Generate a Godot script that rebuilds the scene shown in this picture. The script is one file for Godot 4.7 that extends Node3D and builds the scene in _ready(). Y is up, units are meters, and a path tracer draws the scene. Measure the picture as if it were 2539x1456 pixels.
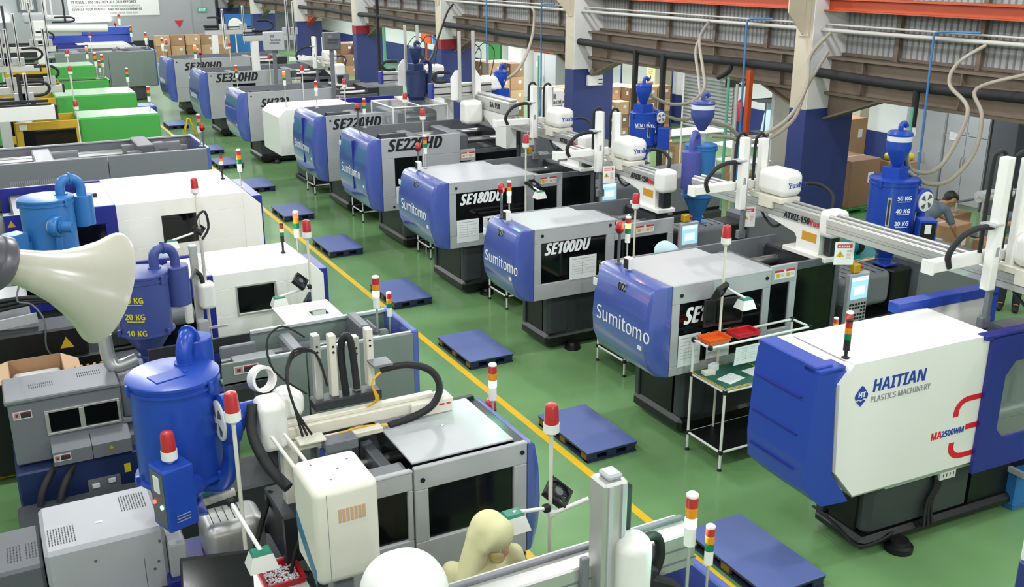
extends Node3D
# Injection moulding hall: an aisle (z runs down it, far is negative) between two rows of machines, seen from a gallery.

class Mb:
	var V := PackedVector3Array()
	var N := PackedVector3Array()
	var U := PackedVector2Array()
	var X := Transform3D.IDENTITY
	func at(p: Vector3, r := Vector3.ZERO) -> Mb:
		X = Transform3D(Basis.from_euler(r), p)
		return self
	func tri(a: Vector3, b: Vector3, c: Vector3, na: Vector3, nb: Vector3, nc: Vector3) -> void:
		var g := (b - a).cross(c - a)
		if g.length_squared() < 1e-16: return
		if g.dot(na + nb + nc) > 0.0:
			var t := b; b = c; c = t
			t = nb; nb = nc; nc = t
		for p in [a, b, c]:
			V.append(X * p)
			U.append(Vector2(p.x, p.y))
		for n in [na, nb, nc]: N.append((X.basis * n).normalized())
	func face(pts: Array, n: Vector3) -> void:
		for i in range(1, pts.size() - 1): tri(pts[0], pts[i], pts[i + 1], n, n, n)
	func flat(a: Vector3, b: Vector3, c: Vector3, inside: Vector3) -> void:
		var n := (b - a).cross(c - a).normalized()
		if n.dot(a - inside) < 0.0: n = -n
		tri(a, b, c, n, n, n)
	# chamfered box: centre, size, chamfer
	func box(c: Vector3, s: Vector3, r := 0.0) -> Mb:
		var h := s * 0.5
		r = minf(r, minf(h.x, minf(h.y, h.z)) * 0.95)
		var k := h - Vector3(r, r, r)
		for ax in 3:
			var u := (ax + 1) % 3
			var w := (ax + 2) % 3
			for sg in [-1.0, 1.0]:
				var q := []
				for e in [[-1, -1], [1, -1], [1, 1], [-1, 1]]:
					var p := Vector3.ZERO
					p[ax] = sg * h[ax]; p[u] = e[0] * k[u]; p[w] = e[1] * k[w]
					q.append(c + p)
				var n := Vector3.ZERO
				n[ax] = sg
				face(q, n)
		if r > 0.0:
			for ax in 3:
				var u := (ax + 1) % 3
				var w := (ax + 2) % 3
				for su in [-1.0, 1.0]:
					for sw in [-1.0, 1.0]:
						var n := Vector3.ZERO
						n[u] = su; n[w] = sw
						var q := []
						for e in [[-1, 0], [1, 0], [1, 1], [-1, 1]]:
							var p := Vector3.ZERO
							p[ax] = e[0] * k[ax]
							p[u] = su * (h[u] if e[1] == 0 else k[u]); p[w] = sw * (k[w] if e[1] == 0 else h[w])
							q.append(c + p)
						face(q, n.normalized())
			for sx in [-1.0, 1.0]:
				for sy in [-1.0, 1.0]:
					for sz in [-1.0, 1.0]:
						var sv := Vector3(sx, sy, sz)
						face([c + sv * Vector3(h.x, k.y, k.z), c + sv * Vector3(k.x, h.y, k.z), c + sv * Vector3(k.x, k.y, h.z)], sv.normalized())
		return self
	# box between two corners
	func bb(a: Vector3, b: Vector3, r := 0.0) -> Mb:
		return box((a + b) * 0.5, (b - a).abs(), r)
	# box with rounded edges, smooth
	func rbox(c: Vector3, s: Vector3, r: float, k := 4) -> Mb:
		var h := s * 0.5
		r = minf(r, minf(h.x, minf(h.y, h.z)))
		var inn := h - Vector3(r, r, r)
		var g := []
		for i in k + 1: g.append([-1.0, -cos(PI * 0.5 * i / k), i])
		for i in k + 1: g.append([1.0, sin(PI * 0.5 * i / k), i])
		for ax in 3:
			var u := (ax + 1) % 3
			var w := (ax + 2) % 3
			for sg in [-1.0, 1.0]:
				var P := []
				for i in g.size():
					var row := []
					for j in g.size():
						var d := Vector3.ZERO
						d[ax] = sg
						d[u] = (tan(PI * 0.25 * (float(g[i][2]) / k - 1.0)) if g[i][0] < 0 else tan(PI * 0.25 * float(g[i][2]) / k))
						d[w] = (tan(PI * 0.25 * (float(g[j][2]) / k - 1.0)) if g[j][0] < 0 else tan(PI * 0.25 * float(g[j][2]) / k))
						d = d.normalized()
						var o := Vector3.ZERO
						o[ax] = sg * inn[ax]; o[u] = g[i][0] * inn[u]; o[w] = g[j][0] * inn[w]
						row.append([c + o + d * r, d])
					P.append(row)
				for i in g.size() - 1:
					for j in g.size() - 1:
						var a: Array = P[i][j]; var b: Array = P[i + 1][j]; var e: Array = P[i + 1][j + 1]; var f: Array = P[i][j + 1]
						tri(a[0], b[0], e[0], a[1], b[1], e[1])
						tri(a[0], e[0], f[0], a[1], e[1], f[1])
		return self
	func cyl(a: Vector3, b: Vector3, r0: float, r1 := -1.0, n := 14, caps := true) -> Mb:
		if r1 < 0.0: r1 = r0
		var d := (b - a).normalized()
		var s := d.cross(Vector3.UP if absf(d.y) < 0.9 else Vector3.RIGHT).normalized()
		var t := d.cross(s)
		for i in n:
			var q0 := s * cos(TAU * i / n) + t * sin(TAU * i / n)
			var q1 := s * cos(TAU * (i + 1) / n) + t * sin(TAU * (i + 1) / n)
			tri(a + q0 * r0, a + q1 * r0, b + q1 * r1, q0, q1, q1)
			tri(a + q0 * r0, b + q1 * r1, b + q0 * r1, q0, q1, q0)
			if caps:
				tri(a, a + q0 * r0, a + q1 * r0, -d, -d, -d)
				tri(b, b + q0 * r1, b + q1 * r1, d, d, d)
		return self
	func tube(p: Array, r: float, n := 8, k := 4) -> Mb:
		var pts := p
		if k > 1 and p.size() > 2:
			pts = []
			for i in p.size() - 1:
				var p0: Vector3 = p[maxi(i - 1, 0)]; var p1: Vector3 = p[i]; var p2: Vector3 = p[i + 1]; var p3: Vector3 = p[mini(i + 2, p.size() - 1)]
				for j in k: pts.append(p1.cubic_interpolate(p2, p0, p3, float(j) / k))
			pts.append(p[-1])
		var rings := []
		var s := Vector3.ZERO
		for i in pts.size():
			var d: Vector3 = (pts[mini(i + 1, pts.size() - 1)] - pts[maxi(i - 1, 0)]).normalized()
			if i == 0: s = d.cross(Vector3.UP if absf(d.y) < 0.9 else Vector3.RIGHT).normalized()
			s = (s - d * s.dot(d)).normalized()
			var t := d.cross(s)
			var ring := []
			for j in n: ring.append(s * cos(TAU * j / n) + t * sin(TAU * j / n))
			rings.append(ring)
		for i in pts.size() - 1:
			for j in n:
				var a: Vector3 = rings[i][j]; var b: Vector3 = rings[i][(j + 1) % n]; var c: Vector3 = rings[i + 1][(j + 1) % n]; var e: Vector3 = rings[i + 1][j]
				tri(pts[i] + a * r, pts[i] + b * r, pts[i + 1] + c * r, a, b, c)
				tri(pts[i] + a * r, pts[i + 1] + c * r, pts[i + 1] + e * r, a, c, e)
		for e in [[0, 1], [pts.size() - 1, pts.size() - 2]]:
			var d: Vector3 = (pts[e[0]] - pts[e[1]]).normalized()
			for j in n: tri(pts[e[0]], pts[e[0]] + rings[e[0]][j] * r, pts[e[0]] + rings[e[0]][(j + 1) % n] * r, d, d, d)
		return self
	# profile of (radius, height) spun about the local y axis; a repeated point gives a hard edge
	func lathe(p: Array, c := Vector3.ZERO, n := 24, axis := Vector3.UP) -> Mb:
		var d := axis.normalized()
		var s := d.cross(Vector3.UP if absf(d.y) < 0.9 else Vector3.RIGHT).normalized()
		var t := d.cross(s)
		for i in p.size() - 1:
			var e: Vector2 = p[i + 1] - p[i]
			if e.length() < 1e-6: continue
			var nn := [Vector2(e.y, -e.x).normalized(), Vector2(e.y, -e.x).normalized()]
			for q in 2:
				var o: int = i - 1 if q == 0 else i + 1
				if o >= 0 and o < p.size() - 1:
					var f: Vector2 = p[o + 1] - p[o]
					if f.length() > 1e-6 and f.normalized().dot(e.normalized()) > 0.72: nn[q] = (nn[q] + Vector2(f.y, -f.x).normalized()).normalized()
			for j in n:
				var q0 := s * cos(TAU * j / n) + t * sin(TAU * j / n)
				var q1 := s * cos(TAU * (j + 1) / n) + t * sin(TAU * (j + 1) / n)
				var a: Vector3 = c + q0 * p[i].x + d * p[i].y; var b: Vector3 = c + q1 * p[i].x + d * p[i].y
				var g: Vector3 = c + q1 * p[i + 1].x + d * p[i + 1].y; var h: Vector3 = c + q0 * p[i + 1].x + d * p[i + 1].y
				tri(a, b, g, q0 * nn[0].x + d * nn[0].y, q1 * nn[0].x + d * nn[0].y, q1 * nn[1].x + d * nn[1].y)
				tri(a, g, h, q0 * nn[0].x + d * nn[0].y, q1 * nn[1].x + d * nn[1].y, q0 * nn[1].x + d * nn[1].y)
		return self
	# polygon in local xy, extruded from z0 to z1
	func prism(poly: Array, z0: float, z1: float, smooth := false) -> Mb:
		var pv := PackedVector2Array(poly)
		if Geometry2D.is_polygon_clockwise(pv): pv.reverse()
		var ix := Geometry2D.triangulate_polygon(pv)
		for i in range(0, ix.size(), 3):
			for z in [[z0, signf(z0 - z1)], [z1, signf(z1 - z0)]]:
				var n := Vector3(0, 0, z[1])
				tri(Vector3(pv[ix[i]].x, pv[ix[i]].y, z[0]), Vector3(pv[ix[i + 1]].x, pv[ix[i + 1]].y, z[0]), Vector3(pv[ix[i + 2]].x, pv[ix[i + 2]].y, z[0]), n, n, n)
		var m := pv.size()
		for i in m:
			var a := pv[i]; var b := pv[(i + 1) % m]
			var n2 := (b - a).orthogonal().normalized()
			n2 = -n2 if n2.dot(Vector2((b - a).y, -(b - a).x)) < 0.0 else n2
			var na := n2; var nb := n2
			if smooth:
				var pa := (a - pv[(i - 1 + m) % m]); var pb := (pv[(i + 2) % m] - b)
				if pa.normalized().dot((b - a).normalized()) > 0.7: na = (n2 + Vector2(pa.y, -pa.x).normalized()).normalized()
				if pb.normalized().dot((b - a).normalized()) > 0.7: nb = (n2 + Vector2(pb.y, -pb.x).normalized()).normalized()
			var A := Vector3(na.x, na.y, 0); var B := Vector3(nb.x, nb.y, 0)
			tri(Vector3(a.x, a.y, z0), Vector3(b.x, b.y, z0), Vector3(b.x, b.y, z1), A, B, B)
			tri(Vector3(a.x, a.y, z0), Vector3(b.x, b.y, z1), Vector3(a.x, a.y, z1), A, B, A)
		return self
	# skin between sections (arrays of Vector3 of equal length); closed sections; ends capped
	func loft(secs: Array, caps := true, soft := 0.75) -> Mb:
		var m: int = secs[0].size()
		var mid := []
		for s in secs:
			var c := Vector3.ZERO
			for p in s: c += p
			mid.append(c / m)
		for i in secs.size() - 1:
			for j in m:
				var a: Vector3 = secs[i][j]; var b: Vector3 = secs[i][(j + 1) % m]; var c: Vector3 = secs[i + 1][(j + 1) % m]; var e: Vector3 = secs[i + 1][j]
				var ins: Vector3 = (mid[i] + mid[i + 1]) * 0.5
				flat(a, b, c, ins)
				flat(a, c, e, ins)
		if caps:
			for e in [[0, 1], [secs.size() - 1, secs.size() - 2]]:
				for j in range(0, m): flat(mid[e[0]], secs[e[0]][j], secs[e[0]][(j + 1) % m], mid[e[1]])
		if soft < 1.0: _soften(soft)
		return self
	func _soften(lim: float) -> void:
		var d := {}
		for i in V.size():
			var k := (V[i] * 2000.0).round()
			if not d.has(k): d[k] = []
			d[k].append(i)
		var M := N.duplicate()
		for k in d:
			for i in d[k]:
				var n := Vector3.ZERO
				for j in d[k]:
					if N[i].dot(N[j]) > lim: n += N[j]
				M[i] = n.normalized()
		N = M
	# plate in xy between z0 and z1 with rectangular holes [x0, y0, x1, y1]
	func plate(x0: float, y0: float, x1: float, y1: float, holes: Array, z0: float, z1: float, r := 0.0) -> Mb:
		var xs := [x0, x1]; var ys := [y0, y1]
		for h in holes:
			xs.append_array([h[0], h[2]]); ys.append_array([h[1], h[3]])
		xs.sort(); ys.sort()
		for j in ys.size() - 1:
			var i := 0
			while i < xs.size() - 1:
				var cy: float = (ys[j] + ys[j + 1]) * 0.5
				var free := func(q: int) -> bool:
					var cx: float = (xs[q] + xs[q + 1]) * 0.5
					for h in holes:
						if cx > h[0] and cx < h[2] and cy > h[1] and cy < h[3]: return false
					return true
				if ys[j + 1] - ys[j] < 1e-5 or not free.call(i):
					i += 1
					continue
				var k := i
				while k + 1 < xs.size() - 1 and free.call(k + 1): k += 1
				bb(Vector3(xs[i], ys[j], z0), Vector3(xs[k + 1], ys[j + 1], z1), r)
				i = k + 1
		return self
	# slanting band on a face that looks towards -x
	func tri_band() -> Mb:
		return face4(Vector3(0, 0.12, -0.165), Vector3(0, -0.09, 0.165), Vector3(0, -0.2, 0.165), Vector3(0, 0.0, -0.165))
	func face4(a: Vector3, b: Vector3, c: Vector3, d: Vector3) -> Mb:
		var o := Vector3(0.004, 0, 0)
		return loft([[a, b, c, d], [a + o, b + o, c + o, d + o]], true, 1.0)
	func mesh() -> ArrayMesh:
		var a := []
		a.resize(Mesh.ARRAY_MAX)
		a[Mesh.ARRAY_VERTEX] = V; a[Mesh.ARRAY_NORMAL] = N; a[Mesh.ARRAY_TEX_UV] = U
		var m := ArrayMesh.new()
		m.add_surface_from_arrays(Mesh.PRIMITIVE_TRIANGLES, a)
		return m

var M := {}
var used := {}
var rng := RandomNumberGenerator.new()

func v(x: float, y: float, z: float) -> Vector3: return Vector3(x, y, z)
func q2(x: float, y: float) -> Vector2: return Vector2(x, y)
func mb() -> Mb: return Mb.new()

func paint(called: String, hex: String, rough := 0.45, metal := 0.0, spec := 0.5) -> StandardMaterial3D:
	var m := StandardMaterial3D.new()
	m.resource_name = called
	m.albedo_color = Color(hex)
	m.roughness = rough
	m.metallic = metal
	m.metallic_specular = spec
	M[called] = m
	return m

func glow(called: String, hex: String, e: float) -> StandardMaterial3D:
	var m := paint(called, hex, 0.3)
	m.emission_enabled = true
	m.emission = Color(hex)
	m.emission_energy_multiplier = e
	return m

func glass(called: String, hex: String, a: float, rough := 0.05) -> StandardMaterial3D:
	var m := paint(called, hex, rough)
	m.albedo_color.a = a
	m.transparency = BaseMaterial3D.TRANSPARENCY_ALPHA
	return m

func grain(m: StandardMaterial3D, freq: float, lo: float, hi: float, scale := 1.0, seed_ := 1) -> void:
	var t := NoiseTexture2D.new()
	var n := FastNoiseLite.new()
	n.seed = seed_; n.frequency = freq; n.fractal_octaves = 4
	t.noise = n; t.width = 256; t.height = 256; t.seamless = true
	var g := Gradient.new()
	g.set_color(0, Color(lo, lo, lo)); g.set_color(1, Color(hi, hi, hi))
	t.color_ramp = g
	m.albedo_texture = t
	m.uv1_triplanar = true
	m.uv1_world_triplanar = true
	m.uv1_scale = Vector3.ONE * scale

func numbered(n: String) -> String:
	used[n] = used.get(n, 0) + 1
	return n if used[n] == 1 else "%s_%03d" % [n, used[n] - 1]

func part(called: String, b: Mb, m: String, parent: Node = null, label := "") -> MeshInstance3D:
	var o := MeshInstance3D.new()
	o.name = called if parent else numbered(called)
	o.mesh = b.mesh()
	o.material_override = M[m]
	if label: o.set_meta("label", label)
	(parent if parent else self).add_child(o, true)
	return o

func tag(o: Node, label: String, cat: String, group := "", kind := "") -> Node:
	if label: o.set_meta("label", label)
	if cat: o.set_meta("category", cat)
	if group: o.set_meta("group", group)
	if kind: o.set_meta("kind", kind)
	return o

func struct(called: String, b: Mb, m: String, label := "") -> MeshInstance3D:
	var o := part(called, b, m)
	o.set_meta("kind", "structure")
	if label: o.set_meta("label", label)
	return o

func thing(called: String, label: String, cat: String, pos := Vector3.ZERO, turn := 0.0, group := "") -> Node3D:
	var o := Node3D.new()
	o.name = numbered(called)
	o.position = pos
	o.rotation.y = turn
	add_child(o)
	tag(o, label, cat, group)
	return o

func dup(src: Node3D, label: String, pos: Vector3, turn := 0.0, group := "") -> Node3D:
	var o: Node3D = src.duplicate()
	var base := String(src.name)
	if base.length() > 4 and base[-4] == "_" and base.right(3).is_valid_int(): base = base.left(-4)
	o.name = numbered(base)
	o.position = pos
	o.rotation.y = turn
	add_child(o)
	o.set_meta("label", label)
	if group: o.set_meta("group", group)
	return o

# lettering that stands on a surface: p is the left end of the baseline, right and up span the surface
func text(called: String, s: String, size: float, m: String, parent: Node, p: Vector3, right: Vector3, up: Vector3, o := {}) -> MeshInstance3D:
	var f := SystemFont.new()
	f.font_names = [o.get("font", "Droid Sans")]
	f.font_weight = 700 if o.get("bold", true) else 400
	var t := TextMesh.new()
	t.font = f
	t.text = s
	t.font_size = 64
	t.pixel_size = size / 46.0
	t.depth = 0.004
	t.curve_step = 2.0
	t.horizontal_alignment = HORIZONTAL_ALIGNMENT_CENTER if o.get("mid", false) else HORIZONTAL_ALIGNMENT_LEFT
	t.vertical_alignment = VERTICAL_ALIGNMENT_BOTTOM
	var mi := MeshInstance3D.new()
	mi.name = called
	mi.mesh = t
	if o.get("fat", 0.0) > 0.0:   # heavier strokes: the same outlines laid over each other a little apart
		var st := SurfaceTool.new()
		var am := ArrayMesh.new()
		for si in t.get_surface_count():
			var sm := ArrayMesh.new()
			sm.add_surface_from_arrays(Mesh.PRIMITIVE_TRIANGLES, t.surface_get_arrays(si))
			for e in [-1.0, 0.0, 1.0]: st.append_from(sm, 0, Transform3D(Basis.IDENTITY, Vector3(e * size * 0.045, 0, e * 0.0004)))
		mi.mesh = st.commit(am)
	mi.material_override = M[m]
	var r := right.normalized(); var u := up.normalized()
	var n := r.cross(u).normalized()
	mi.transform = Transform3D(Basis(r * o.get("wide", 1.0), u + r * o.get("lean", 0.0), n), p - u * (size * 0.3))
	parent.add_child(mi, true)
	return mi

# sheet printed with coloured rectangles and lettering: a computed picture on a thin card
func card(called: String, parent: Node, c: Vector3, right: Vector3, up: Vector3, w: float, h: float, pic: String) -> MeshInstance3D:
	var n := right.normalized().cross(up.normalized())
	var o := MeshInstance3D.new()
	o.name = called if parent else numbered(called)
	var b := mb()
	b.box(Vector3.ZERO, v(w, h, 0.004))
	for i in b.V.size(): b.U[i] = q2(b.V[i].x / w + 0.5, 0.5 - b.V[i].y / h)
	o.mesh = b.mesh()
	o.material_override = M[pic]
	o.transform = Transform3D(Basis(right.normalized(), up.normalized(), n), c)
	(parent if parent else self).add_child(o, true)
	return o

func picture(called: String, w: int, h: int, bg: Color, rects: Array) -> void:
	var im := Image.create(w, h, false, Image.FORMAT_RGB8)
	im.fill(bg)
	for r in rects: im.fill_rect(Rect2i(r[0], r[1], r[2], r[3]), r[4])
	var m := paint(called, "ffffff", 0.6)
	m.albedo_texture = ImageTexture.create_from_image(im)

func _ready() -> void:
	rng.seed = 7
	# camera, air, exposure
	var cam := Camera3D.new()
	cam.name = "camera"
	cam.position = v(0, 4.8, 0)
	cam.rotation_degrees = v(-18.5, -27.9, 0)
	cam.fov = 33.1
	cam.near = 0.05
	cam.far = 200.0
	add_child(cam)
	var we := WorldEnvironment.new()
	we.name = "environment"
	var env := Environment.new()
	env.background_mode = Environment.BG_COLOR
	env.background_color = Color(0.5, 0.55, 0.6)
	env.background_energy_multiplier = 0.3
	env.tonemap_mode = Environment.TONE_MAPPER_LINEAR
	env.tonemap_exposure = EXPOSURE
	env.sdfgi_enabled = true
	env.ssao_enabled = true
	env.ssil_enabled = true
	we.environment = env
	add_child(we)
	materials()
	hall_lamps()
	shell()
	columns()
	right_row()
	left_row()
	right_tools()
	left_tools()
	annex()
	foreground()

const EXPOSURE := 1.0
const LAMP := 1.0
const ANNEX := 14.0

func materials() -> void:
	var fl := paint("epoxy_green", "7da970", 0.17)
	grain(fl, 0.006, 0.84, 1.0, 0.22, 3)
	paint("line_yellow", "e9bd1e", 0.4)
	paint("wall_grey", "9fa2a6", 0.7)
	paint("wall_white", "e4e4e2", 0.7)
	paint("band_black", "17191c", 0.5)
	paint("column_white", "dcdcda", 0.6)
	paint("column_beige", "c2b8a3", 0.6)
	paint("column_blue", "2a3670", 0.5)
	paint("column_red", "8e2330", 0.5)
	paint("beam_brown", "6e6152", 0.6)
	paint("sheet_grey", "a3a5a3", 0.55)
	paint("orange", "b84a1c", 0.45)
	paint("orange_red", "8a3222", 0.45)
	paint("crane_yellow", "b98a1e", 0.5)
	paint("lagging_black", "1b1b1c", 0.75)
	paint("pipe_grey", "b9b7b0", 0.5)
	paint("pipe_blue", "3f76a8", 0.4)
	paint("pipe_green", "5fa287", 0.45)
	paint("concrete", "8d8b87", 0.8)
	paint("ceiling_grey", "cfd0d2", 0.8)
	# machines
	paint("panel_grey", "a9abaf", 0.42)
	paint("panel_light", "adafb2", 0.4)
	paint("panel_dark", "585b61", 0.45)
	paint("panel_slate", "6f7378", 0.42)
	paint("panel_green", "76817c", 0.4)
	var cb := paint("cover_blue", "4a5ba8", 0.22)
	cb.clearcoat_enabled = true
	cb.clearcoat = 0.9
	cb.clearcoat_roughness = 0.06
	paint("cover_violet", "4a4fae", 0.3)
	paint("base_dark", "3b3f43", 0.4)
	paint("black", "0d0e10", 0.4)
	paint("rubber", "17181a", 0.65)
	paint("white", "e6e5e0", 0.4)
	paint("white_warm", "dcd8cb", 0.45)
	paint("white_machine", "ecebe6", 0.38)
	paint("royal_blue", "2744a6", 0.35)
	paint("deep_blue", "232a86", 0.35)
	paint("navy", "1c2c55", 0.4)
	paint("dryer_blue", "1f45a6", 0.28)
	paint("dryer_steel_blue", "2e6fae", 0.35)
	paint("dryer_purple", "4b519c", 0.42)
	paint("dryer_dull", "3b4887", 0.42)
	paint("pallet_top", "5a6ba3", 0.5)
	paint("pallet_navy", "222a44", 0.5)
	paint("hazard_brown", "7a6020", 0.6)
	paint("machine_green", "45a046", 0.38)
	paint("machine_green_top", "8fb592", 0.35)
	paint("machine_yellow", "c9a026", 0.38)
	paint("steel", "b8b8b8", 0.28, 0.9)
	paint("aluminium", "c6c6c2", 0.38, 0.6)
	paint("iron", "35373b", 0.4, 0.4)
	paint("robot_white", "e8e7e2", 0.42)
	paint("robot_cream", "d9d5c6", 0.45)
	paint("brass_label", "c9922c", 0.5)
	paint("ink_black", "101114", 0.5)
	paint("ink_white", "eceef2", 0.5)
	paint("ink_red", "c8202c", 0.5)
	paint("ink_blue", "22409a", 0.5)
	paint("ink_yellow", "d7c62c", 0.5)
	paint("ink_grey", "8f9194", 0.5)
	paint("logo_red", "d8122a", 0.45)
	glass("window_dark", "0b0d10", 0.72, 0.08)
	glass("window_clear", "c9d0d4", 0.12, 0.05)
	glass("guard_dark", "0c1110", 0.8, 0.1)
	# signal lamps
	paint("lens_red", "b3121c", 0.18).clearcoat_enabled = true
	paint("lens_dark_red", "6e0f16", 0.2)
	paint("lens_amber", "d98a1c", 0.25)
	paint("lens_green", "12774a", 0.25)
	glow("lit_green", "9dffd2", 2.2)
	glow("lit_red", "ff5a3a", 2.5)
	glow("lit_amber", "ffc070", 1.8)
	glow("lit_white", "f4f8ff", 2.0)
	glow("screen_pale", "cfe8f2", 0.9)
	glow("screen_blue", "9ccbe4", 0.75)
	glow("lamp_face", "ffffff", 2.0)
	# small things
	paint("exit_green", "3fae8a", 0.5)
	paint("band_teal", "1f6f8f", 0.45)
	glow("light_box", "fff6ee", 1.6)
	var yg := Color("d8cf7a")
	picture("yellow_picture", 40, 56, yg, [[3, 3, 34, 12, Color("3a3a30")], [6, 20, 28, 2, Color("6a6a48")], [6, 26, 28, 2, Color("6a6a48")], [6, 32, 22, 2, Color("6a6a48")], [16, 40, 8, 12, Color("3a3a30")]])
	paint("card_brown", "a98462", 0.75)
	paint("card_dark", "8a6a4f", 0.75)
	paint("card_pale", "c2a07c", 0.75)
	paint("tape", "c9b79b", 0.4)
	paint("paper", "e2e4e6", 0.7)
	paint("tray_orange", "e0601f", 0.4)
	paint("tray_red", "c01f2c", 0.4)
	paint("mat_green", "1f5a49", 0.55)
	paint("lamp_shade_green", "1f7c63", 0.45)
	paint("horn_cream", "aeab9e", 0.25)
	paint("horn_grey", "4a4851", 0.35)
	paint("skin", "b07d5c", 0.6)
	paint("skin_pale", "d8a68c", 0.6)
	paint("hair", "15120f", 0.6)
	paint("hijab", "d7d3a4", 0.8)
	paint("mask_yellow", "e2d08c", 0.8)
	paint("shirt_grey", "5f6c78", 0.85)
	paint("cloth_dark", "2a2c33", 0.85)
	paint("cap_blue", "bcd8e6", 0.8)
	paint("cloth_white", "dfe3e6", 0.85)
	paint("hose_clear", "a39c8e", 0.25)
	paint("plastic_film", "d8dcdf", 0.2)
	paint("cable_yellow", "d6a520", 0.5)
	paint("teal", "1f7f80", 0.45)
	paint("silver_wrap", "c9cac8", 0.3, 0.7)
	paint("pallet_green", "2f7d3c", 0.6)

func hall_lamps() -> void:
	var c := struct("ceiling", mb().bb(v(-9, 7.5, -62), v(24, 7.7, 14)), "ceiling_grey")
	var ms := [mb().lathe([q2(0.06, 0.3), q2(0.12, 0.28), q2(0.3, 0.06), q2(0.3, 0.06), q2(0.27, 0.07), q2(0.08, 0.27)], Vector3.ZERO, 20).mesh(), mb().lathe([q2(0.0, -0.2), q2(0.12, -0.16), q2(0.2, 0.0), q2(0.16, 0.12), q2(0.0, 0.2)], Vector3.ZERO, 18).mesh(), mb().cyl(v(0, 0.28, 0), v(0, 1.0, 0), 0.012).mesh()]
	for i in 4:
		for k in 15:
			var p := v([-4.0, 1.0, 6.0, 11.0][i], 6.5, 11.0 - 5.0 * k)
			var o: MeshInstance3D
			for q in 3:
				var e := MeshInstance3D.new()
				e.name = ["high_bay_lamp", "globe", "hanger"][q]
				e.mesh = ms[q]
				e.material_override = M[["white", "lamp_face", "steel"][q]]
				if q == 0:
					o = e
					o.position = p
					c.add_child(o, true)
				else: o.add_child(e)
			var a := OmniLight3D.new()
			a.name = "lamp_light"
			a.light_color = Color("fdfcff")
			a.light_energy = LAMP * 6.8
			a.light_size = 0.2
			a.omni_range = 60.0
			a.omni_attenuation = 2.0
			a.shadow_enabled = true
			a.position.y = -0.01
			o.add_child(a)

func shell() -> void:
	struct("floor", mb().bb(v(-9, -0.2, -62), v(24, 0, 14)), "epoxy_green", "glossy green epoxy floor")
	struct("wall_left", mb().bb(v(-9.2, -0.2, -62), v(-9, 7.7, 14)), "wall_grey")
	struct("wall_front", mb().bb(v(-9.2, -0.2, 14), v(24.2, 7.7, 14.2)), "wall_grey")
	struct("wall_right", mb().bb(v(24, -0.2, -62), v(24.2, 7.7, 14.2)), "wall_white")
	var wb := struct("wall_back", mb().bb(v(-9.2, -0.2, -60.3), v(12.4, 7.7, -60)).bb(v(12.4, -0.2, -62.2), v(24.2, 7.7, -62)), "wall_grey", "grey painted end wall of the hall")
	part("skirting_band", mb().bb(v(-9, 0, -60), v(11.2, 0.68, -59.97)), "band_black", wb)
	part("pier", mb().bb(v(11.15, 0, -60), v(12.4, 6, -59.4)), "wall_grey", wb)
	struct("trim_1", mb().bb(v(4.72, 0, -44), v(4.805, 0.004, 4)), "line_yellow", "yellow line along the aisle")
	struct("trim_2", mb().bb(v(3.5, 0, -6.9), v(3.58, 0.004, -3)), "line_yellow")
	struct("trim_3", mb().bb(v(-4, 0, -10.05), v(0.0, 0.004, -9.97)), "line_yellow")
	struct("trim_4", mb().bb(v(11.5, 0, -13.2), v(11.58, 0.004, -5)).bb(v(14.3, 0, -18), v(14.38, 0.004, -9)), "line_yellow", "yellow line on the floor behind the machines")

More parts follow.
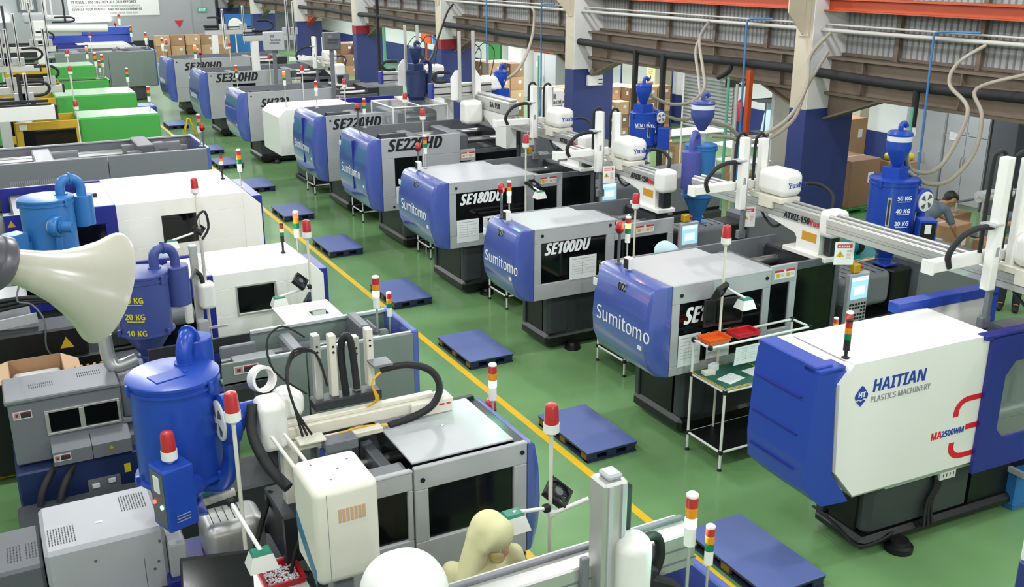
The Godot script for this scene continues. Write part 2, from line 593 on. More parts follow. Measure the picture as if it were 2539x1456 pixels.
func columns() -> void:
	var L := ["nearest", "second", "third", "fourth", "fifth", "sixth", "seventh"]
	for i in 7:
		var z := -13.3 - 8.0 * i
		var red := i == 2 or i == 3
		var c := struct("column", mb().bb(v(13, 2.3, z - 0.42), v(14.17, 7.5, z), 0.01), "column_white")
		tag(c, "%s white column along the right of the hall, %sblue below" % [L[i], "red-banded and " if red else ""], "")
		part("blue_base", mb().bb(v(12.998, 0, z - 0.422), v(14.172, 2.3, z + 0.002), 0.01), "column_blue", c)
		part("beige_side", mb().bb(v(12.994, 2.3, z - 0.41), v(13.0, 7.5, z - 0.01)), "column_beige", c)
		if red: part("red_band", mb().bb(v(12.99, 2.22, z - 0.43), v(14.18, 2.52, z + 0.01)), "column_red", c)
		if i < 4:
			var b := mb().at(v(12.995, 0, z - 0.2))
			b.prism([q2(0, 3.55), q2(0, 4.3), q2(-0.42, 4.3), q2(-0.42, 3.98)], -0.012, 0.012)
			b.box(v(-0.21, 4.31, 0), v(0.46, 0.02, 0.3))
			b.box(v(-0.02, 3.95, 0), v(0.03, 0.75, 0.26))
			part("bracket", b, "column_beige", c)
	# edge of the mezzanine: plate girder, haunches, sheet wall and rails
	var bm := mb().bb(v(13.52, 2.6, -61), v(13.56, 3.2, -8.2)).bb(v(13.4, 2.56, -61), v(13.68, 2.61, -8.2)).bb(v(13.4, 3.18, -61), v(13.68, 3.22, -8.2))
	var z := -8.5
	while z > -60:
		bm.bb(v(13.42, 2.6, z), v(13.66, 3.2, z + 0.02))
		z -= 2.0
	var beam := struct("beam", bm, "beam_brown", "brown steel girder along the mezzanine edge")
	for i in 7:
		var zc := -13.3 - 8.0 * i
		var h := mb().at(v(13.54, 0, 0), v(0, PI / 2, 0))
		for e in [[-(zc + 0.0), -1.0], [-(zc - 0.42), 1.0]]:
			var x0: float = e[0]
			var s: float = e[1]
			h.prism([q2(x0, 2.58), q2(x0 + s * 1.25, 2.58), q2(x0, 2.12)], -0.015, 0.015)
			h.prism([q2(x0, 2.14), q2(x0 + s * 1.28, 2.6), q2(x0 + s * 1.28, 2.565), q2(x0, 2.1)], -0.13, 0.13)
		part("haunch", h, "orange" if i == 4 else "beam_brown", beam)
	struct("slab", mb().bb(v(13.68, 2.9, -62), v(24, 3.15, 14)), "concrete")
	var ww := struct("wall_mezzanine", mb().bb(v(13.86, 3.2, -62), v(13.9, 7.5, 14)), "sheet_grey", "grey sheet wall above the mezzanine girder")
	var pm: ArrayMesh
	for k in 150:
		var o := MeshInstance3D.new()
		o.name = "sheet_panel"
		if pm == null: pm = mb().prism([q2(-0.056, 0), q2(0.056, 0), q2(0.036, -0.04), q2(-0.036, -0.04)], 3.24, 5.2).mesh()
		o.mesh = pm
		o.material_override = M["sheet_grey"]
		o.transform = Transform3D(Basis(v(0, 0, 1), v(1, 0, 0), v(0, 1, 0)), v(13.86, 0, -8.3 - 0.12 * k))
		ww.add_child(o, true)
	var far_ := mb()
	for k in range(150, 420):
		far_.X = Transform3D(Basis(v(0, 0, 1), v(1, 0, 0), v(0, 1, 0)), v(13.86, 0, -8.3 - 0.12 * k))
		far_.prism([q2(-0.056, 0), q2(0.056, 0), q2(0.036, -0.04), q2(-0.036, -0.04)], 3.24, 5.2)
	tag(part("far_sheet_panels", far_, "sheet_grey", ww), "", "", "", "stuff")
	for y in [3.25, 3.66, 4.0]: part("girt", mb().bb(v(13.74, y - 0.025, -61), v(13.8, y + 0.025, -8)), "beam_brown", ww)
	z = -8.9
	while z > -60:
		part("stud", mb().bb(v(13.7, 3.2, z), v(13.78, 5.2, z + 0.08)), "beam_brown", ww)
		z -= 1.6
	var rail := struct("beam_crane", mb().bb(v(13.2, 4.01, -61), v(13.5, 4.03, -6)).bb(v(13.33, 4.03, -61), v(13.36, 4.2, -6)).bb(v(13.2, 4.2, -61), v(13.5, 4.23, -6)), "orange", "orange crane rail above the sheet wall")
	part("crane_girder", mb().bb(v(9.5, 4.44, -8.9), v(13.6, 4.8, -8.5)), "crane_yellow", rail)
	# services along the girder
	var lp := thing("lagged_pipe", "thick black lagged pipe running along the brown girder between the columns", "pipe")
	for i in 7:
		var pts := []
		var z0 := -7.2 if i == 0 else -5.74 - 8.0 * i
		var z1 := -13.28 - 8.0 * i
		for k in 5: pts.append(v(13.16 + 0.02 * sin(k * 2.3 + i), 2.95 + 0.025 * sin(k * 1.7 + i), lerpf(z0, z1, k / 4.0)))
		part("pipe_section", mb().tube(pts, 0.085, 10, 4), "lagging_black", lp)
	tag(part("overhead_pipe", mb().cyl(v(13.2, 3.69, -61), v(13.2, 3.69, -7), 0.035).cyl(v(13.28, 3.78, -61), v(13.28, 3.78, -7), 0.018), "pipe_grey"), "slim grey pipe running high in front of the sheet wall", "pipe")

# moulding machine with a bulging blue end cover; local x runs away from the aisle, z = 0 is its operator side, -w the far side
func se_machine(o: Dictionary) -> Node3D:
	var t := thing("moulding_machine", o.label, "machine", v(o.x, 0, o.z), o.get("turn", 0.0), "")
	var w: float = o.w
	var h: float = o.h
	var b: float = o.bot
	var l1: float = o.l1
	var l2: float = o.get("l2", 0.36)
	var l3: float = o.get("l3", 0.75)
	var L := l1 + l2 + l3
	var end: float = o.get("end", 5.0)
	# end cover: section in xy, drawn in at both sides
	var pf := [q2(0, b), q2(-0.13, b + 0.02), q2(-0.2, b + 0.1), q2(-0.26, b + 0.26 * (h - b)), q2(-0.275, b + 0.45 * (h - b)), q2(-0.262, b + 0.65 * (h - b)), q2(-0.235, b + 0.82 * (h - b)), q2(-0.2, h - 0.06), q2(-0.17, h - 0.015), q2(-0.12, h), q2(0, h)]
	var secs := []
	for e in [[0.0, 0.35], [-0.035, 0.88], [-0.07, 1.0], [-w + 0.07, 1.0], [-w + 0.035, 0.88], [-w, 0.35]]:
		var s := []
		for p in pf: s.append(v(p.x * e[1], p.y, e[0]))
		secs.append(s)
	var cover := part("end_cover", mb().loft(secs, true, 0.86), o.get("cover", "cover_blue"), t)
	if o.has("seam"): part("seam", mb().bb(v(-0.281, b + 0.3, -w * 0.45), v(-0.2, h - 0.1, -w * 0.45 + 0.006)), "deep_blue", cover)
	# brand across the cover, sloped with its face
	if o.has("brand"):
		text("brand_lettering", o.brand, 0.15 * o.get("bs", 1.0), "ink_white", cover, v(-0.2785, b + 0.42 * (h - b), -w * 0.86), v(0, 0, 1), v(0, 1, 0), {"bold": false})
	if o.has("number"):
		var np := part("number_plate", mb().box(v(-0.222, b + 0.86 * (h - b), -w * 0.5), v(0.012, 0.12, 0.1)), "panel_grey", cover)
		text("number", o.number, 0.085, "ink_black", np, v(-0.232, b + 0.83 * (h - b), -w * 0.5), v(0, 0, 1), v(0.05, 1, 0), {"mid": true, "font": "Droid Serif"})
	part("paper_label", mb().box(v(-0.24, b + 0.8 * (h - b), -w * 0.95), v(0.012, 0.08, 0.07)), "paper", cover)
	part("serial_label", mb().box(v(-0.262, b + 0.37 * (h - b), -w * 0.13), v(0.012, 0.11, 0.07)), "paper", cover)
	# operator side doors
	var win: Array = o.get("win", [])
	var d := part("clamp_door", mb().plate(0.012, b, l1 - 0.006, h, [win] if win else [], -0.04, 0, 0.006).cyl(v(0.012, h - 0.012, -0.012), v(l1 - 0.006, h - 0.012, -0.012), 0.014, -1, 10), "panel_grey", t)
	if win:
		part("window", mb().bb(v(win[0] - 0.01, win[1] - 0.01, -0.03), v(win[2] + 0.01, win[3] + 0.01, -0.022)), "window_dark", d)
	for p in o.get("knobs", [[0.1, h - 0.1]]): part("lock", mb().cyl(v(p[0], p[1], -0.01), v(p[0], p[1], 0.01), 0.02), "ink_black", d)
	if o.has("title"):
		var tt: Array = o.title
		text("model_lettering", tt[0], tt[3], tt[4], d, v(tt[1], tt[2], -0.018 if win and tt[4] == "ink_white" else 0.002), v(1, 0.0, 0), v(0, 1, 0), {"lean": 0.25, "fat": 1.0, "wide": tt[5] if tt.size() > 5 else 0.85})
	for s in o.get("sheets", []): card("paper_sheet", d, v(s[0], s[1], 0.004), v(1, 0, 0), v(0, 1, 0), s[2], s[3], "form_sheet")
	var h2: float = o.get("h2", h)
	if l2 > 0.0:
		var d2 := part("mould_door", mb().plate(l1 + 0.006, b, l1 + l2, h2, [[l1 + 0.006, b + 0.28, l1 + l2 - 0.09, h2 - 0.2]], -0.05, -0.01, 0.006), "panel_grey", t)
		part("window", mb().bb(v(l1, b + 0.27, -0.04), v(l1 + l2 - 0.08, h2 - 0.19, -0.032)), "window_dark", d2)
		card("warning_label", d2, v(l1 + l2 * 0.5, h2 - 0.1, -0.006), v(1, 0, 0), v(0, 1, 0), minf(0.28, l2 * 0.85), 0.1, "warn_strip")
	if l3 > 0.0:
		var g := part("guard_frame", mb().plate(l1 + l2, b, L, h2 - 0.02, [[l1 + l2 + 0.02, b + 0.05, L - 0.06, h2 - 0.1]], -0.09, -0.05, 0.004), o.get("guard", "panel_dark"), t)
		part("guard_window", mb().bb(v(l1 + l2 + 0.01, b + 0.04, -0.075), v(L - 0.05, h2 - 0.09, -0.065)), "guard_dark", g)
	# far side and the machine inside
	part("far_panel", mb().bb(v(0.012, b, -w), v(L, h, -w + 0.03), 0.006), "panel_slate", t)
	if o.get("lid", true):
		part("top_lid", mb().bb(v(0.02, h - 0.035, -w + 0.02), v(l1 * 0.86, h - 0.008, -0.05), 0.005), "panel_light", t)
		var sl := mb()
		sl.X = Transform3D(Basis(v(0, 0, 1), -0.07), v(l1 * 0.86, h - 0.02, 0))
		part("sloped_lid", sl.bb(v(0, -0.014, -w * 0.72), v(l1 * 0.2, 0.012, -0.06), 0.004), "panel_light", t)
	else:
		part("inner_tray", mb().bb(v(0.03, h - 0.32, -w + 0.04), v(l1 - 0.02, h - 0.29, -0.05)), "panel_dark", t)
		part("inner_motor", mb().cyl(v(0.25, h - 0.17, -w * 0.5), v(0.75, h - 0.17, -w * 0.5), 0.13).bb(v(0.7, h - 0.3, -w * 0.75), v(0.9, h - 0.06, -w * 0.25), 0.02), "iron", t)
	part("clamp_block", mb().bb(v(0.05, b + 0.05, -w + 0.12), v(l1 * 0.95, h - 0.42, -0.3), 0.04).cyl(v(0.2, b + 0.5, -0.2), v(0.9, b + 0.5, -0.2), 0.12), "iron", t)
	for zz in [-w + 0.28, -0.34]:
		for yy in [h - 0.2, b + 0.25]:
			part("tie_bar", mb().cyl(v(l1 * 0.7, yy, zz), v(L + 0.1, yy, zz), 0.055), "steel", t)
	part("moving_platen", mb().bb(v(l1 + 0.02, b, -w + 0.12), v(l1 + 0.22, h - 0.06, -0.14), 0.02), "panel_dark", t)
	part("fixed_platen", mb().bb(v(L - 0.24, b - 0.1, -w + 0.08), v(L + 0.08, h - 0.06, -0.12), 0.02), "iron", t)
	part("mould", mb().bb(v(l1 + 0.24, b + 0.15, -w + 0.3), v(L - 0.25, h - 0.35, -0.32), 0.01), "iron", t)
	# base
	var bx: float = o.get("bx", 0.28)
	var bs := part("base", mb().bb(v(bx + 0.1, 0.18, -w + 0.13), v(end, b - 0.01, -0.13), 0.03), "base_dark", t)
	part("recess", mb().bb(v(bx + 0.02, 0.2, -w + 0.22), v(bx + 0.101, b - 0.02, -0.3)), "black", bs)
	part("corner_post", mb().bb(v(bx, 0.2, -w + 0.12), v(bx + 0.12, b - 0.01, -w + 0.2), 0.01).rbox(v(bx + 0.16, b * 0.5 + 0.1, -0.19), v(0.32, b - 0.22, 0.16), 0.05), "base_dark", bs)
	part("plinth", mb().bb(v(bx - 0.02, 0.05, -w + 0.1), v(end + 0.05, 0.22, -0.1), 0.045), "black", t)
	var f := mb()
	for x in [bx + 0.35, 1.6, 3.2, end - 0.3]:
		for zz in [-0.06, -w + 0.1]: f.lathe([q2(0, 0.09), q2(0.06, 0.09), q2(0.075, 0.05), q2(0.1, 0.045), q2(0.11, 0.0), q2(0, 0)], v(x, 0, zz), 14)
	part("levelling_feet", f, "black", t)
	# injection end
	if o.get("inject", true):
		part("barrel_cover", mb().rbox(v(L + 0.72, b + 0.36, -w * 0.5), v(0.85, 0.42, w * 0.46), 0.09), "panel_slate", t)
		var rb := mb()
		for k in 6: rb.bb(v(L + 0.4 + k * 0.12, b + 0.568, -w * 0.5 - w * 0.2), v(L + 0.41 + k * 0.12, b + 0.573, -w * 0.5 + w * 0.2))
		part("barrel_slots", rb, "ink_black", t)
		part("hopper_block", mb().bb(v(L + 1.16, b + 0.05, -w * 0.72), v(L + 1.48, b + 0.55, -w * 0.28), 0.02).cyl(v(L + 1.1, b + 0.3, -w * 0.5), v(end - 0.9, b + 0.3, -w * 0.5), 0.2), "black", t)
		part("injection_housing", mb().bb(v(L + 1.5, b + 0.02, -w + 0.16), v(end, b + 0.62, -0.2), 0.02), o.get("housing", "panel_slate"), t)
		part("carriage", mb().bb(v(L + 0.12, b - 0.02, -w + 0.2), v(end, b + 0.06, -0.2), 0.02), "black", t)
	if o.get("hmi", true): hmi(t, v(L + 0.22, b + 0.43, 0.02))
	return t

func hmi(t: Node3D, p: Vector3) -> void:
	var bz := part("control_panel", mb().at(p).box(v(0, 0, 0), v(0.3, 0.66, 0.07), 0.012), "panel_light", t)
	part("screen", mb().at(p).box(v(0, 0.16, 0.036), v(0.25, 0.26, 0.004)), "screen_blue", bz)
	part("screen_panel", mb().at(p).box(v(0, 0.13, 0.039), v(0.16, 0.1, 0.003)).box(v(0, 0.262, 0.039), v(0.24, 0.04, 0.003)), "screen_pale", bz)
	var ky := mb().at(p)
	for j in 7:
		for i in 6:
			if (i == 2 or i == 3) and j % 3 == 2: continue
			ky.box(v(-0.11 + i * 0.044, -0.03 - j * 0.042, 0.037), v(0.026, 0.024, 0.006))
	part("keys", ky, "ink_black", bz)
	part("panel_arm", mb().at(p).bb(v(-0.05, -0.75, -0.2), v(0.05, -0.1, -0.035)), "panel_dark", t)
	var es := part("emergency_stop", mb().at(p).box(v(-0.06, 0.39, 0.0), v(0.1, 0.1, 0.08), 0.01), "machine_yellow", t)
	part("stop_button", mb().at(p).cyl(v(-0.0, 0.39, 0), v(0.04, 0.39, 0.0), 0.025), "lens_red", es)

func right_row() -> void:
	var wh := Color("e6e8ea")
	var gy := Color("9aa0a6")
	picture("form_sheet", 64, 80, wh, [[6, 8, 52, 2, gy], [6, 18, 52, 1, gy], [6, 26, 30, 1, gy], [6, 34, 52, 1, gy], [6, 44, 52, 1, gy], [6, 52, 40, 1, gy], [6, 60, 52, 1, gy], [30, 18, 1, 44, gy]])
	picture("warn_dark", 60, 24, Color("cfcfcb"), [[3, 3, 18, 18, Color("b9847f")], [8, 8, 8, 8, Color("3a3a3c")], [24, 3, 33, 18, Color("2b2d30")], [24, 3, 33, 4, Color("8e2a30")]])
	picture("warn_strip", 84, 30, Color("e4e4e0"), [[0, 0, 36, 7, Color("c9303a")], [46, 0, 38, 7, Color("c9303a")], [6, 12, 14, 12, Color("e0b020")], [48, 12, 14, 12, Color("e0b020")], [24, 13, 14, 2, gy], [24, 18, 14, 2, gy], [66, 13, 14, 2, gy], [66, 18, 14, 2, gy]])
	se_machine({"label": "grey moulding machine numbered 02 with SE130DU window lettering, beside the green-topped workbench", "x": 5.73, "z": -7.44, "w": 1.08, "h": 1.77, "bot": 0.8, "l1": 1.29, "l2": 0.36, "l3": 0.66, "h2": 1.79, "brand": "Sumitomo", "number": "02",
		"win": [0.11, 0.9, 1.19, 1.57], "title": ["SE130DU", 0.16, 1.33, 0.17, "ink_white", 0.72], "knobs": [[0.12, 1.66], [1.22, 1.68]], "sheets": [[0.25, 1.06, 0.28, 0.34], [0.62, 1.06, 0.3, 0.3]], "end": 4.9})
	se_machine({"label": "grey moulding machine numbered 03 with SE100DU window lettering and a clear plastic guard", "x": 5.73, "z": -10.25, "w": 0.92, "h": 1.69, "bot": 0.76, "l1": 1.2, "l2": 0.94, "l3": 0.0, "h2": 1.6, "brand": "Sumitomo", "number": "03", "bs": 0.92,
		"win": [0.11, 0.97, 1.07, 1.5], "title": ["SE100DU", 0.15, 1.33, 0.15, "ink_white", 0.75], "knobs": [[0.12, 1.6], [1.12, 1.62]], "sheets": [[0.72, 1.12, 0.4, 0.3]], "end": 4.7})
	se_machine({"label": "grey moulding machine numbered 05 with SE180DU window lettering and two sheets taped below it", "x": 5.74, "z": -12.8, "w": 1.36, "h": 1.79, "bot": 0.8, "l1": 1.42, "l2": 0.5, "l3": 0.6, "h2": 1.77, "brand": "Sumitomo", "number": "05",
		"win": [0.12, 0.98, 1.26, 1.62], "title": ["SE180DU", 0.17, 1.43, 0.16, "ink_white", 0.75], "knobs": [[0.12, 1.7], [1.34, 1.7]], "sheets": [[0.3, 1.05, 0.36, 0.34], [0.72, 1.08, 0.34, 0.3]], "end": 5.2})
	se_machine({"label": "open-topped grey moulding machine with black SE220HD lettering, right behind machine 05", "x": 5.77, "z": -15.6, "w": 1.5, "h": 2.0, "bot": 0.76, "l1": 1.47, "l2": 0.3, "l3": 0.9, "h2": 1.7, "brand": "Sumitomo", "number": "05", "lid": false, "seam": 1, "bx": 0.42,
		"win": [0.24, 0.98, 0.75, 1.66], "title": ["SE220HD", 0.1, 1.77, 0.2, "ink_black", 0.85], "knobs": [[0.2, 0.82]], "sheets": [[0.4, 1.02, 0.3, 0.3]], "end": 5.4})
	se_machine({"label": "open-topped grey moulding machine with partly hidden SE22 lettering, next to the white machine", "x": 5.77, "z": -18.6, "w": 1.45, "h": 2.0, "bot": 0.72, "l1": 1.5, "l2": 0.3, "l3": 0.9, "h2": 1.7, "brand": "Sumitomo", "number": "06", "lid": false, "seam": 1, "bx": 0.42,
		"win": [0.28, 0.95, 0.75, 1.6], "title": ["SE220HD", 0.12, 1.72, 0.2, "ink_black", 0.85], "end": 5.4})
	se_machine({"label": "grey moulding machine with a flat blue end and SH lettering, behind the white machine", "x": 5.7, "z": -24.6, "w": 1.4, "h": 1.8, "bot": 0.6, "l1": 2.2, "l2": 0.3, "l3": 0.9, "h2": 1.6, "lid": false, "title": ["SH220", 0.3, 1.42, 0.2, "ink_black", 0.85], "end": 5.4})
	se_machine({"label": "grey moulding machine with black SE350HD lettering and a tall blue end cover", "x": 5.7, "z": -29.2, "w": 1.5, "h": 1.86, "bot": 0.55, "l1": 2.4, "l2": 0.3, "l3": 0.9, "h2": 1.6, "lid": false, "brand": "Sumitomo", "win": [0.7, 0.9, 1.35, 1.5], "title": ["SE350HD", 0.2, 1.56, 0.24, "ink_black", 0.85], "sheets": [[1.0, 0.98, 0.5, 0.34]], "end": 6})
	se_machine({"label": "furthest blue-ended grey moulding machine, with black SE280HD lettering", "x": 5.65, "z": -34.2, "w": 1.6, "h": 1.83, "bot": 0.45, "l1": 2.5, "l2": 0.3, "l3": 0.9, "h2": 1.5, "lid": false, "brand": "Sumitomo", "win": [0.5, 0.9, 1.0, 1.4], "title": ["SE280HD", 0.3, 1.45, 0.24, "ink_black", 0.85], "end": 6})

# white machine whose clamp body is cut off at the aisle end; dir is +1 when the aisle lies towards +x
func white_machine(o: Dictionary) -> Node3D:
	var t := thing("moulding_machine", o.label, "machine", v(0, 0, o.z), 0.0)
	var x0: float = o.x0
	var x1: float = o.x1
	var h: float = o.h
	var b: float = o.bot
	var w: float = o.w
	var dir: float = o.get("dir", 1.0)
	var c: float = o.get("cut", 0.16)
	var e := x1 if dir > 0 else x0
	var s := x0 if dir > 0 else x1
	var poly := [q2(s, b), q2(e, b + o.get("low_cut", 0.0)), q2(e, h - c * 0.9), q2(e - dir * c, h), q2(s, h)]
	if o.get("low_cut", 0.0) > 0.0: poly.insert(1, q2(e - dir * o.low_cut, b))
	part("body", mb().prism(poly, -w, -0.07), "white_machine", t)
	var win: Array = o.get("win", [])
	var inner := e - dir * (c + 0.03)
	var pl := mb().plate(minf(s, inner), b, maxf(s, inner), h, [win] if win else [], -0.07, 0, 0.004)
	var poly2 := [q2(inner, b), q2(e, b + o.get("low_cut", 0.0)), q2(e, h - c * 0.9), q2(e - dir * c, h), q2(inner, h)]
	if o.get("low_cut", 0.0) > 0.0: poly2.insert(1, q2(e - dir * o.low_cut, b))
	pl.prism(poly2, -0.07, 0)
	var d := part("side_door", pl, "white_machine", t)
	if win:
		part("window_opening", mb().bb(v(win[0], win[1], -0.069), v(win[2], win[3], -0.065)), "iron", d)
		part("window", mb().bb(v(win[0], win[1], -0.03), v(win[2], win[3], -0.024)), "window_dark", d)
		if o.get("trim", false):
			part("window_trim", mb().plate(win[0] - 0.02, win[1] - 0.02, win[2] + 0.02, win[3] + 0.02, [win], 0, 0.008, 0.002), "aluminium", d)
	if o.get("end", true): part("end_box", mb().bb(v(minf(e - dir * 0.02, e + dir * 0.12), b + 0.12, -w + 0.05), v(maxf(e - dir * 0.02, e + dir * 0.12), h - 0.16, -w * 0.25), 0.01), "deep_blue", t)
	# blue guard behind the body
	if o.has("bx"):
		var bx: float = o.bx
		var a := minf(bx, s)
		var z := maxf(bx, s)
		var mid := [a + 0.12, b + 0.1, z - 0.14, h - 0.22]
		var g := part("guard", mb().plate(a, b, z, h, [mid], -0.05, 0, 0.006).bb(v(a, b, -w), v(z, h, -w + 0.05), 0.006), "deep_blue", t)
		part("guard_window", mb().bb(v(mid[0] - 0.01, mid[1] - 0.01, -0.03), v(mid[2] + 0.01, mid[3] + 0.01, -0.024)), "window_dark", g)
		if o.get("warn", false): part("warning_triangle", mb().prism([q2(a + 0.03, h - 0.14), q2(a + 0.12, h - 0.14), q2(a + 0.075, h - 0.06)], 0, 0.004), "machine_yellow", g)
		part("sliding_cover", mb().bb(v(z - 0.32 if dir > 0 else z, h - 0.05, -w + 0.08), v(z if dir > 0 else z + 0.3, h - 0.02, -0.06), 0.006), "white_machine", t)
		part("platen", mb().bb(v(a + 0.1, b, -w + 0.12), v(a + 0.35, h - 0.08, -0.15), 0.02), "iron", t)
		part("tie_bar", mb().cyl(v(a, h - 0.3, -w * 0.3), v(z, h - 0.3, -w * 0.3), 0.06), "steel", t)
		part("tie_bar", mb().cyl(v(a, h - 0.3, -w * 0.75), v(z, h - 0.3, -w * 0.75), 0.06), "steel", t)
	var k0: float = o.get("k0", minf(x0, o.get("bx", x0)))
	var k1: float = o.get("k1", maxf(x0, x1) - 0.25)
	part("base", mb().bb(v(k0, 0.1, -w + 0.1), v(k1, b - 0.005, -0.12), 0.02), "base_dark", t)
	part("plinth", mb().bb(v(k0 - 0.05, 0.0, -w + 0.06), v(k1 + 0.04, 0.1, -0.08), 0.02), "black", t)
	return t

func logo(parent: Node, p: Vector3, s: float, m := "ink_blue") -> void:
	var r := mb().at(p)
	r.prism([q2(0, 0.75 * s), q2(0.16 * s, 0.62 * s), q2(0.5 * s, 0.16 * s), q2(0.5 * s, 0.0), q2(0.42 * s, -0.16 * s), q2(0.2 * s, -0.1 * s), q2(0.0, -0.2 * s), q2(-0.2 * s, -0.1 * s), q2(-0.42 * s, -0.16 * s), q2(-0.5 * s, 0), q2(-0.5 * s, 0.16 * s), q2(-0.16 * s, 0.62 * s)], 0, 0.003)
	r.prism([q2(-0.36 * s, -0.26 * s), q2(-0.18 * s, -0.2 * s), q2(0, -0.3 * s), q2(0.18 * s, -0.2 * s), q2(0.36 * s, -0.26 * s), q2(0, -0.62 * s)], 0, 0.003)
	var e := part("emblem", r, m, parent)
	text("emblem_letters", "HT", 0.34 * s, "ink_white", e, p + v(0, -0.02 * s, 0.005), v(1, 0, 0), v(0, 1, 0), {"mid": true})

func big_white() -> void:
	# nearest machine on the right
	var t := thing("moulding_machine", "large white and royal blue moulding machine with HAITIAN lettering and red stripes", "machine", v(5.45, 0, -4.95), deg_to_rad(-2.5))
	var w := 0.76
	var poly := [q2(0.0, 1.74), q2(0.13, 1.885), q2(1.66, 1.885), q2(1.66, 0.72), q2(0.27, 0.72), q2(0.06, 0.97)]
	var bd := part("body", mb().prism([q2(-0.02, 0.76), q2(0.3, 0.72), q2(1.66, 0.72), q2(1.66, 1.875), q2(0.0, 1.875)], -w, -0.1), "white_machine", t)
	part("side_door", mb().prism(poly, -0.1, 0.0), "white_machine", t)
	part("top_fold", mb().prism([q2(0.13, 1.885), q2(1.66, 1.885), q2(1.66, 1.89), q2(0.13, 1.89)], -w * 0.95, 0.0), "white_machine", t)
	var pf := [q2(0.26, 0.66), q2(-0.02, 0.68), q2(-0.21, 0.86), q2(-0.235, 1.1), q2(-0.215, 1.6), q2(-0.19, 1.84), q2(0.02, 1.86), q2(0.1, 1.83), q2(-0.01, 1.72), q2(0.05, 0.96)]
	var cv := part("end_cover", mb().prism(pf, -w + 0.02, -0.03), "royal_blue", t)
	for y in [1.0, 1.3, 1.62]: part("crease", mb().bb(v(-0.243, y, -w + 0.06), v(-0.2, y + 0.006, -0.16)), "deep_blue", cv)
	part("cover_rim", mb().bb(v(-0.19, 1.83, -w + 0.02), v(-0.02, 1.9, -0.06), 0.01).bb(v(-0.19, 1.83, -0.2), v(0.08, 1.88, -0.03), 0.01), "royal_blue", cv)
	part("under_lip", mb().bb(v(0.3, 0.68, -w), v(1.9, 0.72, -0.03), 0.005).bb(v(0.7, 0.64, -0.16), v(1.9, 0.68, -0.06), 0.005), "aluminium", t)
	# sliding guard to the right, blue with a cut-cornered window
	var g := mb().at(v(0, 0, 0.035))
	for q in [[q2(1.6, 0.62), q2(3.2, 0.62), q2(3.2, 0.9), q2(1.92, 0.9), q2(1.82, 1.0), q2(1.6, 1.0)], [q2(1.6, 1.0), q2(1.82, 1.0), q2(1.82, 1.5), q2(1.6, 1.5)], [q2(1.6, 1.5), q2(1.82, 1.5), q2(1.92, 1.62), q2(3.2, 1.62), q2(3.2, 1.88), q2(1.6, 1.88)]]: g.prism(q, -0.03, 0.0)
	g.bb(v(1.52, 1.86, -0.1), v(3.2, 1.9, 0.0), 0.004)
	var gd := part("sliding_guard", g, "deep_blue", t)
	part("guard_pane", mb().bb(v(1.8, 0.88, 0.01), v(3.2, 1.64, 0.016)), "window_clear", gd)
	part("mould", mb().bb(v(2.3, 0.9, -0.6), v(2.7, 1.7, -0.2), 0.02).bb(v(2.0, 1.0, -0.5), v(2.3, 1.3, -0.25), 0.02), "panel_dark", t)
	part("tie_bar", mb().cyl(v(1.66, 1.55, -0.2), v(3.2, 1.55, -0.2), 0.06).cyl(v(1.66, 1.0, -0.2), v(3.2, 1.0, -0.2), 0.06), "steel", t)
	part("far_guard", mb().bb(v(1.35, 1.86, -w - 0.12), v(2.62, 1.96, -w + 0.0), 0.006).bb(v(2.5, 1.0, -w - 0.06), v(2.62, 1.9, -w), 0.006), "royal_blue", t)
	part("far_screen", mb().bb(v(1.4, 0.9, -w - 0.06), v(2.5, 1.86, -w - 0.03)), "white_machine", t)
	part("base", mb().bb(v(0.62, 0.14, -w + 0.1), v(1.85, 0.7, -0.14), 0.06).bb(v(0.56, 0.14, -w + 0.08), v(0.64, 0.7, -w + 0.16), 0.01), "base_dark", t)
	part("base_end", mb().bb(v(0.6, 0.16, -w + 0.2), v(0.621, 0.69, -0.25)).bb(v(1.86, 0.14, -w + 0.1), v(4.2, 0.66, -0.16)), "black", t)
	part("plinth", mb().bb(v(0.55, 0.05, -w + 0.06), v(4.2, 0.17, -0.1), 0.04), "black", t)
	part("levelling_foot", mb().lathe([q2(0, 0.1), q2(0.08, 0.1), q2(0.09, 0.06), q2(0.12, 0.05), q2(0.12, 0), q2(0, 0)], v(0.95, 0, -0.06), 18), "black", t)
	var hs := mb()
	hs.tube([v(0.53, 0.2, -w + 0.08), v(0.52, 0.2, -0.5), v(0.53, 0.14, -0.3), v(0.54, 0.11, -0.12), v(0.75, 0.13, -0.085), v(0.9, 0.17, -0.09)], 0.012)
	part("hose", hs, "rubber", t)
	var cb := mb()
	for i in 3: cb.tube([v(1.33 + i * 0.04, 0.68, -0.12), v(1.33 + i * 0.03, 0.5, -0.1), v(1.26 + i * 0.03, 0.36, -0.1), v(1.22 + i * 0.05, 0.15, -0.06)], 0.016)
	part("cable", cb, "rubber", t)
	var so := part("socket_strip", mb().box(v(1.45, 0.6, -0.1), v(0.19, 0.09, 0.05), 0.006), "white", t)
	var pins := mb()
	for i in 4: pins.box(v(1.39 + i * 0.04, 0.6, -0.074), v(0.008, 0.03, 0.002))
	part("socket_holes", pins, "ink_black", so)
	# lettering and stripes
	logo(bd, v(0.235, 1.6, 0.002), 0.13)
	text("brand_lettering", "HAITIAN", 0.105, "ink_blue", bd, v(0.335, 1.615, 0.002), v(1, 0, 0), v(0, 1, 0), {"lean": 0.08, "wide": 0.95})
	text("subtitle_lettering", "PLASTICS MACHINERY", 0.05, "ink_grey", bd, v(0.335, 1.53, 0.002), v(1, 0, 0), v(0, 1, 0), {"bold": false, "wide": 0.93})
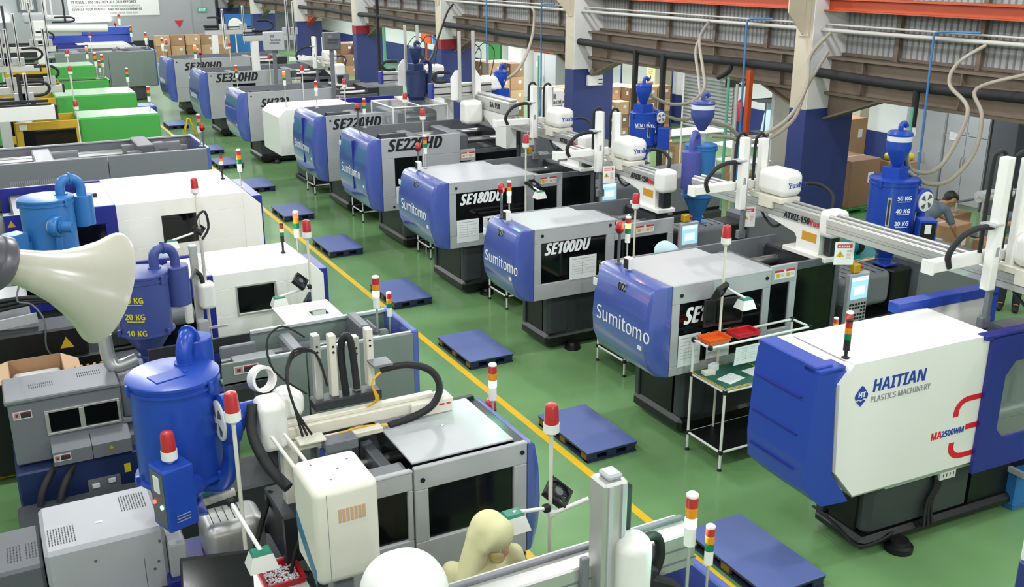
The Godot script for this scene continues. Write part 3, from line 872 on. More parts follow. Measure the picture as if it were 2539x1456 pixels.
	text("model_prefix", "MA", 0.068, "logo_red", bd, v(1.07, 1.035, 0.002), v(1, 0, 0), v(0, 1, 0), {"wide": 0.85})
	text("model_lettering", "2500WM", 0.056, "ink_blue", bd, v(1.19, 1.04, 0.002), v(1, 0, 0), v(0, 1, 0), {"wide": 0.85})
	var st := mb()
	for sg in [-1.0, 1.0]:
		var cy: float = 1.085 + sg * 0.14
		var ring := []
		for k in 9: ring.append(q2(1.46 + 0.16 * -cos(k * PI / 16), cy + sg * (0.02 + 0.13 * sin(k * PI / 16))))
		var pin := []
		for k in 9: pin.append(q2(1.46 + 0.1 * -cos(k * PI / 16), cy + sg * (0.02 + 0.08 * sin(k * PI / 16))))
		for k in 8: st.prism([ring[k], ring[k + 1], pin[k + 1], pin[k]], 0, 0.003)
		st.prism([q2(1.46, cy + sg * 0.1), q2(1.64, cy + sg * 0.1), q2(1.64, cy + sg * 0.15), q2(1.46, cy + sg * 0.15)], 0, 0.003)
		st.prism([q2(1.3, cy - sg * 0.02), q2(1.36, cy - sg * 0.02), q2(1.36, cy + sg * 0.02), q2(1.3, cy + sg * 0.02)], 0, 0.003)
	st.bb(v(1.47, 1.06, 0), v(1.64, 1.11, 0.003))
	part("red_stripes", st, "logo_red", bd)

# machine standing open at the top: two side walls, an end wall and the clamp in between
func open_machine(o: Dictionary) -> Node3D:
	var t := thing("moulding_machine", o.label, "machine", v(0, 0, o.z), 0.0)
	var x0: float = o.x0
	var x1: float = o.x1
	var h: float = o.h
	var b: float = o.bot
	var w: float = o.w
	var m: String = o.mat
	var sp: float = o.split
	part("near_panel", mb().bb(v(x0, b, -0.03), v(sp - 0.006, h, 0), 0.005).bb(v(sp + 0.006, b, -0.03), v(x1, h, 0), 0.005), m, t)
	part("far_panel", mb().bb(v(x0, b, -w), v(x1, h, -w + 0.03), 0.005), m, t)
	part("end_panel", mb().bb(v(x1 - 0.01, b, -w - 0.02), v(x1 + 0.05, h + 0.02, -0.0), 0.01), o.get("end_mat", "cover_blue"), t)
	part("bed", mb().bb(v(x0, b - 0.02, -w + 0.03), v(x1 - 0.02, b + 0.12, -0.03)), "iron", t)
	part("base", mb().bb(v(o.get("k0", x0), 0.02, -w + 0.08), v(x1 - 0.3, b, -0.08), 0.02), "base_dark", t)
	for zz in [-w * 0.28, -w * 0.72]:
		part("tie_bar", mb().cyl(v(x0 - 0.3, h - 0.16, zz), v(x0 + (x1 - x0) * 0.68, h - 0.16, zz), 0.05 * w), "steel", t)
		part("bar_sleeve", mb().cyl(v(x0 + (x1 - x0) * 0.26, h - 0.16, zz), v(x0 + (x1 - x0) * 0.4, h - 0.16, zz), 0.075 * w), "panel_dark", t)
		part("bar_nut", mb().cyl(v(x0 + (x1 - x0) * 0.62, h - 0.16, zz), v(x0 + (x1 - x0) * 0.69, h - 0.16, zz), 0.1 * w, -1, 6), "panel_dark", t)
	part("platen", mb().bb(v(x0 + (x1 - x0) * 0.18, b, -w + 0.1), v(x0 + (x1 - x0) * 0.27, h - 0.03, -0.1), 0.02), "panel_slate", t)
	part("rear_platen", mb().bb(v(x0 + (x1 - x0) * 0.68, b, -w + 0.1), v(x0 + (x1 - x0) * 0.76, h + 0.06, -w * 0.3), 0.02), "panel_dark", t)
	part("toggle", mb().cyl(v(x0 + (x1 - x0) * 0.74, h - 0.12, -w * 0.45), v(x0 + (x1 - x0) * 0.9, h - 0.12, -w * 0.45), 0.11 * w).bb(v(x0 + (x1 - x0) * 0.78, h - 0.3, -w * 0.75), v(x0 + (x1 - x0) * 0.84, h, -w * 0.35), 0.03).cyl(v(x0 + (x1 - x0) * 0.84, h - 0.14, -w * 0.62), v(x0 + (x1 - x0) * 0.95, h - 0.14, -w * 0.62), 0.05 * w), "panel_dark", t)
	part("side_rail", mb().bb(v(x0, h - 0.01, -w + 0.02), v(x1, h + 0.015, -w + 0.06)).bb(v(x0, h - 0.01, -0.05), v(x1, h + 0.01, -0.02)), "panel_light", t)
	return t

func green_machine(label: String, z: float, x0: float, x1: float, w: float, yx: float, h := 1.8, shut := true) -> Node3D:
	var t := thing("moulding_machine", label, "machine", v(0, 0, z), 0.0)
	var cv := mb().bb(v(x0, 0.75, -w), v(x1, h, 0), 0.03)
	if not shut:
		cv = mb().bb(v(x0, 0.75, -0.04), v(x1, h, 0), 0.01).bb(v(x0, 0.75, -w), v(x1, h, -w + 0.04), 0.01).bb(v(x1 - 0.04, 0.75, -w), v(x1, h, 0), 0.01)
		part("clamp", mb().bb(v(x0 + 0.2, 0.8, -w + 0.1), v(x1 - 0.2, h - 0.12, -0.1), 0.05).cyl(v(x0, h - 0.08, -w * 0.3), v(x1 - 0.3, h - 0.08, -w * 0.3), 0.06).cyl(v(x0, h - 0.08, -w * 0.7), v(x1 - 0.3, h - 0.08, -w * 0.7), 0.06), "iron", t)
	var c := part("clamp_cover", cv, "machine_green", t)
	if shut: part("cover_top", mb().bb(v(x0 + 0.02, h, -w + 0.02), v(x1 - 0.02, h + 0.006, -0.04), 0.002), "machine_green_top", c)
	var hole := [yx + 0.12, 0.95, x0 - 0.08, h - 0.18]
	var d := part("yellow_door", mb().plate(yx, 0.75, x0 - 0.01, h - 0.02, [hole], -0.05, -0.01, 0.006), "machine_yellow", t)
	part("door_window", mb().bb(v(hole[0] - 0.01, hole[1] - 0.01, -0.035), v(hole[2] + 0.01, hole[3] + 0.01, -0.03)), "window_dark", d)
	card("notice", d, v(yx + 0.14, h - 0.11, -0.005), v(1, 0, 0), v(0, 1, 0), 0.14, 0.1, "form_sheet")
	part("far_door", mb().bb(v(yx, 0.75, -w), v(x0 - 0.01, h - 0.02, -w + 0.04), 0.006), "machine_yellow", t)
	part("green_post", mb().bb(v(yx - 0.16, 0.75, -0.06), v(yx - 0.08, h - 0.04, 0), 0.005), "machine_green", t)
	part("platen", mb().bb(v(yx + 0.05, 0.75, -w + 0.1), v(yx + 0.35, h - 0.08, -0.12), 0.02), "panel_slate", t)
	part("tie_bar", mb().cyl(v(yx, h - 0.25, -0.25), v(x0, h - 0.25, -0.25), 0.06).cyl(v(yx, 1.0, -0.25), v(x0, 1.0, -0.25), 0.06), "steel", t)
	part("base", mb().bb(v(yx - 1.2, 0.02, -w + 0.08), v(x1 - 0.3, 0.75, -0.08), 0.02), "base_dark", t)
	return t

func left_row() -> void:
	big_white()
	# sixth on the right: white machine between blue-ended ones
	var h6 := white_machine({"label": "white moulding machine with a small blue emblem standing between the blue-ended machines", "z": -21.4, "x0": 5.6, "x1": 7.4, "h": 1.76, "bot": 0.78, "w": 1.4, "dir": -1.0, "cut": 0.16, "end": false, "bx": 8.8, "k0": 6.3, "k1": 9.6})
	logo(h6.get_node("side_door"), v(6.02, 1.5, 0.002), 0.16, "ink_blue")
	text("brand_lettering", "HAITIAN", 0.12, "ink_blue", h6.get_node("side_door"), v(6.14, 1.52, 0.002), v(1, 0, 0), v(0, 1, 0), {"lean": 0.08})
	# left row, from the nearest back
	grey_left()
	var l2 := open_machine({"label": "open-topped grey-green moulding machine behind the robot with the looping black hose", "z": -7.5, "x0": 1.75, "x1": 3.0, "h": 1.75, "bot": 0.6, "w": 0.72, "mat": "panel_green", "split": 2.05, "k0": -0.25})
	part("clamp_sheet", mb().plate(2.12, -0.66, 2.66, -0.04, [[2.4, -0.4, 2.56, -0.25]], 0, 0.01).at(Vector3.ZERO), "panel_light", l2).transform = Transform3D(Basis(v(1, 0, 0), v(0, 0, 1), v(0, -1, 0)), v(0, 1.7, -0.72))
	part("cross_beam", mb().bb(v(2.71, 1.62, -0.69), v(2.78, 1.69, -0.03), 0.004), "panel_light", l2)
	part("low_door", mb().bb(v(1.36, 1.58, -0.03), v(1.74, 1.77, 0), 0.004).bb(v(1.36, 1.58, -0.12), v(1.74, 1.6, 0)), "panel_green", l2)
	card("warning_label", l2, v(1.55, 1.7, 0.004), v(1, 0, 0), v(0, 1, 0), 0.2, 0.07, "warn_dark")
	part("far_rail", mb().bb(v(0.9, 1.6, -0.72), v(1.75, 1.74, -0.69), 0.004).bb(v(0.9, 1.5, -0.6), v(1.4, 1.53, -0.55)), "iron", l2)
	part("mould_plate", mb().bb(v(1.45, 1.3, -0.55), v(1.75, 1.72, -0.5), 0.01).bb(v(1.5, 1.66, -0.35), v(1.85, 1.69, -0.1), 0.004), "panel_slate", l2)
	part("barrel_guard", mb().bb(v(-0.2, 0.85, -1.35), v(0.66, 1.42, -0.85), 0.015), "panel_slate", l2)
	var bg: Node3D = l2.get_node("barrel_guard")
	part("guard_roof", mb().bb(v(-0.22, 1.4, -1.37), v(0.66, 1.44, -0.83), 0.01), "panel_slate", bg)
	var vn := mb()
	for g in [[-0.02, -1.12], [0.36, -1.2]]:
		for i in 12:
			for j in 2: vn.box(v(g[0] + i * 0.016, 1.442, g[1] + j * 0.06), v(0.006, 0.004, 0.03))
	part("vent_slots", vn, "ink_black", bg)
	part("viewing_window", mb().plate(0.06, 1.08, 0.64, 1.3, [[0.09, 1.1, 0.32, 1.28], [0.36, 1.1, 0.62, 1.28]], -0.852, -0.83, 0.003), "aluminium", bg)
	part("window_pane", mb().bb(v(0.08, 1.09, -0.849), v(0.63, 1.29, -0.845)), "window_dark", bg)
	var tr := mb().at(v(0, 0, -0.85))
	tr.X = Transform3D(Basis(v(0, 0, -1), v(0, 1, 0), v(1, 0, 0)), v(0, 0, -0.85))
	tr.prism([q2(0, 1.05), q2(-0.16, 0.98), q2(-0.16, 0.86), q2(0, 0.8)], 0.07, 0.37).prism([q2(0, 1.05), q2(-0.16, 0.98), q2(-0.16, 0.86), q2(0, 0.8)], 0.375, 0.68)
	part("drip_tray", tr, "panel_slate", bg)
	card("warning_label", bg, v(-0.1, 1.3, -0.846), v(1, 0, 0), v(0, 1, 0), 0.14, 0.07, "warn_dark")
	card("warning_label", bg, v(0.14, 0.93, -0.686), v(1, 0, 0), v(0, 1, 0), 0.13, 0.06, "warn_dark")
	part("heat_triangle", mb().prism([q2(0.5, 0.92), q2(0.54, 0.92), q2(0.52, 0.955)], -0.69, -0.686), "machine_yellow", bg)
	var br := mb().bb(v(0.66, 1.05, -1.3), v(0.95, 1.38, -0.95), 0.02).cyl(v(0.6, 1.12, -1.1), v(1.5, 1.12, -1.1), 0.1).bb(v(0.6, 0.8, -1.4), v(1.5, 0.95, -0.85), 0.02)
	part("hopper_throat", br, "panel_slate", l2)
	var nb := part("injection_base", mb().bb(v(-0.22, 0.05, -1.4), v(1.0, 0.84, -0.72), 0.015), "navy", l2)
	var pl := part("socket_plate", mb().bb(v(0.3, 0.4, -0.72), v(0.56, 0.66, -0.712)), "panel_slate", nb)
	part("socket", mb().box(v(0.36, 0.6, -0.705), v(0.06, 0.04, 0.02), 0.004).box(v(0.49, 0.62, -0.705), v(0.06, 0.04, 0.02), 0.004), "paper", pl)
	part("socket_knob", mb().cyl(v(0.36, 0.48, -0.715), v(0.36, 0.48, -0.69), 0.025).cyl(v(0.49, 0.5, -0.715), v(0.49, 0.5, -0.69), 0.025), "ink_black", pl)
	part("yellow_notice", mb().bb(v(0.6, 0.66, -0.721), v(0.65, 0.74, -0.715)), "ink_yellow", nb)
	var hz := mb()
	hz.tube([v(0.1, 0.85, -0.8), v(-0.05, 0.7, -0.6), v(-0.1, 0.4, -0.55), v(-0.1, 0.1, -0.6)], 0.03).tube([v(0.25, 0.85, -0.8), v(0.1, 0.68, -0.6), v(0.03, 0.4, -0.55), v(0.03, 0.1, -0.6)], 0.03)
	part("hose", hz, "rubber", l2)
	white_machine({"label": "smaller white moulding machine with a metal-framed window, just past the open grey-green one", "z": -10.2, "x0": 1.85, "x1": 3.04, "h": 1.69, "bot": 0.72, "w": 0.95, "win": [2.09, 1.22, 2.49, 1.52], "trim": true, "bx": 1.15, "k0": 0.8, "k1": 2.8})
	var l4 := white_machine({"label": "largest white moulding machine of the left row, with a plain square window", "z": -12.75, "x0": 1.24, "x1": 3.02, "h": 1.98, "bot": 0.75, "w": 1.7, "win": [1.76, 1.4, 2.22, 1.78], "cut": 0.2, "bx": 0.0, "k0": -1.5, "k1": 2.8, "warn": true})
	part("latch", mb().box(v(1.08, 1.98, -0.7), v(0.05, 0.06, 0.08), 0.01), "ink_black", l4)
	var l5 := open_machine({"label": "long open-topped grey moulding machine with steel tie bars, in front of the green machines", "z": -17.1, "x0": 0.0, "x1": 3.22, "h": 1.82, "bot": 0.7, "w": 1.6, "mat": "panel_slate", "split": 1.64, "k0": -1.0})
	var gr := mb()
	for i in 30: gr.bb(v(0.18 + i * 0.03, 1.2, -0.001), v(0.192 + i * 0.03, 1.55, 0.006))
	part("grille", gr, "ink_grey", l5)
	green_machine("nearest green moulding machine with a clean yellow door and pale green top", -21.95, 1.66, 3.23, 1.15, 0.48)
	green_machine("second nearest green moulding machine, its yellow door behind a black robot arm", -25.9, 1.52, 3.33, 1.35, 0.35)
	green_machine("green moulding machine with an open top, third of the green row", -29.2, 1.9, 3.12, 0.9, 0.6, 1.8, false)
	green_machine("furthest green moulding machine, in front of the big grey cover", -33.6, 1.95, 3.2, 1.4, 0.68)
	open_machine({"label": "big grey-green open machine standing across the end of the aisle", "z": -39.0, "x0": 2.45, "x1": 5.8, "h": 1.76, "bot": 0.5, "w": 2.0, "mat": "panel_green", "split": 4.2, "k0": 0.5})
	var l11 := white_machine({"label": "furthest white and violet-blue moulding machine, below the wall banner", "z": -42.6, "x0": 3.9, "x1": 5.7, "h": 1.78, "bot": 0.7, "w": 1.6, "cut": 0.3, "bx": 2.4, "k0": 1.5, "k1": 5.4})
	part("rear_hood", mb().bb(v(3.9, 2.05, -1.9), v(5.75, 2.35, -1.5), 0.02).bb(v(2.5, 1.7, -1.9), v(5.75, 2.05, -1.6), 0.02), "royal_blue", l11)

func grey_left() -> void:
	var t := thing("moulding_machine", "nearest grey moulding machine with a blue end, a pale top lid and two dark windows", "machine", v(0, 0, -5.2))
	var w := 0.82
	part("clamp_door", mb().plate(2.055, 0.85, 2.87, 1.77, [[2.15, 1.23, 2.77, 1.61]], -0.04, 0, 0.006).cyl(v(2.055, 1.758, -0.012), v(2.87, 1.758, -0.012), 0.013, -1, 10), "panel_light", t)
	var d: Node3D = t.get_node("clamp_door")
	part("window", mb().bb(v(2.14, 1.22, -0.03), v(2.78, 1.62, -0.024)), "window_dark", d)
	part("lock", mb().cyl(v(2.11, 1.68, 0), v(2.11, 1.68, 0.008), 0.016).cyl(v(2.83, 1.7, 0), v(2.83, 1.7, 0.008), 0.016).cyl(v(2.84, 0.92, 0), v(2.84, 0.92, 0.008), 0.016), "ink_black", d)
	part("mould_door", mb().plate(1.62, 1.02, 2.045, 1.76, [[1.7, 1.26, 2.01, 1.62]], -0.05, -0.005, 0.006).cyl(v(1.62, 1.75, -0.015), v(2.045, 1.75, -0.015), 0.012, -1, 10), "panel_light", t)
	part("window", mb().bb(v(1.69, 1.25, -0.035), v(2.02, 1.63, -0.03)), "window_dark", t.get_node("mould_door"))
	part("mould_shelf", mb().bb(v(1.62, 1.7, -0.2), v(2.04, 1.735, -0.05), 0.004), "panel_slate", t)
	part("top_lid", mb().bb(v(2.06, 1.775, -w + 0.03), v(2.79, 1.79, -0.05), 0.004), "panel_light", t)
	part("lid_screw", mb().cyl(v(2.45, 1.79, -0.45), v(2.45, 1.795, -0.45), 0.012), "steel", t)
	part("far_panel", mb().bb(v(1.62, 0.85, -w), v(2.87, 1.76, -w + 0.03), 0.006), "panel_slate", t)
	part("hinge_rail", mb().bb(v(2.06, 1.75, -w - 0.02), v(2.86, 1.785, -w + 0.02)).bb(v(2.8, 1.74, -w), v(2.87, 1.76, -0.02)), "ink_black", t)
	var secs := []
	var pf := [q2(0, 0.93), q2(0.06, 0.94), q2(0.1, 1.1), q2(0.115, 1.3), q2(0.1, 1.55), q2(0.07, 1.72), q2(0.04, 1.75), q2(0, 1.76)]
	for e in [[0.0, 0.5], [-0.03, 1.0], [-w + 0.03, 1.0], [-w, 0.5]]:
		var s := []
		for p in pf: s.append(v(2.872 + p.x * e[1], p.y, e[0]))
		secs.append(s)
	part("end_cover", mb().loft(secs, true, 0.86), "cover_blue", t)
	part("clamp_block", mb().bb(v(2.1, 0.9, -w + 0.1), v(2.8, 1.5, -0.12), 0.04).cyl(v(2.12, 1.4, -0.3), v(2.7, 1.4, -0.3), 0.17), "iron", t)
	part("platen", mb().bb(v(1.64, 0.9, -w + 0.08), v(1.72, 1.72, -0.1), 0.01).bb(v(1.95, 0.9, -w + 0.08), v(2.03, 1.66, -0.1), 0.01), "panel_slate", t)
	part("tie_bar", mb().cyl(v(1.6, 1.55, -0.2), v(2.4, 1.55, -0.2), 0.035).cyl(v(1.6, 1.55, -w + 0.2), v(2.4, 1.55, -w + 0.2), 0.035), "steel", t)
	part("base", mb().bb(v(-0.1, 0.02, -1.4), v(2.6, 0.8, -0.5), 0.02).bb(v(1.45, 0.02, -0.6), v(2.6, 0.86, -0.12), 0.02), "base_dark", t)
	part("barrel_cover", mb().rbox(v(1.1, 1.0, -1.1), v(0.42, 0.3, 0.34), 0.08), "aluminium", t)
	var rb := mb()
	for i in 5: rb.bb(v(0.96 + i * 0.05, 1.149, -1.2), v(0.965 + i * 0.05, 1.153, -1.0))
	part("cover_slots", rb, "ink_black", t)
	var hs := part("injection_housing", mb().bb(v(-0.09, 0.75, -1.6), v(0.64, 1.25, -0.95), 0.025), "panel_grey", t)
	var vn := mb()
	for g in [[-0.05, -1.24], [0.42, -1.48]]:
		for i in 10:
			for j in 7: vn.box(v(g[0] + i * 0.017, 1.251, g[1] + j * 0.032), v(0.006, 0.004, 0.02))
	part("vent_slots", vn, "ink_black", hs)
	var sc := mb()
	for p in [[0.2, 1.12], [0.55, 0.95], [0.6, 1.15], [0.58, 1.0]]: sc.cyl(v(p[0], p[1], -0.951), v(p[0], p[1], -0.945), 0.009)
	sc.bb(v(0.49, 0.76, -0.951), v(0.494, 1.05, -0.948))
	part("screws", sc, "panel_dark", hs)
	part("warning_mark", mb().bb(v(0.24, 1.25, -1.22), v(0.29, 1.253, -1.2)), "paper", hs)
	part("side_cover", mb().bb(v(0.645, 0.72, -1.2), v(0.76, 1.12, -0.9), 0.01), "panel_grey", t)
	var en := part("rear_cover", mb().bb(v(-0.5, 0.7, -1.55), v(-0.1, 1.16, -1.0), 0.02), "panel_dark", t)
	var lv := mb()
	for j in 5: lv.bb(v(-0.48, 0.74 + j * 0.06, -1.0), v(-0.16, 0.76 + j * 0.06, -0.994))
	for i in 5:
		for j in 6:
			for k in 2: lv.box(v(-0.3 + k * 0.11 + i * 0.018, 1.161, -1.3 + j * 0.035), v(0.006, 0.004, 0.02))
	part("louvres", lv, "ink_black", en)
	part("navy_bed", mb().bb(v(0.62, 0.8, -1.35), v(1.3, 0.88, -0.85), 0.01), "deep_blue", t)
	part("nozzle", mb().cyl(v(1.3, 1.0, -1.1), v(1.6, 1.05, -0.7), 0.06).bb(v(1.32, 1.0, -0.98), v(1.5, 1.35, -0.5), 0.01), "iron", t)
	part("air_fitting", mb().cyl(v(0.95, 1.22, -1.3), v(1.15, 1.24, -1.3), 0.025), "teal", t)
	part("hose_fitting", mb().cyl(v(0.95, 1.17, -1.28), v(1.18, 1.2, -1.28), 0.03), "white_warm", t)
	var hd := mb()
	hd.tube([v(1.35, 1.35, -0.9), v(1.2, 1.1, -0.75), v(1.1, 0.8, -0.7)], 0.02).tube([v(1.5, 1.3, -0.5), v(1.38, 1.2, -0.4), v(1.3, 0.9, -0.4)], 0.012)
	part("hose", hd, "rubber", t)

var protos := {}

# stacked signal lamp; lit is "", "green", "amber", "red" or "white"
func signal_tower(label: String, p: Vector3, pole: float, lit := "", s := 1.0, group := "", look := "white") -> Node3D:
	var t := thing("signal_tower", label, "signal lamp", p, 0, group)
	var y := pole
	var key := "%s%s%.2f" % [lit, look, s]
	if not protos.has(key):
		var L := []
		var h := 0.055 * s
		var r := 0.03 * s
		var a := 0.0
		L.append(["lamp_body", mb().cyl(v(0, a, 0), v(0, a + 0.1 * s, 0), r * 0.96, r * 0.96, 16), "white" if look == "white" else "rubber"])
		a += 0.1 * s
		for c in ["green", "amber", "red"]:
			L.append([c + "_lens", mb().lathe([q2(0, 0), q2(r, 0), q2(r, h - 0.006), q2(r, h - 0.006), q2(r * 0.94, h - 0.005), q2(r * 0.94, h), q2(0, h)], v(0, a, 0), 16), ("lit_" + c) if lit == c or (lit == "white" and c == "amber") else "lens_" + c])
			a += h
		L.append(["lamp_cap", mb().lathe([q2(r, 0), q2(r, 0.012 * s), q2(r * 0.7, 0.02 * s), q2(0, 0.022 * s)], v(0, a, 0), 16), "white" if look == "white" else "rubber"])
		for e in L: e[1] = e[1].mesh()
		protos[key] = L
	part("pole", mb().cyl(v(0, 0, 0), v(0, pole, 0), 0.009 * s + (0.006 if look != "white" else 0.0)).lathe([q2(0, 0), q2(0.035 * s, 0), q2(0.035 * s, 0.012), q2(0.012, 0.02), q2(0, 0.02)], Vector3.ZERO, 14), "aluminium" if look == "white" else "rubber", t)
	for e in protos[key]:
		var o := MeshInstance3D.new()
		o.name = e[0]
		o.mesh = e[1]
		o.material_override = M[e[2]]
		o.position.y = y
		t.add_child(o, true)
	if lit != "":
		var l := OmniLight3D.new()
		l.name = "lamp_light"
		l.light_color = M["lit_" + ("green" if lit == "green" else "red" if lit == "red" else "amber")].emission
		l.light_energy = 0.12
		l.light_size = 0.02
		l.omni_range = 12.0
		l.omni_attenuation = 2.0
		l.shadow_enabled = true
		l.position.y = y + {"green": 0.13, "amber": 0.185, "red": 0.24, "white": 0.185}[lit] * s
		t.add_child(l)
	return t

# red beacon with a white collar on a thin cream pole
func beacon(label: String, p: Vector3, pole: float, group := "", metal := false) -> Node3D:
	if p.y > 0.7 and p.y < 1.0:
		pole += p.y
		p.y = 0.0
	var t := thing("beacon_pole", label, "warning light", p, 0, group)
	part("pole", mb().cyl(Vector3.ZERO, v(0, pole, 0), 0.013, -1, 12), "steel" if metal else "robot_cream", t)
	var head := {"collar": [mb().lathe([q2(0.013, 0), q2(0.035, 0.02), q2(0.046, 0.03), q2(0.05, 0.032), q2(0.05, 0.09), q2(0, 0.09)], Vector3.ZERO, 20), "white"],
		"lens": [mb().lathe([q2(0.046, 0.09), q2(0.046, 0.1), q2(0.042, 0.19), q2(0.036, 0.21), q2(0.02, 0.218), q2(0, 0.22)], Vector3.ZERO, 20), "lens_red"]}
	for k in head:
		if not protos.has(k): protos[k] = head[k][0].mesh()
		var o := MeshInstance3D.new()
		o.name = k
		o.mesh = protos[k]
		o.material_override = M[head[k][1]]
		o.position.y = pole
		t.add_child(o)
	return t

# dark red dome on a thick dark post
func dome_beacon(label: String, p: Vector3, pole: float, group := "") -> Node3D:
	var t := thing("dome_beacon", label, "warning light", p, 0, group)
	part("post", mb().cyl(Vector3.ZERO, v(0, pole, 0), 0.016, -1, 12).lathe([q2(0, 0), q2(0.035, 0), q2(0.035, 0.012), q2(0, 0.02)], Vector3.ZERO, 14), "panel_dark", t)
	part("dome_base", mb().lathe([q2(0.016, -0.005), q2(0.03, 0), q2(0.045, 0.03), q2(0.045, 0.05), q2(0, 0.05)], v(0, pole, 0), 18), "lens_dark_red", t)
	part("dome", mb().lathe([q2(0.043, 0.05), q2(0.043, 0.085), q2(0.036, 0.115), q2(0.022, 0.13), q2(0, 0.135)], v(0, pole, 0), 18), "lens_red", t)
	return t

func pallet(label: String, z0: float, z1: float, x0 := 4.84, x1 := 5.45) -> Node3D:
	var t := thing("pallet", label, "pallet", v((x0 + x1) * 0.5, 0, (z0 + z1) * 0.5), 0, "blue-topped pallets along the yellow line")
	var hx := (x1 - x0) * 0.5
	var hz := absf(z1 - z0) * 0.5
	part("deck", mb().box(v(0, 0.112, 0), v(hx * 2, 0.016, hz * 2), 0.005), "pallet_top", t)
	part("under_deck", mb().box(v(0, 0.094, 0), v(hx * 2 - 0.01, 0.02, hz * 2 - 0.01)).box(v(0, 0.012, -hz + 0.05), v(hx * 2 - 0.02, 0.02, 0.09)).box(v(0, 0.012, hz - 0.05), v(hx * 2 - 0.02, 0.02, 0.09)).box(v(-hx + 0.05, 0.012, 0), v(0.08, 0.02, hz * 2 - 0.02)).box(v(hx - 0.05, 0.012, 0), v(0.08, 0.02, hz * 2 - 0.02)), "pallet_navy", t)
	for i in 3:
		for j in 3:
			var c := v((i - 1) * (hx - 0.07), 0.055, (j - 1) * (hz - 0.08))
			part("block", mb().box(c, v(0.12, 0.075, 0.14), 0.01), "pallet_navy", t)
			if i == 0: part("hazard_mark", mb().box(c + v(-0.061, 0, 0), v(0.004, 0.06, 0.1)), "hazard_brown", t)
	return t

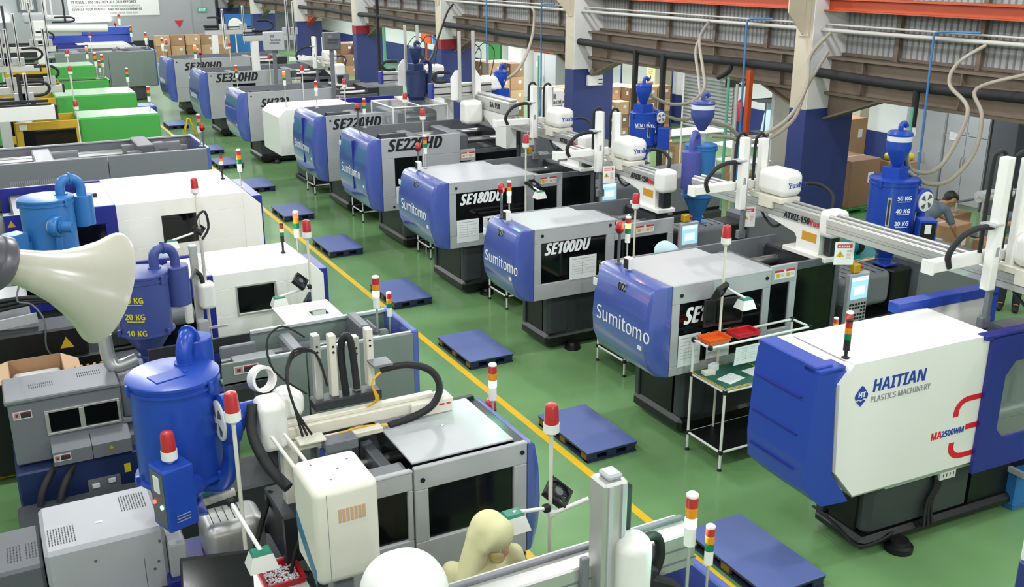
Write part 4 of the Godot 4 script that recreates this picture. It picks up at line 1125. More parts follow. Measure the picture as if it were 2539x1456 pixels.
# hopper dryer; o: r, drum, cone, neck, m, blower (angle), canister (angle), loader, box (angle), text
func dryer(label: String, p: Vector3, turn: float, o: Dictionary) -> Node3D:
	var t := thing("hopper_dryer", label, "dryer", p, turn)
	var m: String = o.get("m", "dryer_blue")
	var r: float = o.r
	var n: float = o.get("neck", 0.1)
	var c: float = o.get("cone", 0.26)
	var H: float = o.drum
	var top := n + c + H
	part("neck", mb().box(v(0, 0.012, 0), v(0.22, 0.024, 0.22), 0.004).cyl(v(0, 0.02, 0), v(0, n, 0), 0.07).cyl(v(0, n - 0.02, 0), v(0, n, 0), 0.1), m, t)
	part("cone", mb().lathe([q2(0.075, n), q2(r * 0.98, n + c)], Vector3.ZERO, 32), m, t)
	var d := part("drum", mb().lathe([q2(r * 0.98, n + c), q2(r * 1.09, n + c), q2(r * 1.09, n + c + 0.012), q2(r, n + c + 0.016), q2(r, n + c + 0.016), q2(r, top - 0.05), q2(r, top - 0.05), q2(r * 1.05, top - 0.045), q2(r * 1.05, top - 0.03), q2(r, top - 0.028), q2(r, top)], Vector3.ZERO, 36), m, t)
	part("lid", mb().lathe([q2(r * 1.05, top), q2(r * 1.05, top + 0.018), q2(r * 1.05, top + 0.018), q2(r * 1.0, top + 0.024), q2(0, top + 0.026)], Vector3.ZERO, 36), m, t)
	var cl := mb()
	for k in 3:
		cl.at(Vector3.ZERO, v(0, 0.7 + k * TAU / 3, 0)).box(v(0, top - 0.03, r * 1.06), v(0.035, 0.08, 0.02), 0.004).box(v(0, n + c + 0.02, r * 1.08), v(0.03, 0.06, 0.03), 0.004)
	part("clamp", cl, m, t)
	if o.get("hatch", false): part("lid_hatch", mb().at(v(-r * 0.15, top + 0.028, r * 0.2), v(0, 0.3, 0)).box(Vector3.ZERO, v(r * 0.75, 0.008, r * 0.5), 0.003).box(v(r * 0.45, 0, 0), v(0.03, 0.012, 0.05), 0.003), m, t)
	if o.has("canister"):
		var a: float = o.canister
		var dir := v(cos(a), 0, -sin(a))
		var cr: float = r * o.get("canr", 0.42)
		var cx: float = r + cr * o.get("cano", 0.95)
		var cy: float = top + o.get("cany", -0.06)
		var ch: float = o.get("canh", 0.3)
		part("filter_canister", mb().lathe([q2(0, -ch - 0.03), q2(cr * 0.25, -ch - 0.03), q2(cr * 0.3, -ch), q2(cr, -ch), q2(cr, -ch), q2(cr, 0), q2(cr, 0), q2(cr * 0.96, 0.01), q2(0, 0.012)], dir * cx + v(0, cy, 0), 24), o.get("can_m", m), t)
		var b := mb()
		b.tube([dir * (r * 0.6) + v(0, top + 0.02, 0), dir * (r * 0.6) + v(0, top + 0.1, 0), dir * (r * 0.72) + v(0, top + 0.17, 0), dir * ((r * 0.6 + cx) * 0.5) + v(0, top + 0.19, 0), dir * (cx - r * 0.15) + v(0, top + 0.16, 0), dir * cx + v(0, top + 0.09, 0), dir * cx + v(0, cy, 0)], r * 0.19, 14)
		b.cyl(dir * (r * 0.6) + v(0, top + 0.02, 0), dir * (r * 0.6) + v(0, top + 0.035, 0), r * 0.26, -1, 16)
		b.X = Transform3D(Basis(v(0, 1, 0), -a), v(0, 0, 0)) if false else Transform3D.IDENTITY
		b.cyl(dir * ((r * 0.6 + cx) * 0.5 - 0.01) + v(0, top + 0.19, 0), dir * ((r * 0.6 + cx) * 0.5 + 0.01) + v(0, top + 0.19, 0), r * 0.25, -1, 14)
		part("lid_pipe", b, o.get("can_m", m), t)
	if o.has("blower"):
		var a: float = o.blower
		var dir := v(cos(a), 0, -sin(a))
		var side := v(cos(a + o.get("spin", 1.57)), 0, -sin(a + o.get("spin", 1.57)))
		var br: float = r * o.get("blr", 0.55)
		var ctr: Vector3 = dir * (r + br * o.get("blo", 0.55)) + v(0, n + c + H * o.get("bly", 0.6), 0)
		part("blower", mb().lathe([q2(0, -0.05), q2(br * 0.9, -0.05), q2(br, -0.035), q2(br, 0.035), q2(br * 0.9, 0.05), q2(0, 0.05)], ctr, 28, side).tube([ctr + v(0, -br * 0.7, 0), ctr + v(0, -br * 1.6, 0), ctr * v(0.8, 0, 0.8) + v(0, n + c * 0.75, 0), dir * r * 0.6 + v(0, n + c * 0.6, 0)], br * 0.33, 12), m, t)
		var bw: Node3D = t.get_node("blower")
		part("blower_motor", mb().cyl(ctr - side * 0.04, ctr - side * 0.2, br * 0.5, -1, 20).cyl(ctr - side * 0.06, ctr - side * 0.08, br * 0.62, -1, 20), m, bw)
		var g := part("blower_grille", mb().lathe([q2(br * 0.3, 0.05), q2(br * 0.8, 0.05), q2(br * 0.8, 0.062), q2(br * 0.72, 0.066), q2(br * 0.2, 0.068), q2(0, 0.068)], ctr, 28, side), "white", bw)
		var bl := mb()
		for k in 4:
			var u := side.cross(v(0, 1, 0))
			var an := k * TAU / 4 + 0.4
			var e0 := u * cos(an) + v(0, 1, 0) * sin(an)
			var e1 := u * cos(an + 0.7) + v(0, 1, 0) * sin(an + 0.7)
			bl.face([ctr + side * 0.07 + e0 * br * 0.12, ctr + side * 0.07 + e0 * br * 0.62, ctr + side * 0.07 + (e0 + e1).normalized() * br * 0.66, ctr + side * 0.07 + e1 * br * 0.62], side)
		part("grille_openings", bl, "panel_dark", g)
	if o.has("box"):
		var a: float = o.box
		var a2: float = o.get("facing", a)
		var tf := Transform3D(Basis(v(0, 1, 0), a2), Basis(v(0, 1, 0), a) * v(0, 0, r + 0.16) - Basis(v(0, 1, 0), a2) * v(0, 0, r + 0.16))
		var bx := mb()
		bx.X = tf
		var y0: float = n + c + o.get("boxy", -0.1)
		var bh: float = o.get("boxh", 0.42)
		var zz: float = r + 0.16
		bx.box(v(0, y0 + bh * 0.5, zz), v(0.2, bh, 0.2), 0.008).box(v(0, y0 + bh * 0.5, r + 0.03), v(0.08, 0.1, 0.1))
		var cb := part("control_box", bx, m, t)
		var fc := mb()
		fc.X = tf
		var f := str(o.get("face", "panel_dark"))
		fc.box(v(0, y0 + bh * 0.5, zz + 0.101), v(0.16, bh * 0.86, 0.006))
		var fp := part("control_face", fc, f, cb)
		var k := mb()
		k.X = tf
		part("temperature_display", k.box(v(0.0, y0 + bh * 0.74, zz + 0.106), v(0.07, 0.11, 0.008), 0.002), "paper", fp)
		k = mb()
		k.X = tf
		part("red_lamp", k.cyl(v(-0.045, y0 + bh * 0.42, zz + 0.1), v(-0.045, y0 + bh * 0.42, zz + 0.115), 0.014), "lit_red", fp)
		k = mb()
		k.X = tf
		part("green_lamp", k.cyl(v(0.045, y0 + bh * 0.4, zz + 0.1), v(0.045, y0 + bh * 0.4, zz + 0.115), 0.014), "lit_green", fp)
		k = mb()
		k.X = tf
		for i in 3: k.box(v(0.101, y0 + 0.06 + i * 0.02, zz), v(0.004, 0.006, 0.09))
		part("louvres", k, "ink_grey", cb)
	var ld: float = o.get("loader", 0.0)
	if ld > 0.0:
		var y := top + 0.02
		if o.get("plinth", true): part("loader_plinth", mb().at(v(0, 0, 0), v(0, 0.2, 0)).box(v(0, y + 0.06, 0), v(0.24, 0.14, 0.22), 0.004), m, t)
		else: part("sight_tube", mb().cyl(v(0, y, 0), v(0, y + 0.2, 0), 0.055).cyl(v(0, y + 0.06, 0), v(0, y + 0.14, 0), 0.065), "window_clear", t)
		y += 0.13 if o.get("plinth", true) else 0.18
		var lm: String = o.get("load_m", m)
		part("loader_funnel", mb().lathe([q2(0.04, y), q2(0.06, y + 0.02), q2(ld * 0.95, y + 0.19), q2(ld, y + 0.22), q2(ld, y + 0.3)], Vector3.ZERO, 26), lm, t)
		if o.get("clear", false): part("clear_band", mb().lathe([q2(ld, y + 0.3), q2(ld * 1.02, y + 0.38)], Vector3.ZERO, 26), "plastic_film", t)
		var ty := y + (0.38 if o.get("clear", false) else 0.3)
		part("loader_lid", mb().lathe([q2(ld * 1.02, ty - 0.02), q2(ld * 1.05, ty), q2(ld * 0.9, ty + 0.03), q2(ld * 0.3, ty + 0.04), q2(0, ty + 0.04)], Vector3.ZERO, 26).tube([v(0, ty + 0.03, 0), v(0, ty + 0.1, 0), v(0.05, ty + 0.12, 0), v(0.09, ty + 0.08, 0)], 0.03, 10), lm, t)
	if o.has("marks"):
		var k := 0
		for s in o.marks:
			var a: float = o.get("marka", 0.0)
			var rr := v(cos(a), 0, -sin(a))
			var out := v(sin(a), 0, cos(a))
			text("weight_mark", s, 0.05, o.get("mark_m", "ink_white"), d, out * (r + 0.002) + rr * -0.09 + v(0, top - 0.2 - k * 0.15, 0), rr, v(0, 1, 0), {"wide": 0.95})
			part("mark_line", mb().at(out * (r + 0.001) + v(0, top - 0.215 - k * 0.15, 0), v(0, a, 0)).box(Vector3.ZERO, v(0.15, 0.005, 0.012)), o.get("mark_m", "ink_white"), d)
			k += 1
	if o.has("gauge"):
		var a: float = o.gauge
		part("sight_glass", mb().at(Vector3.ZERO, v(0, a, 0)).box(v(0, n + c + H * 0.5, r + 0.002), v(0.045, H * 0.5, 0.02), 0.004), "panel_light", d)
		part("sight_window", mb().at(Vector3.ZERO, v(0, a, 0)).box(v(0, n + c + H * 0.5, r + 0.012), v(0.022, H * 0.44, 0.006)), "iron", d)
	return t

# take-out robot on a white post: beam along z, cross arm along x with two vertical arms
func robot(label: String, p: Vector3, o := {}) -> Node3D:
	var t := thing("takeout_robot", label, "robot", p)
	part("mount_plate", mb().bb(v(-0.14, 0, -0.66), v(0.14, 0.055, 0), 0.008), "robot_white", t)
	var ps := mb()
	ps.X = Transform3D(Basis(v(0, 0, -1), v(0, 1, 0), v(1, 0, 0)), v(-0.09, 0, 0))
	ps.prism([q2(0.15, 0.05), q2(0.5, 0.05), q2(0.5, 0.17), q2(0.54, 0.22), q2(0.98, 0.31), q2(0.98, 0.34), q2(0.15, 0.34)], 0.0, 0.18)
	var post := part("post", ps, "robot_white", t)
	part("rating_label", mb().bb(v(-0.093, 0.17, -0.42), v(-0.089, 0.27, -0.2)), "brass_label", post)
	part("drive_box", mb().bb(v(-0.06, 0.06, -0.12), v(0.08, 0.3, -0.02), 0.01), "iron", t)
	var far_z: float = o.get("far", -2.4)
	var bm := mb().bb(v(-0.1, 0.34, far_z), v(0.1, 0.5, -0.1), 0.006).bb(v(-0.108, 0.43, far_z), v(-0.09, 0.49, -0.1), 0.004).bb(v(-0.08, 0.5, far_z), v(-0.04, 0.525, -0.1), 0.005).bb(v(0.04, 0.5, far_z), v(0.08, 0.525, -0.1), 0.005)
	var beam := part("beam", bm, "aluminium", t)
	part("beam_groove", mb().bb(v(-0.1025, 0.4, far_z), v(-0.1, 0.404, -0.1)).bb(v(-0.04, 0.5, far_z), v(0.04, 0.503, -0.1)), "panel_dark", beam)
	text("model_lettering", "ATBII-150", 0.07, "ink_black", beam, v(-0.104, 0.355, -0.72), v(0, 0, 1), v(0, 1, 0), {"wide": 0.9, "lean": 0.1})
	text("brand_lettering", "Yushin", 0.06, "ink_red", beam, v(-0.104, 0.355, -0.32), v(0, 0, 1), v(0, 1, 0), {"font": "Droid Serif"})
	part("end_cap", mb().rbox(v(0, 0.42, -0.06), v(0.26, 0.3, 0.22), 0.06), "robot_white", t)
	var c: float = o.get("car", -1.0)
	part("carriage", mb().bb(v(-0.14, 0.5, c - 0.28), v(0.15, 0.56, c + 0.26), 0.006).bb(v(-0.15, 0.42, c - 0.1), v(-0.105, 0.56, c + 0.12), 0.006), "robot_cream", t)
	var hd := part("head_cover", mb().rbox(v(0.03, 0.71, c + 0.04), v(0.32, 0.3, 0.46), 0.09), "robot_white", t)
	text("brand_lettering", "Yushin", 0.06, "ink_blue", hd, v(-0.06, 0.67, c + 0.272), v(1, 0, 0), v(0, 1, 0), {"font": "Droid Serif"})
	var zc := c - 0.34
	var xl: float = o.get("reach", -0.92)
	part("cross_arm", mb().bb(v(xl, 0.57, zc - 0.05), v(0.2, 0.67, zc + 0.05), 0.01).bb(v(xl - 0.03, 0.56, zc - 0.06), v(xl, 0.68, zc + 0.06), 0.006), "robot_white", t)
	for k in 2:
		var x: float = [-0.3, -0.02][k]
		var y0: float = o.get("low", 0.36) + 0.02 * k
		var y1: float = o.get("high", 1.2) - 0.03 * k
		var a := part("vertical_arm", mb().bb(v(x - 0.05, y0, zc + 0.07), v(x + 0.045, y1, zc + 0.16), 0.01), "robot_white", t)
		part("rail", mb().bb(v(x + 0.05, y0 - 0.02, zc + 0.08), v(x + 0.075, y1 - 0.01, zc + 0.14), 0.003), "aluminium", a)
		part("cable_guide", mb().tube([v(x - 0.04, y0 + 0.25, zc + 0.02), v(x - 0.04, y1 - 0.1, zc + 0.02), v(x - 0.02, y1 + 0.02, zc + 0.04), v(x + 0.06, y1 + 0.02, zc + 0.04), v(x + 0.09, y1 - 0.12, zc + 0.04), v(x + 0.08, y0 + 0.3, zc + 0.02)], 0.018), "rubber", a)
		part("arm_label", mb().bb(v(x - 0.02, y0 + 0.3, zc + 0.16), v(x + 0.015, y0 + 0.38, zc + 0.163)), "ink_grey", a)
	part("gripper", mb().bb(v(-0.27, 0.05, zc + 0.08), v(-0.22, 0.4, zc + 0.13), 0.005).bb(v(-0.3, 0.0, zc + 0.06), v(-0.19, 0.1, zc + 0.12), 0.005), "panel_slate", t)
	part("loop_hose", mb().tube([v(0.18, 0.68, c + 0.2), v(0.26, 0.71, c + 0.3), v(0.3, 0.7, c + 0.45), v(0.3, 0.62, c + 0.6), v(0.24, 0.48, c + 0.66)], 0.022, 8, 5), "rubber", t)
	part("loop_hose", mb().tube([v(-0.36, 0.92, zc + 0.12), v(-0.52, 0.92, zc + 0.1), v(-0.68, 0.86, zc + 0.08), v(-0.78, 0.72, zc + 0.06), v(-0.74, 0.6, zc + 0.05)], 0.026, 8, 5), "rubber", t)
	part("loop_bracket", mb().bb(v(-0.42, 0.93, zc + 0.04), v(-0.3, 0.95, zc + 0.18), 0.003), "panel_light", t)
	part("under_cable", mb().tube([v(0.0, 0.33, -1.2), v(-0.06, 0.26, -1.05), v(-0.06, 0.2, -0.9), v(-0.03, 0.3, -0.75)], 0.014), "rubber", t)
	return t

func danger_card() -> void:
	var wh := Color("e9e8e6")
	var rd := Color("c7404c")
	var im := [[8, 8, 54, 14, rd], [14, 12, 6, 6, wh], [24, 12, 4, 7, wh], [30, 12, 4, 7, wh], [36, 12, 4, 7, wh], [42, 12, 4, 7, wh], [48, 12, 4, 7, wh]]
	for k in 22: im.append([20 - k * 15 / 22, 32 + k, 1 + k * 30 / 22, 1, Color("d8a81c")])
	im.append_array([[19, 40, 3, 8, Color("202020")], [19, 50, 3, 3, Color("202020")]])
	for k in 7: im.append([44, 30 + k * 5, 18 - (k * 7) % 6, 2, Color("c98a8e")])
	picture("danger_picture", 70, 84, wh, im)

func danger_sign(label: String, p: Vector3, right: Vector3, w := 0.24, h := 0.3) -> void:
	var o := card("danger_sign", null, p, right, v(0, 1, 0), w, h, "danger_picture")
	tag(o, label, "warning sign")

# pipe rack workbench: white pipes, black joints; shelves at the given heights
func bench(label: String, p: Vector3, w: float, d: float, o := {}) -> Node3D:
	var t := thing("pipe_bench", label, "workbench", p)
	var h: float = o.get("h", 0.88)
	var hb: float = o.get("back", 1.22)
	for x in [0.0, w]:
		part("leg", mb().cyl(v(x, 0.03, 0), v(x, h, 0), 0.014, -1, 10), "robot_white", t)
		part("leg", mb().cyl(v(x, 0.03, -d), v(x, hb, -d), 0.014, -1, 10), "robot_white", t)
		part("foot", mb().lathe([q2(0, 0.03), q2(0.012, 0.03), q2(0.02, 0.012), q2(0.026, 0), q2(0, 0)], v(x, 0, 0), 10).lathe([q2(0, 0.03), q2(0.012, 0.03), q2(0.02, 0.012), q2(0.026, 0), q2(0, 0)], v(x, 0, -d), 10), "rubber", t)
	var r := mb()
	var j := mb()
	var lv := [0.2, h - 0.03]
	for y in lv:
		r.cyl(v(0, y, 0), v(w, y, 0), 0.013, -1, 10).cyl(v(0, y, -d), v(w, y, -d), 0.013, -1, 10).cyl(v(0, y, 0), v(0, y, -d), 0.013, -1, 10).cyl(v(w, y, 0), v(w, y, -d), 0.013, -1, 10)
		for x in [0.0, w]:
			for z in [0.0, -d]: j.rbox(v(x, y, z), v(0.045, 0.05, 0.045), 0.015, 2)
	if hb > h + 0.1:
		r.cyl(v(0, hb, -d), v(w, hb, -d), 0.013, -1, 10).cyl(v(0, hb, -d + 0.26), v(w, hb, -d + 0.26), 0.013, -1, 10)
		for x in [0.0, w]:
			r.cyl(v(x, hb, -d), v(x, hb, -d + 0.26), 0.013, -1, 10)
			j.rbox(v(x, hb, -d), v(0.045, 0.05, 0.045), 0.015, 2).rbox(v(x, hb, -d + 0.26), v(0.045, 0.05, 0.045), 0.015, 2)
	part("rails", r, "robot_white", t)
	part("joints", j, "rubber", t)
	part("lower_shelf", mb().bb(v(0, 0.2, -d), v(w, 0.212, 0)), o.get("low_m", "black"), t)
	var tp := part("worktop", mb().bb(v(-0.01, h - 0.015, -d - 0.01), v(w + 0.01, h, 0.01), 0.003), "card_pale", t)
	part("mat", mb().bb(v(0.0, h, -d), v(w, h + 0.004, 0.0)), o.get("mat", "mat_green"), tp)
	if o.get("edge", true): part("mat_edging", mb().plate(0, -d, w, 0, [[0.01, -d + 0.01, w * 0.5 - 0.005, -0.01], [w * 0.5 + 0.005, -d + 0.01, w - 0.01, -0.01]], 0, 0.002).at(Vector3.ZERO), "ink_yellow", tp).transform = Transform3D(Basis(v(1, 0, 0), v(0, 0, 1), v(0, -1, 0)), v(0, h + 0.004, 0))
	return t

# task lamp: white tapered shade with a green top on a bent white arm from a pole
func task_lamp(label: String, p: Vector3, from: Vector3, s := 1.0) -> Node3D:
	var t := thing("task_lamp", label, "lamp", p)
	var secs := []
	for e in [[-0.075, 0.085, 0.075], [0.015, 0.06, 0.045], [0.03, 0.05, 0.035]]:
		secs.append([v(-e[1], e[0], -e[2]) * s, v(e[1], e[0], -e[2]) * s, v(e[1], e[0], e[2]) * s, v(-e[1], e[0], e[2]) * s])
	part("shade", mb().loft([secs[0], secs[1]], false, 1.0), "robot_white", t)
	part("shade_top", mb().loft([secs[1], secs[2]], true, 1.0), "lamp_shade_green", t)
	part("bulb", mb().cyl(v(0, -0.05, 0) * s, v(0, -0.02, 0) * s, 0.03 * s), "lamp_face", t)
	part("arm", mb().cyl(v(0, 0.025, 0) * s, (from - p) * 0.98, 0.013, -1, 10), "robot_white", t)
	part("joint", mb().rbox(from - p, v(0.05, 0.05, 0.05), 0.015, 2), "rubber", t)
	return t

func box_fan(label: String, p: Vector3, turn: Vector3, s := 0.17) -> Node3D:
	var t := thing("box_fan", label, "fan", p)
	t.rotation = turn
	var f := mb().plate(-s * 0.5, -s * 0.5, s * 0.5, s * 0.5, [[-s * 0.42, -s * 0.42, s * 0.42, s * 0.42]], -0.025, 0.025, 0.005)
	for e in [[-1, -1], [1, -1], [1, 1], [-1, 1]]: f.prism([q2(e[0] * s * 0.43, e[1] * s * 0.43), q2(e[0] * s * 0.43, e[1] * s * 0.2), q2(e[0] * s * 0.2, e[1] * s * 0.43)], -0.02, 0.02)
	part("frame", f, "rubber", t)
	part("hub", mb().cyl(v(0, 0, -0.02), v(0, 0, 0.022), s * 0.17, -1, 18), "panel_dark", t)
	for k in 7: part("blade", mb().at(Vector3.ZERO, v(0, 0, k * TAU / 7)).prism([q2(s * 0.15, -0.008), q2(s * 0.41, -0.03), q2(s * 0.41, 0.02), q2(s * 0.15, 0.012)], -0.004, 0.004), "rubber", t)
	return t

func monitor(label: String, p: Vector3, turn: float, w := 0.5, h := 0.3, tilt := 0.0, stand := true) -> Node3D:
	var t := thing("monitor", label, "monitor", p, turn)
	var b := part("casing", mb().at(v(0, 0.1 + h * 0.5, 0), v(tilt, 0, 0)).box(Vector3.ZERO, v(w, h, 0.03), 0.006), "rubber", t)
	part("screen", mb().at(v(0, 0.1 + h * 0.5, 0), v(tilt, 0, 0)).box(v(0, 0.008, 0.0155), v(w - 0.03, h - 0.05, 0.002)), "window_dark", b)
	if stand: part("stand", mb().cyl(v(0, 0, -0.02), v(0, 0.14, -0.02), 0.018).bb(v(-0.09, 0, -0.08), v(0.09, 0.012, 0.06), 0.004), "rubber", t)
	return t

func tray(label: String, p: Vector3, m: String, w := 0.3, d := 0.2, turn := 0.0) -> Node3D:
	var t := thing("tray", label, "tray", p, turn)
	var b := mb().bb(v(-w * 0.5, 0, -d * 0.5), v(w * 0.5, 0.006, d * 0.5))
	for e in [[-1, 0], [1, 0], [0, -1], [0, 1]]:
		b.bb(v(e[0] * w * 0.5 - (0.006 if e[0] else w * 0.5), 0, e[1] * d * 0.5 - (0.006 if e[1] else d * 0.5)), v(e[0] * w * 0.5 + (0.006 if e[0] else w * 0.5), 0.04, e[1] * d * 0.5 + (0.006 if e[1] else d * 0.5)), 0.002)
	part("dish", b, m, t)
	part("rim", mb().plate(-w * 0.5 - 0.015, -d * 0.5 - 0.015, w * 0.5 + 0.015, d * 0.5 + 0.015, [[-w * 0.5, -d * 0.5, w * 0.5, d * 0.5]], 0, 0.005), m, t).transform = Transform3D(Basis(v(1, 0, 0), v(0, 0, -1), v(0, 1, 0)), v(0, 0.038, 0))
	return t

func carton(label: String, c: Vector3, s: Vector3, turn := 0.0, m := "card_brown", group := "", labels := true) -> Node3D:
	var t := thing("carton", label, "box", c, turn, group)
	part("body", mb().bb(v(-s.x * 0.5, 0, -s.z * 0.5), v(s.x * 0.5, s.y, s.z * 0.5), 0.006), m, t)
	part("tape", mb().bb(v(-s.x * 0.5 - 0.002, s.y - 0.06, -0.025), v(s.x * 0.5 + 0.002, s.y + 0.002, 0.025)), "tape", t)
	if labels: part("label", mb().bb(v(-s.x * 0.5 - 0.003, s.y * 0.45, s.z * 0.1), v(-s.x * 0.5, s.y * 0.7, s.z * 0.32)).bb(v(s.x * 0.1, s.y * 0.5, s.z * 0.5), v(s.x * 0.3, s.y * 0.72, s.z * 0.5 + 0.003)), "paper", t)
	return t

func right_tools() -> void:
	danger_card()
	var g := "pallets"
	var PL := [["pallet at the bottom edge beside the lowest signal towers", -5.92, -4.86], ["pallet right of the tall red beacon at the aisle, second nearest", -8.54, -7.52], ["pallet in the middle of the aisle, level with machine 02's blue end", -11.25, -10.25], ["pallet just behind the lit signal tower of the open grey-green machine", -13.84, -12.8],
		["pallet level with the blue end of machine 05", -16.82, -15.8], ["pallet near the smaller white machine's red-lit signal tower", -19.6, -18.62], ["pallet beyond the largest white machine's far corner", -22.5, -21.5], ["pallet with yellow side marks behind the two signal towers of the white machine", -25.4, -24.45], ["small pallet tucked at the end of the long open grey machine", -27.4, -26.6], ["furthest pallet, next to the yellow folding stand", -32.4, -31.4]]
	for e in PL: pallet("blue-topped " + e[0], e[1], e[2])
	# signal towers on the right row: label, place, pole, lit
	for e in [["unlit signal tower on the blue end of machine 02, beside a dark red dome", v(5.77, 1.77, -8.3), 0.24, "amber", 1.0], ["green-lit signal tower on the blue end of machine 03", v(5.73, 1.7, -10.9), 0.2, "green", 1.0],
		["unlit signal tower on the blue end of machine 05", v(5.9, 1.79, -14.0), 0.22, "", 1.0], ["unlit signal tower on the nearer SE220HD machine", v(5.97, 2.0, -16.9), 0.24, "", 1.0], ["bright green-lit signal tower on the further SE22 machine", v(5.99, 2.0, -19.8), 0.24, "green", 1.05],
		["amber-lit signal tower on the white machine with the small blue emblem", v(5.95, 1.77, -22.0), 0.46, "red", 1.1], ["unlit signal tower on the machine with SH lettering", v(5.72, 1.8, -25.6), 0.26, "", 1.1], ["red-lit signal tower on the SE350HD machine", v(5.62, 1.86, -30.2), 0.3, "red", 1.4], ["green-lit signal tower on the furthest blue-ended machine", v(5.52, 1.83, -35.2), 0.2, "green", 1.5],
		["bright green-lit signal tower by the control panel of machine 02", v(6.8, 0.0, -6.15), 1.42, "green", 1.15], ["small green-lit signal tower left of the bright one by machine 02", v(6.63, 0.0, -6.15), 1.5, "green", 0.75]]:
		signal_tower(e[0], e[1], e[2], e[3], e[4])
	signal_tower("black-capped red, amber and green signal tower standing on the large white machine", v(5.62, 1.885, -5.08), 0.07, "", 0.9, "", "black")
	for e in [["dark red dome beacon on machine 02's blue end", v(5.7, 1.77, -8.35), 0.34], ["dark red dome beacon on machine 03's blue end, beside the green light", v(5.66, 1.7, -10.98), 0.32], ["dark red dome beacon on machine 05's blue end", v(5.8, 1.79, -14.05), 0.26], ["dark red dome beacon on the nearer SE220HD machine", v(5.88, 2.0, -17.0), 0.3], ["dark red dome beacon on the SE350HD machine", v(5.78, 1.86, -30.3), 0.4], ["dark red dome beacon on the furthest blue-ended machine", v(5.66, 1.83, -35.3), 0.4]]: dome_beacon(e[0], e[1], e[2])
	for e in [["red beacon on a cream pole in front of machine 02's side window", v(6.23, 0.9, -7.28), 1.26], ["red beacon on a cream pole between machines 02 and 03", v(7.02, 0.9, -9.95), 0.96], ["red beacon on a cream pole in front of machine 05's roof", v(6.9, 0.9, -12.6), 1.32], ["red beacon on a cream pole over the nearer SE220HD lettering", v(6.46, 0.9, -15.4), 1.38],
		["red beacon on a cream pole before the clear plastic guard box", v(7.35, 0.9, -18.4), 1.26], ["red beacon on a cream pole at the emblem-marked white machine's right end", v(7.06, 0.9, -21.2), 1.28], ["red beacon on a cream pole in front of the SH machine", v(7.04, 0.9, -24.35), 1.3], ["red beacon on a cream pole in front of the SE350HD machine", v(7.42, 0.9, -28.9), 1.2], ["red beacon on a cream pole by the furthest blue-ended machine", v(7.42, 0.9, -33.9), 1.2]]: beacon(e[0], e[1], e[2])
	# white switch boxes on the covers
	for e in [["white switch box at the top of machine 02's blue end", v(5.66, 1.8, -8.1)], ["white switch box at the top of machine 03's blue end", v(5.62, 1.73, -10.75)], ["white switch box at the top of machine 05's blue end", v(5.72, 1.82, -13.85)]]:
		var sb := thing("switch_box", e[0], "switch", e[1])
		part("housing", mb().box(v(0, 0.05, 0), v(0.07, 0.13, 0.1), 0.01), "white", sb)
		part("face", mb().box(v(-0.037, 0.05, 0), v(0.006, 0.1, 0.08)), "rubber", sb)
	# benches in front of the machines
	bench("green-topped white pipe workbench with orange and red trays before machine 02", v(5.93, 0, -6.79), 1.3, 0.52)
	bench("white pipe workbench between machines 02 and 03, its low shelf holding a carton", v(6.42, 0, -9.2), 1.0, 0.6, {"back": 1.3})
	bench("white pipe workbench between machines 03 and 05", v(6.3, 0, -12.06), 1.0, 0.55, {"edge": false})
	bench("white pipe workbench in front of the nearer SE220HD machine", v(6.35, 0, -14.95), 1.0, 0.55, {"edge": false})
	bench("white pipe workbench in front of the further SE22 machine", v(6.2, 0, -17.9), 1.0, 0.6, {"edge": false})
	bench("white pipe workbench before the white machine with the small emblem", v(6.1, 0, -20.7), 1.0, 0.55, {"edge": false})
	carton("small carton on the low shelf of the bench between machines 02 and 03", v(6.75, 0.213, -9.45), v(0.3, 0.2, 0.22))
	tray("orange plastic tray on the bench's upper rails", v(6.08, 1.234, -7.18), "tray_orange", 0.26, 0.18)
	tray("red plastic tray on the bench's upper rails", v(6.45, 1.234, -7.18), "tray_red", 0.28, 0.18)
	monitor("black monitor standing on the bench before machine 02's window", v(6.3, 1.21, -7.33), -0.1, 0.46, 0.29)
	for e in [["white paper sheet near the front of the green worktop", v(6.15, 0.885, -6.97), 0.25], ["white paper sheet at the right of the green worktop", v(6.5, 0.885, -7.0), 0.1]]: tag(card("paper_sheet", null, e[1], v(cos(e[2]), 0, -sin(e[2])), v(-sin(e[2]), 0, -cos(e[2])), 0.24, 0.17, "form_sheet"), e[0], "paper")
	tag(part("small_box", mb().at(v(6.13, 0.92, -7.22), v(0, 0.3, 0)).box(Vector3.ZERO, v(0.1, 0.07, 0.07), 0.003), "paper"), "upright white box on the green worktop's far corner", "box")
	tag(part("small_box", mb().at(v(6.02, 0.905, -7.16), v(0, -0.2, 0)).box(Vector3.ZERO, v(0.12, 0.04, 0.08), 0.003), "white_warm"), "flat cream box on the green worktop's far corner", "box")
	tag(card("paper_sheet", null, v(6.4, 1.07, -7.05), v(1, 0, 0), v(0, 1, 0.1), 0.3, 0.2, "form_sheet"), "paper forms hanging under the upper rail of the bench", "paper")
	task_lamp("white task lamp with a green top hanging by machine 02's window", v(6.33, 1.65, -7.05), v(6.23, 1.75, -7.26))
	task_lamp("white task lamp with a green top in front of machine 05's window", v(6.97, 1.62, -12.3), v(6.9, 1.72, -12.58))
	box_fan("black box fan clamped below the red beacon of machine 02", v(6.13, 1.73, -7.2), v(0.5, 0.4, 0.2))
	box_fan("black box fan at machine 05 with a lamp beside it", v(6.98, 1.7, -12.5), v(-1.0, 0.3, 0.2))
	# robots of the three numbered machines and of the big white one
	robot("white take-out robot with its cross arm over machine 02", v(7.9, 1.72, -7.45))
	robot("white take-out robot over machine 03, in front of the steel-blue dryer", v(7.75, 1.67, -10.27))
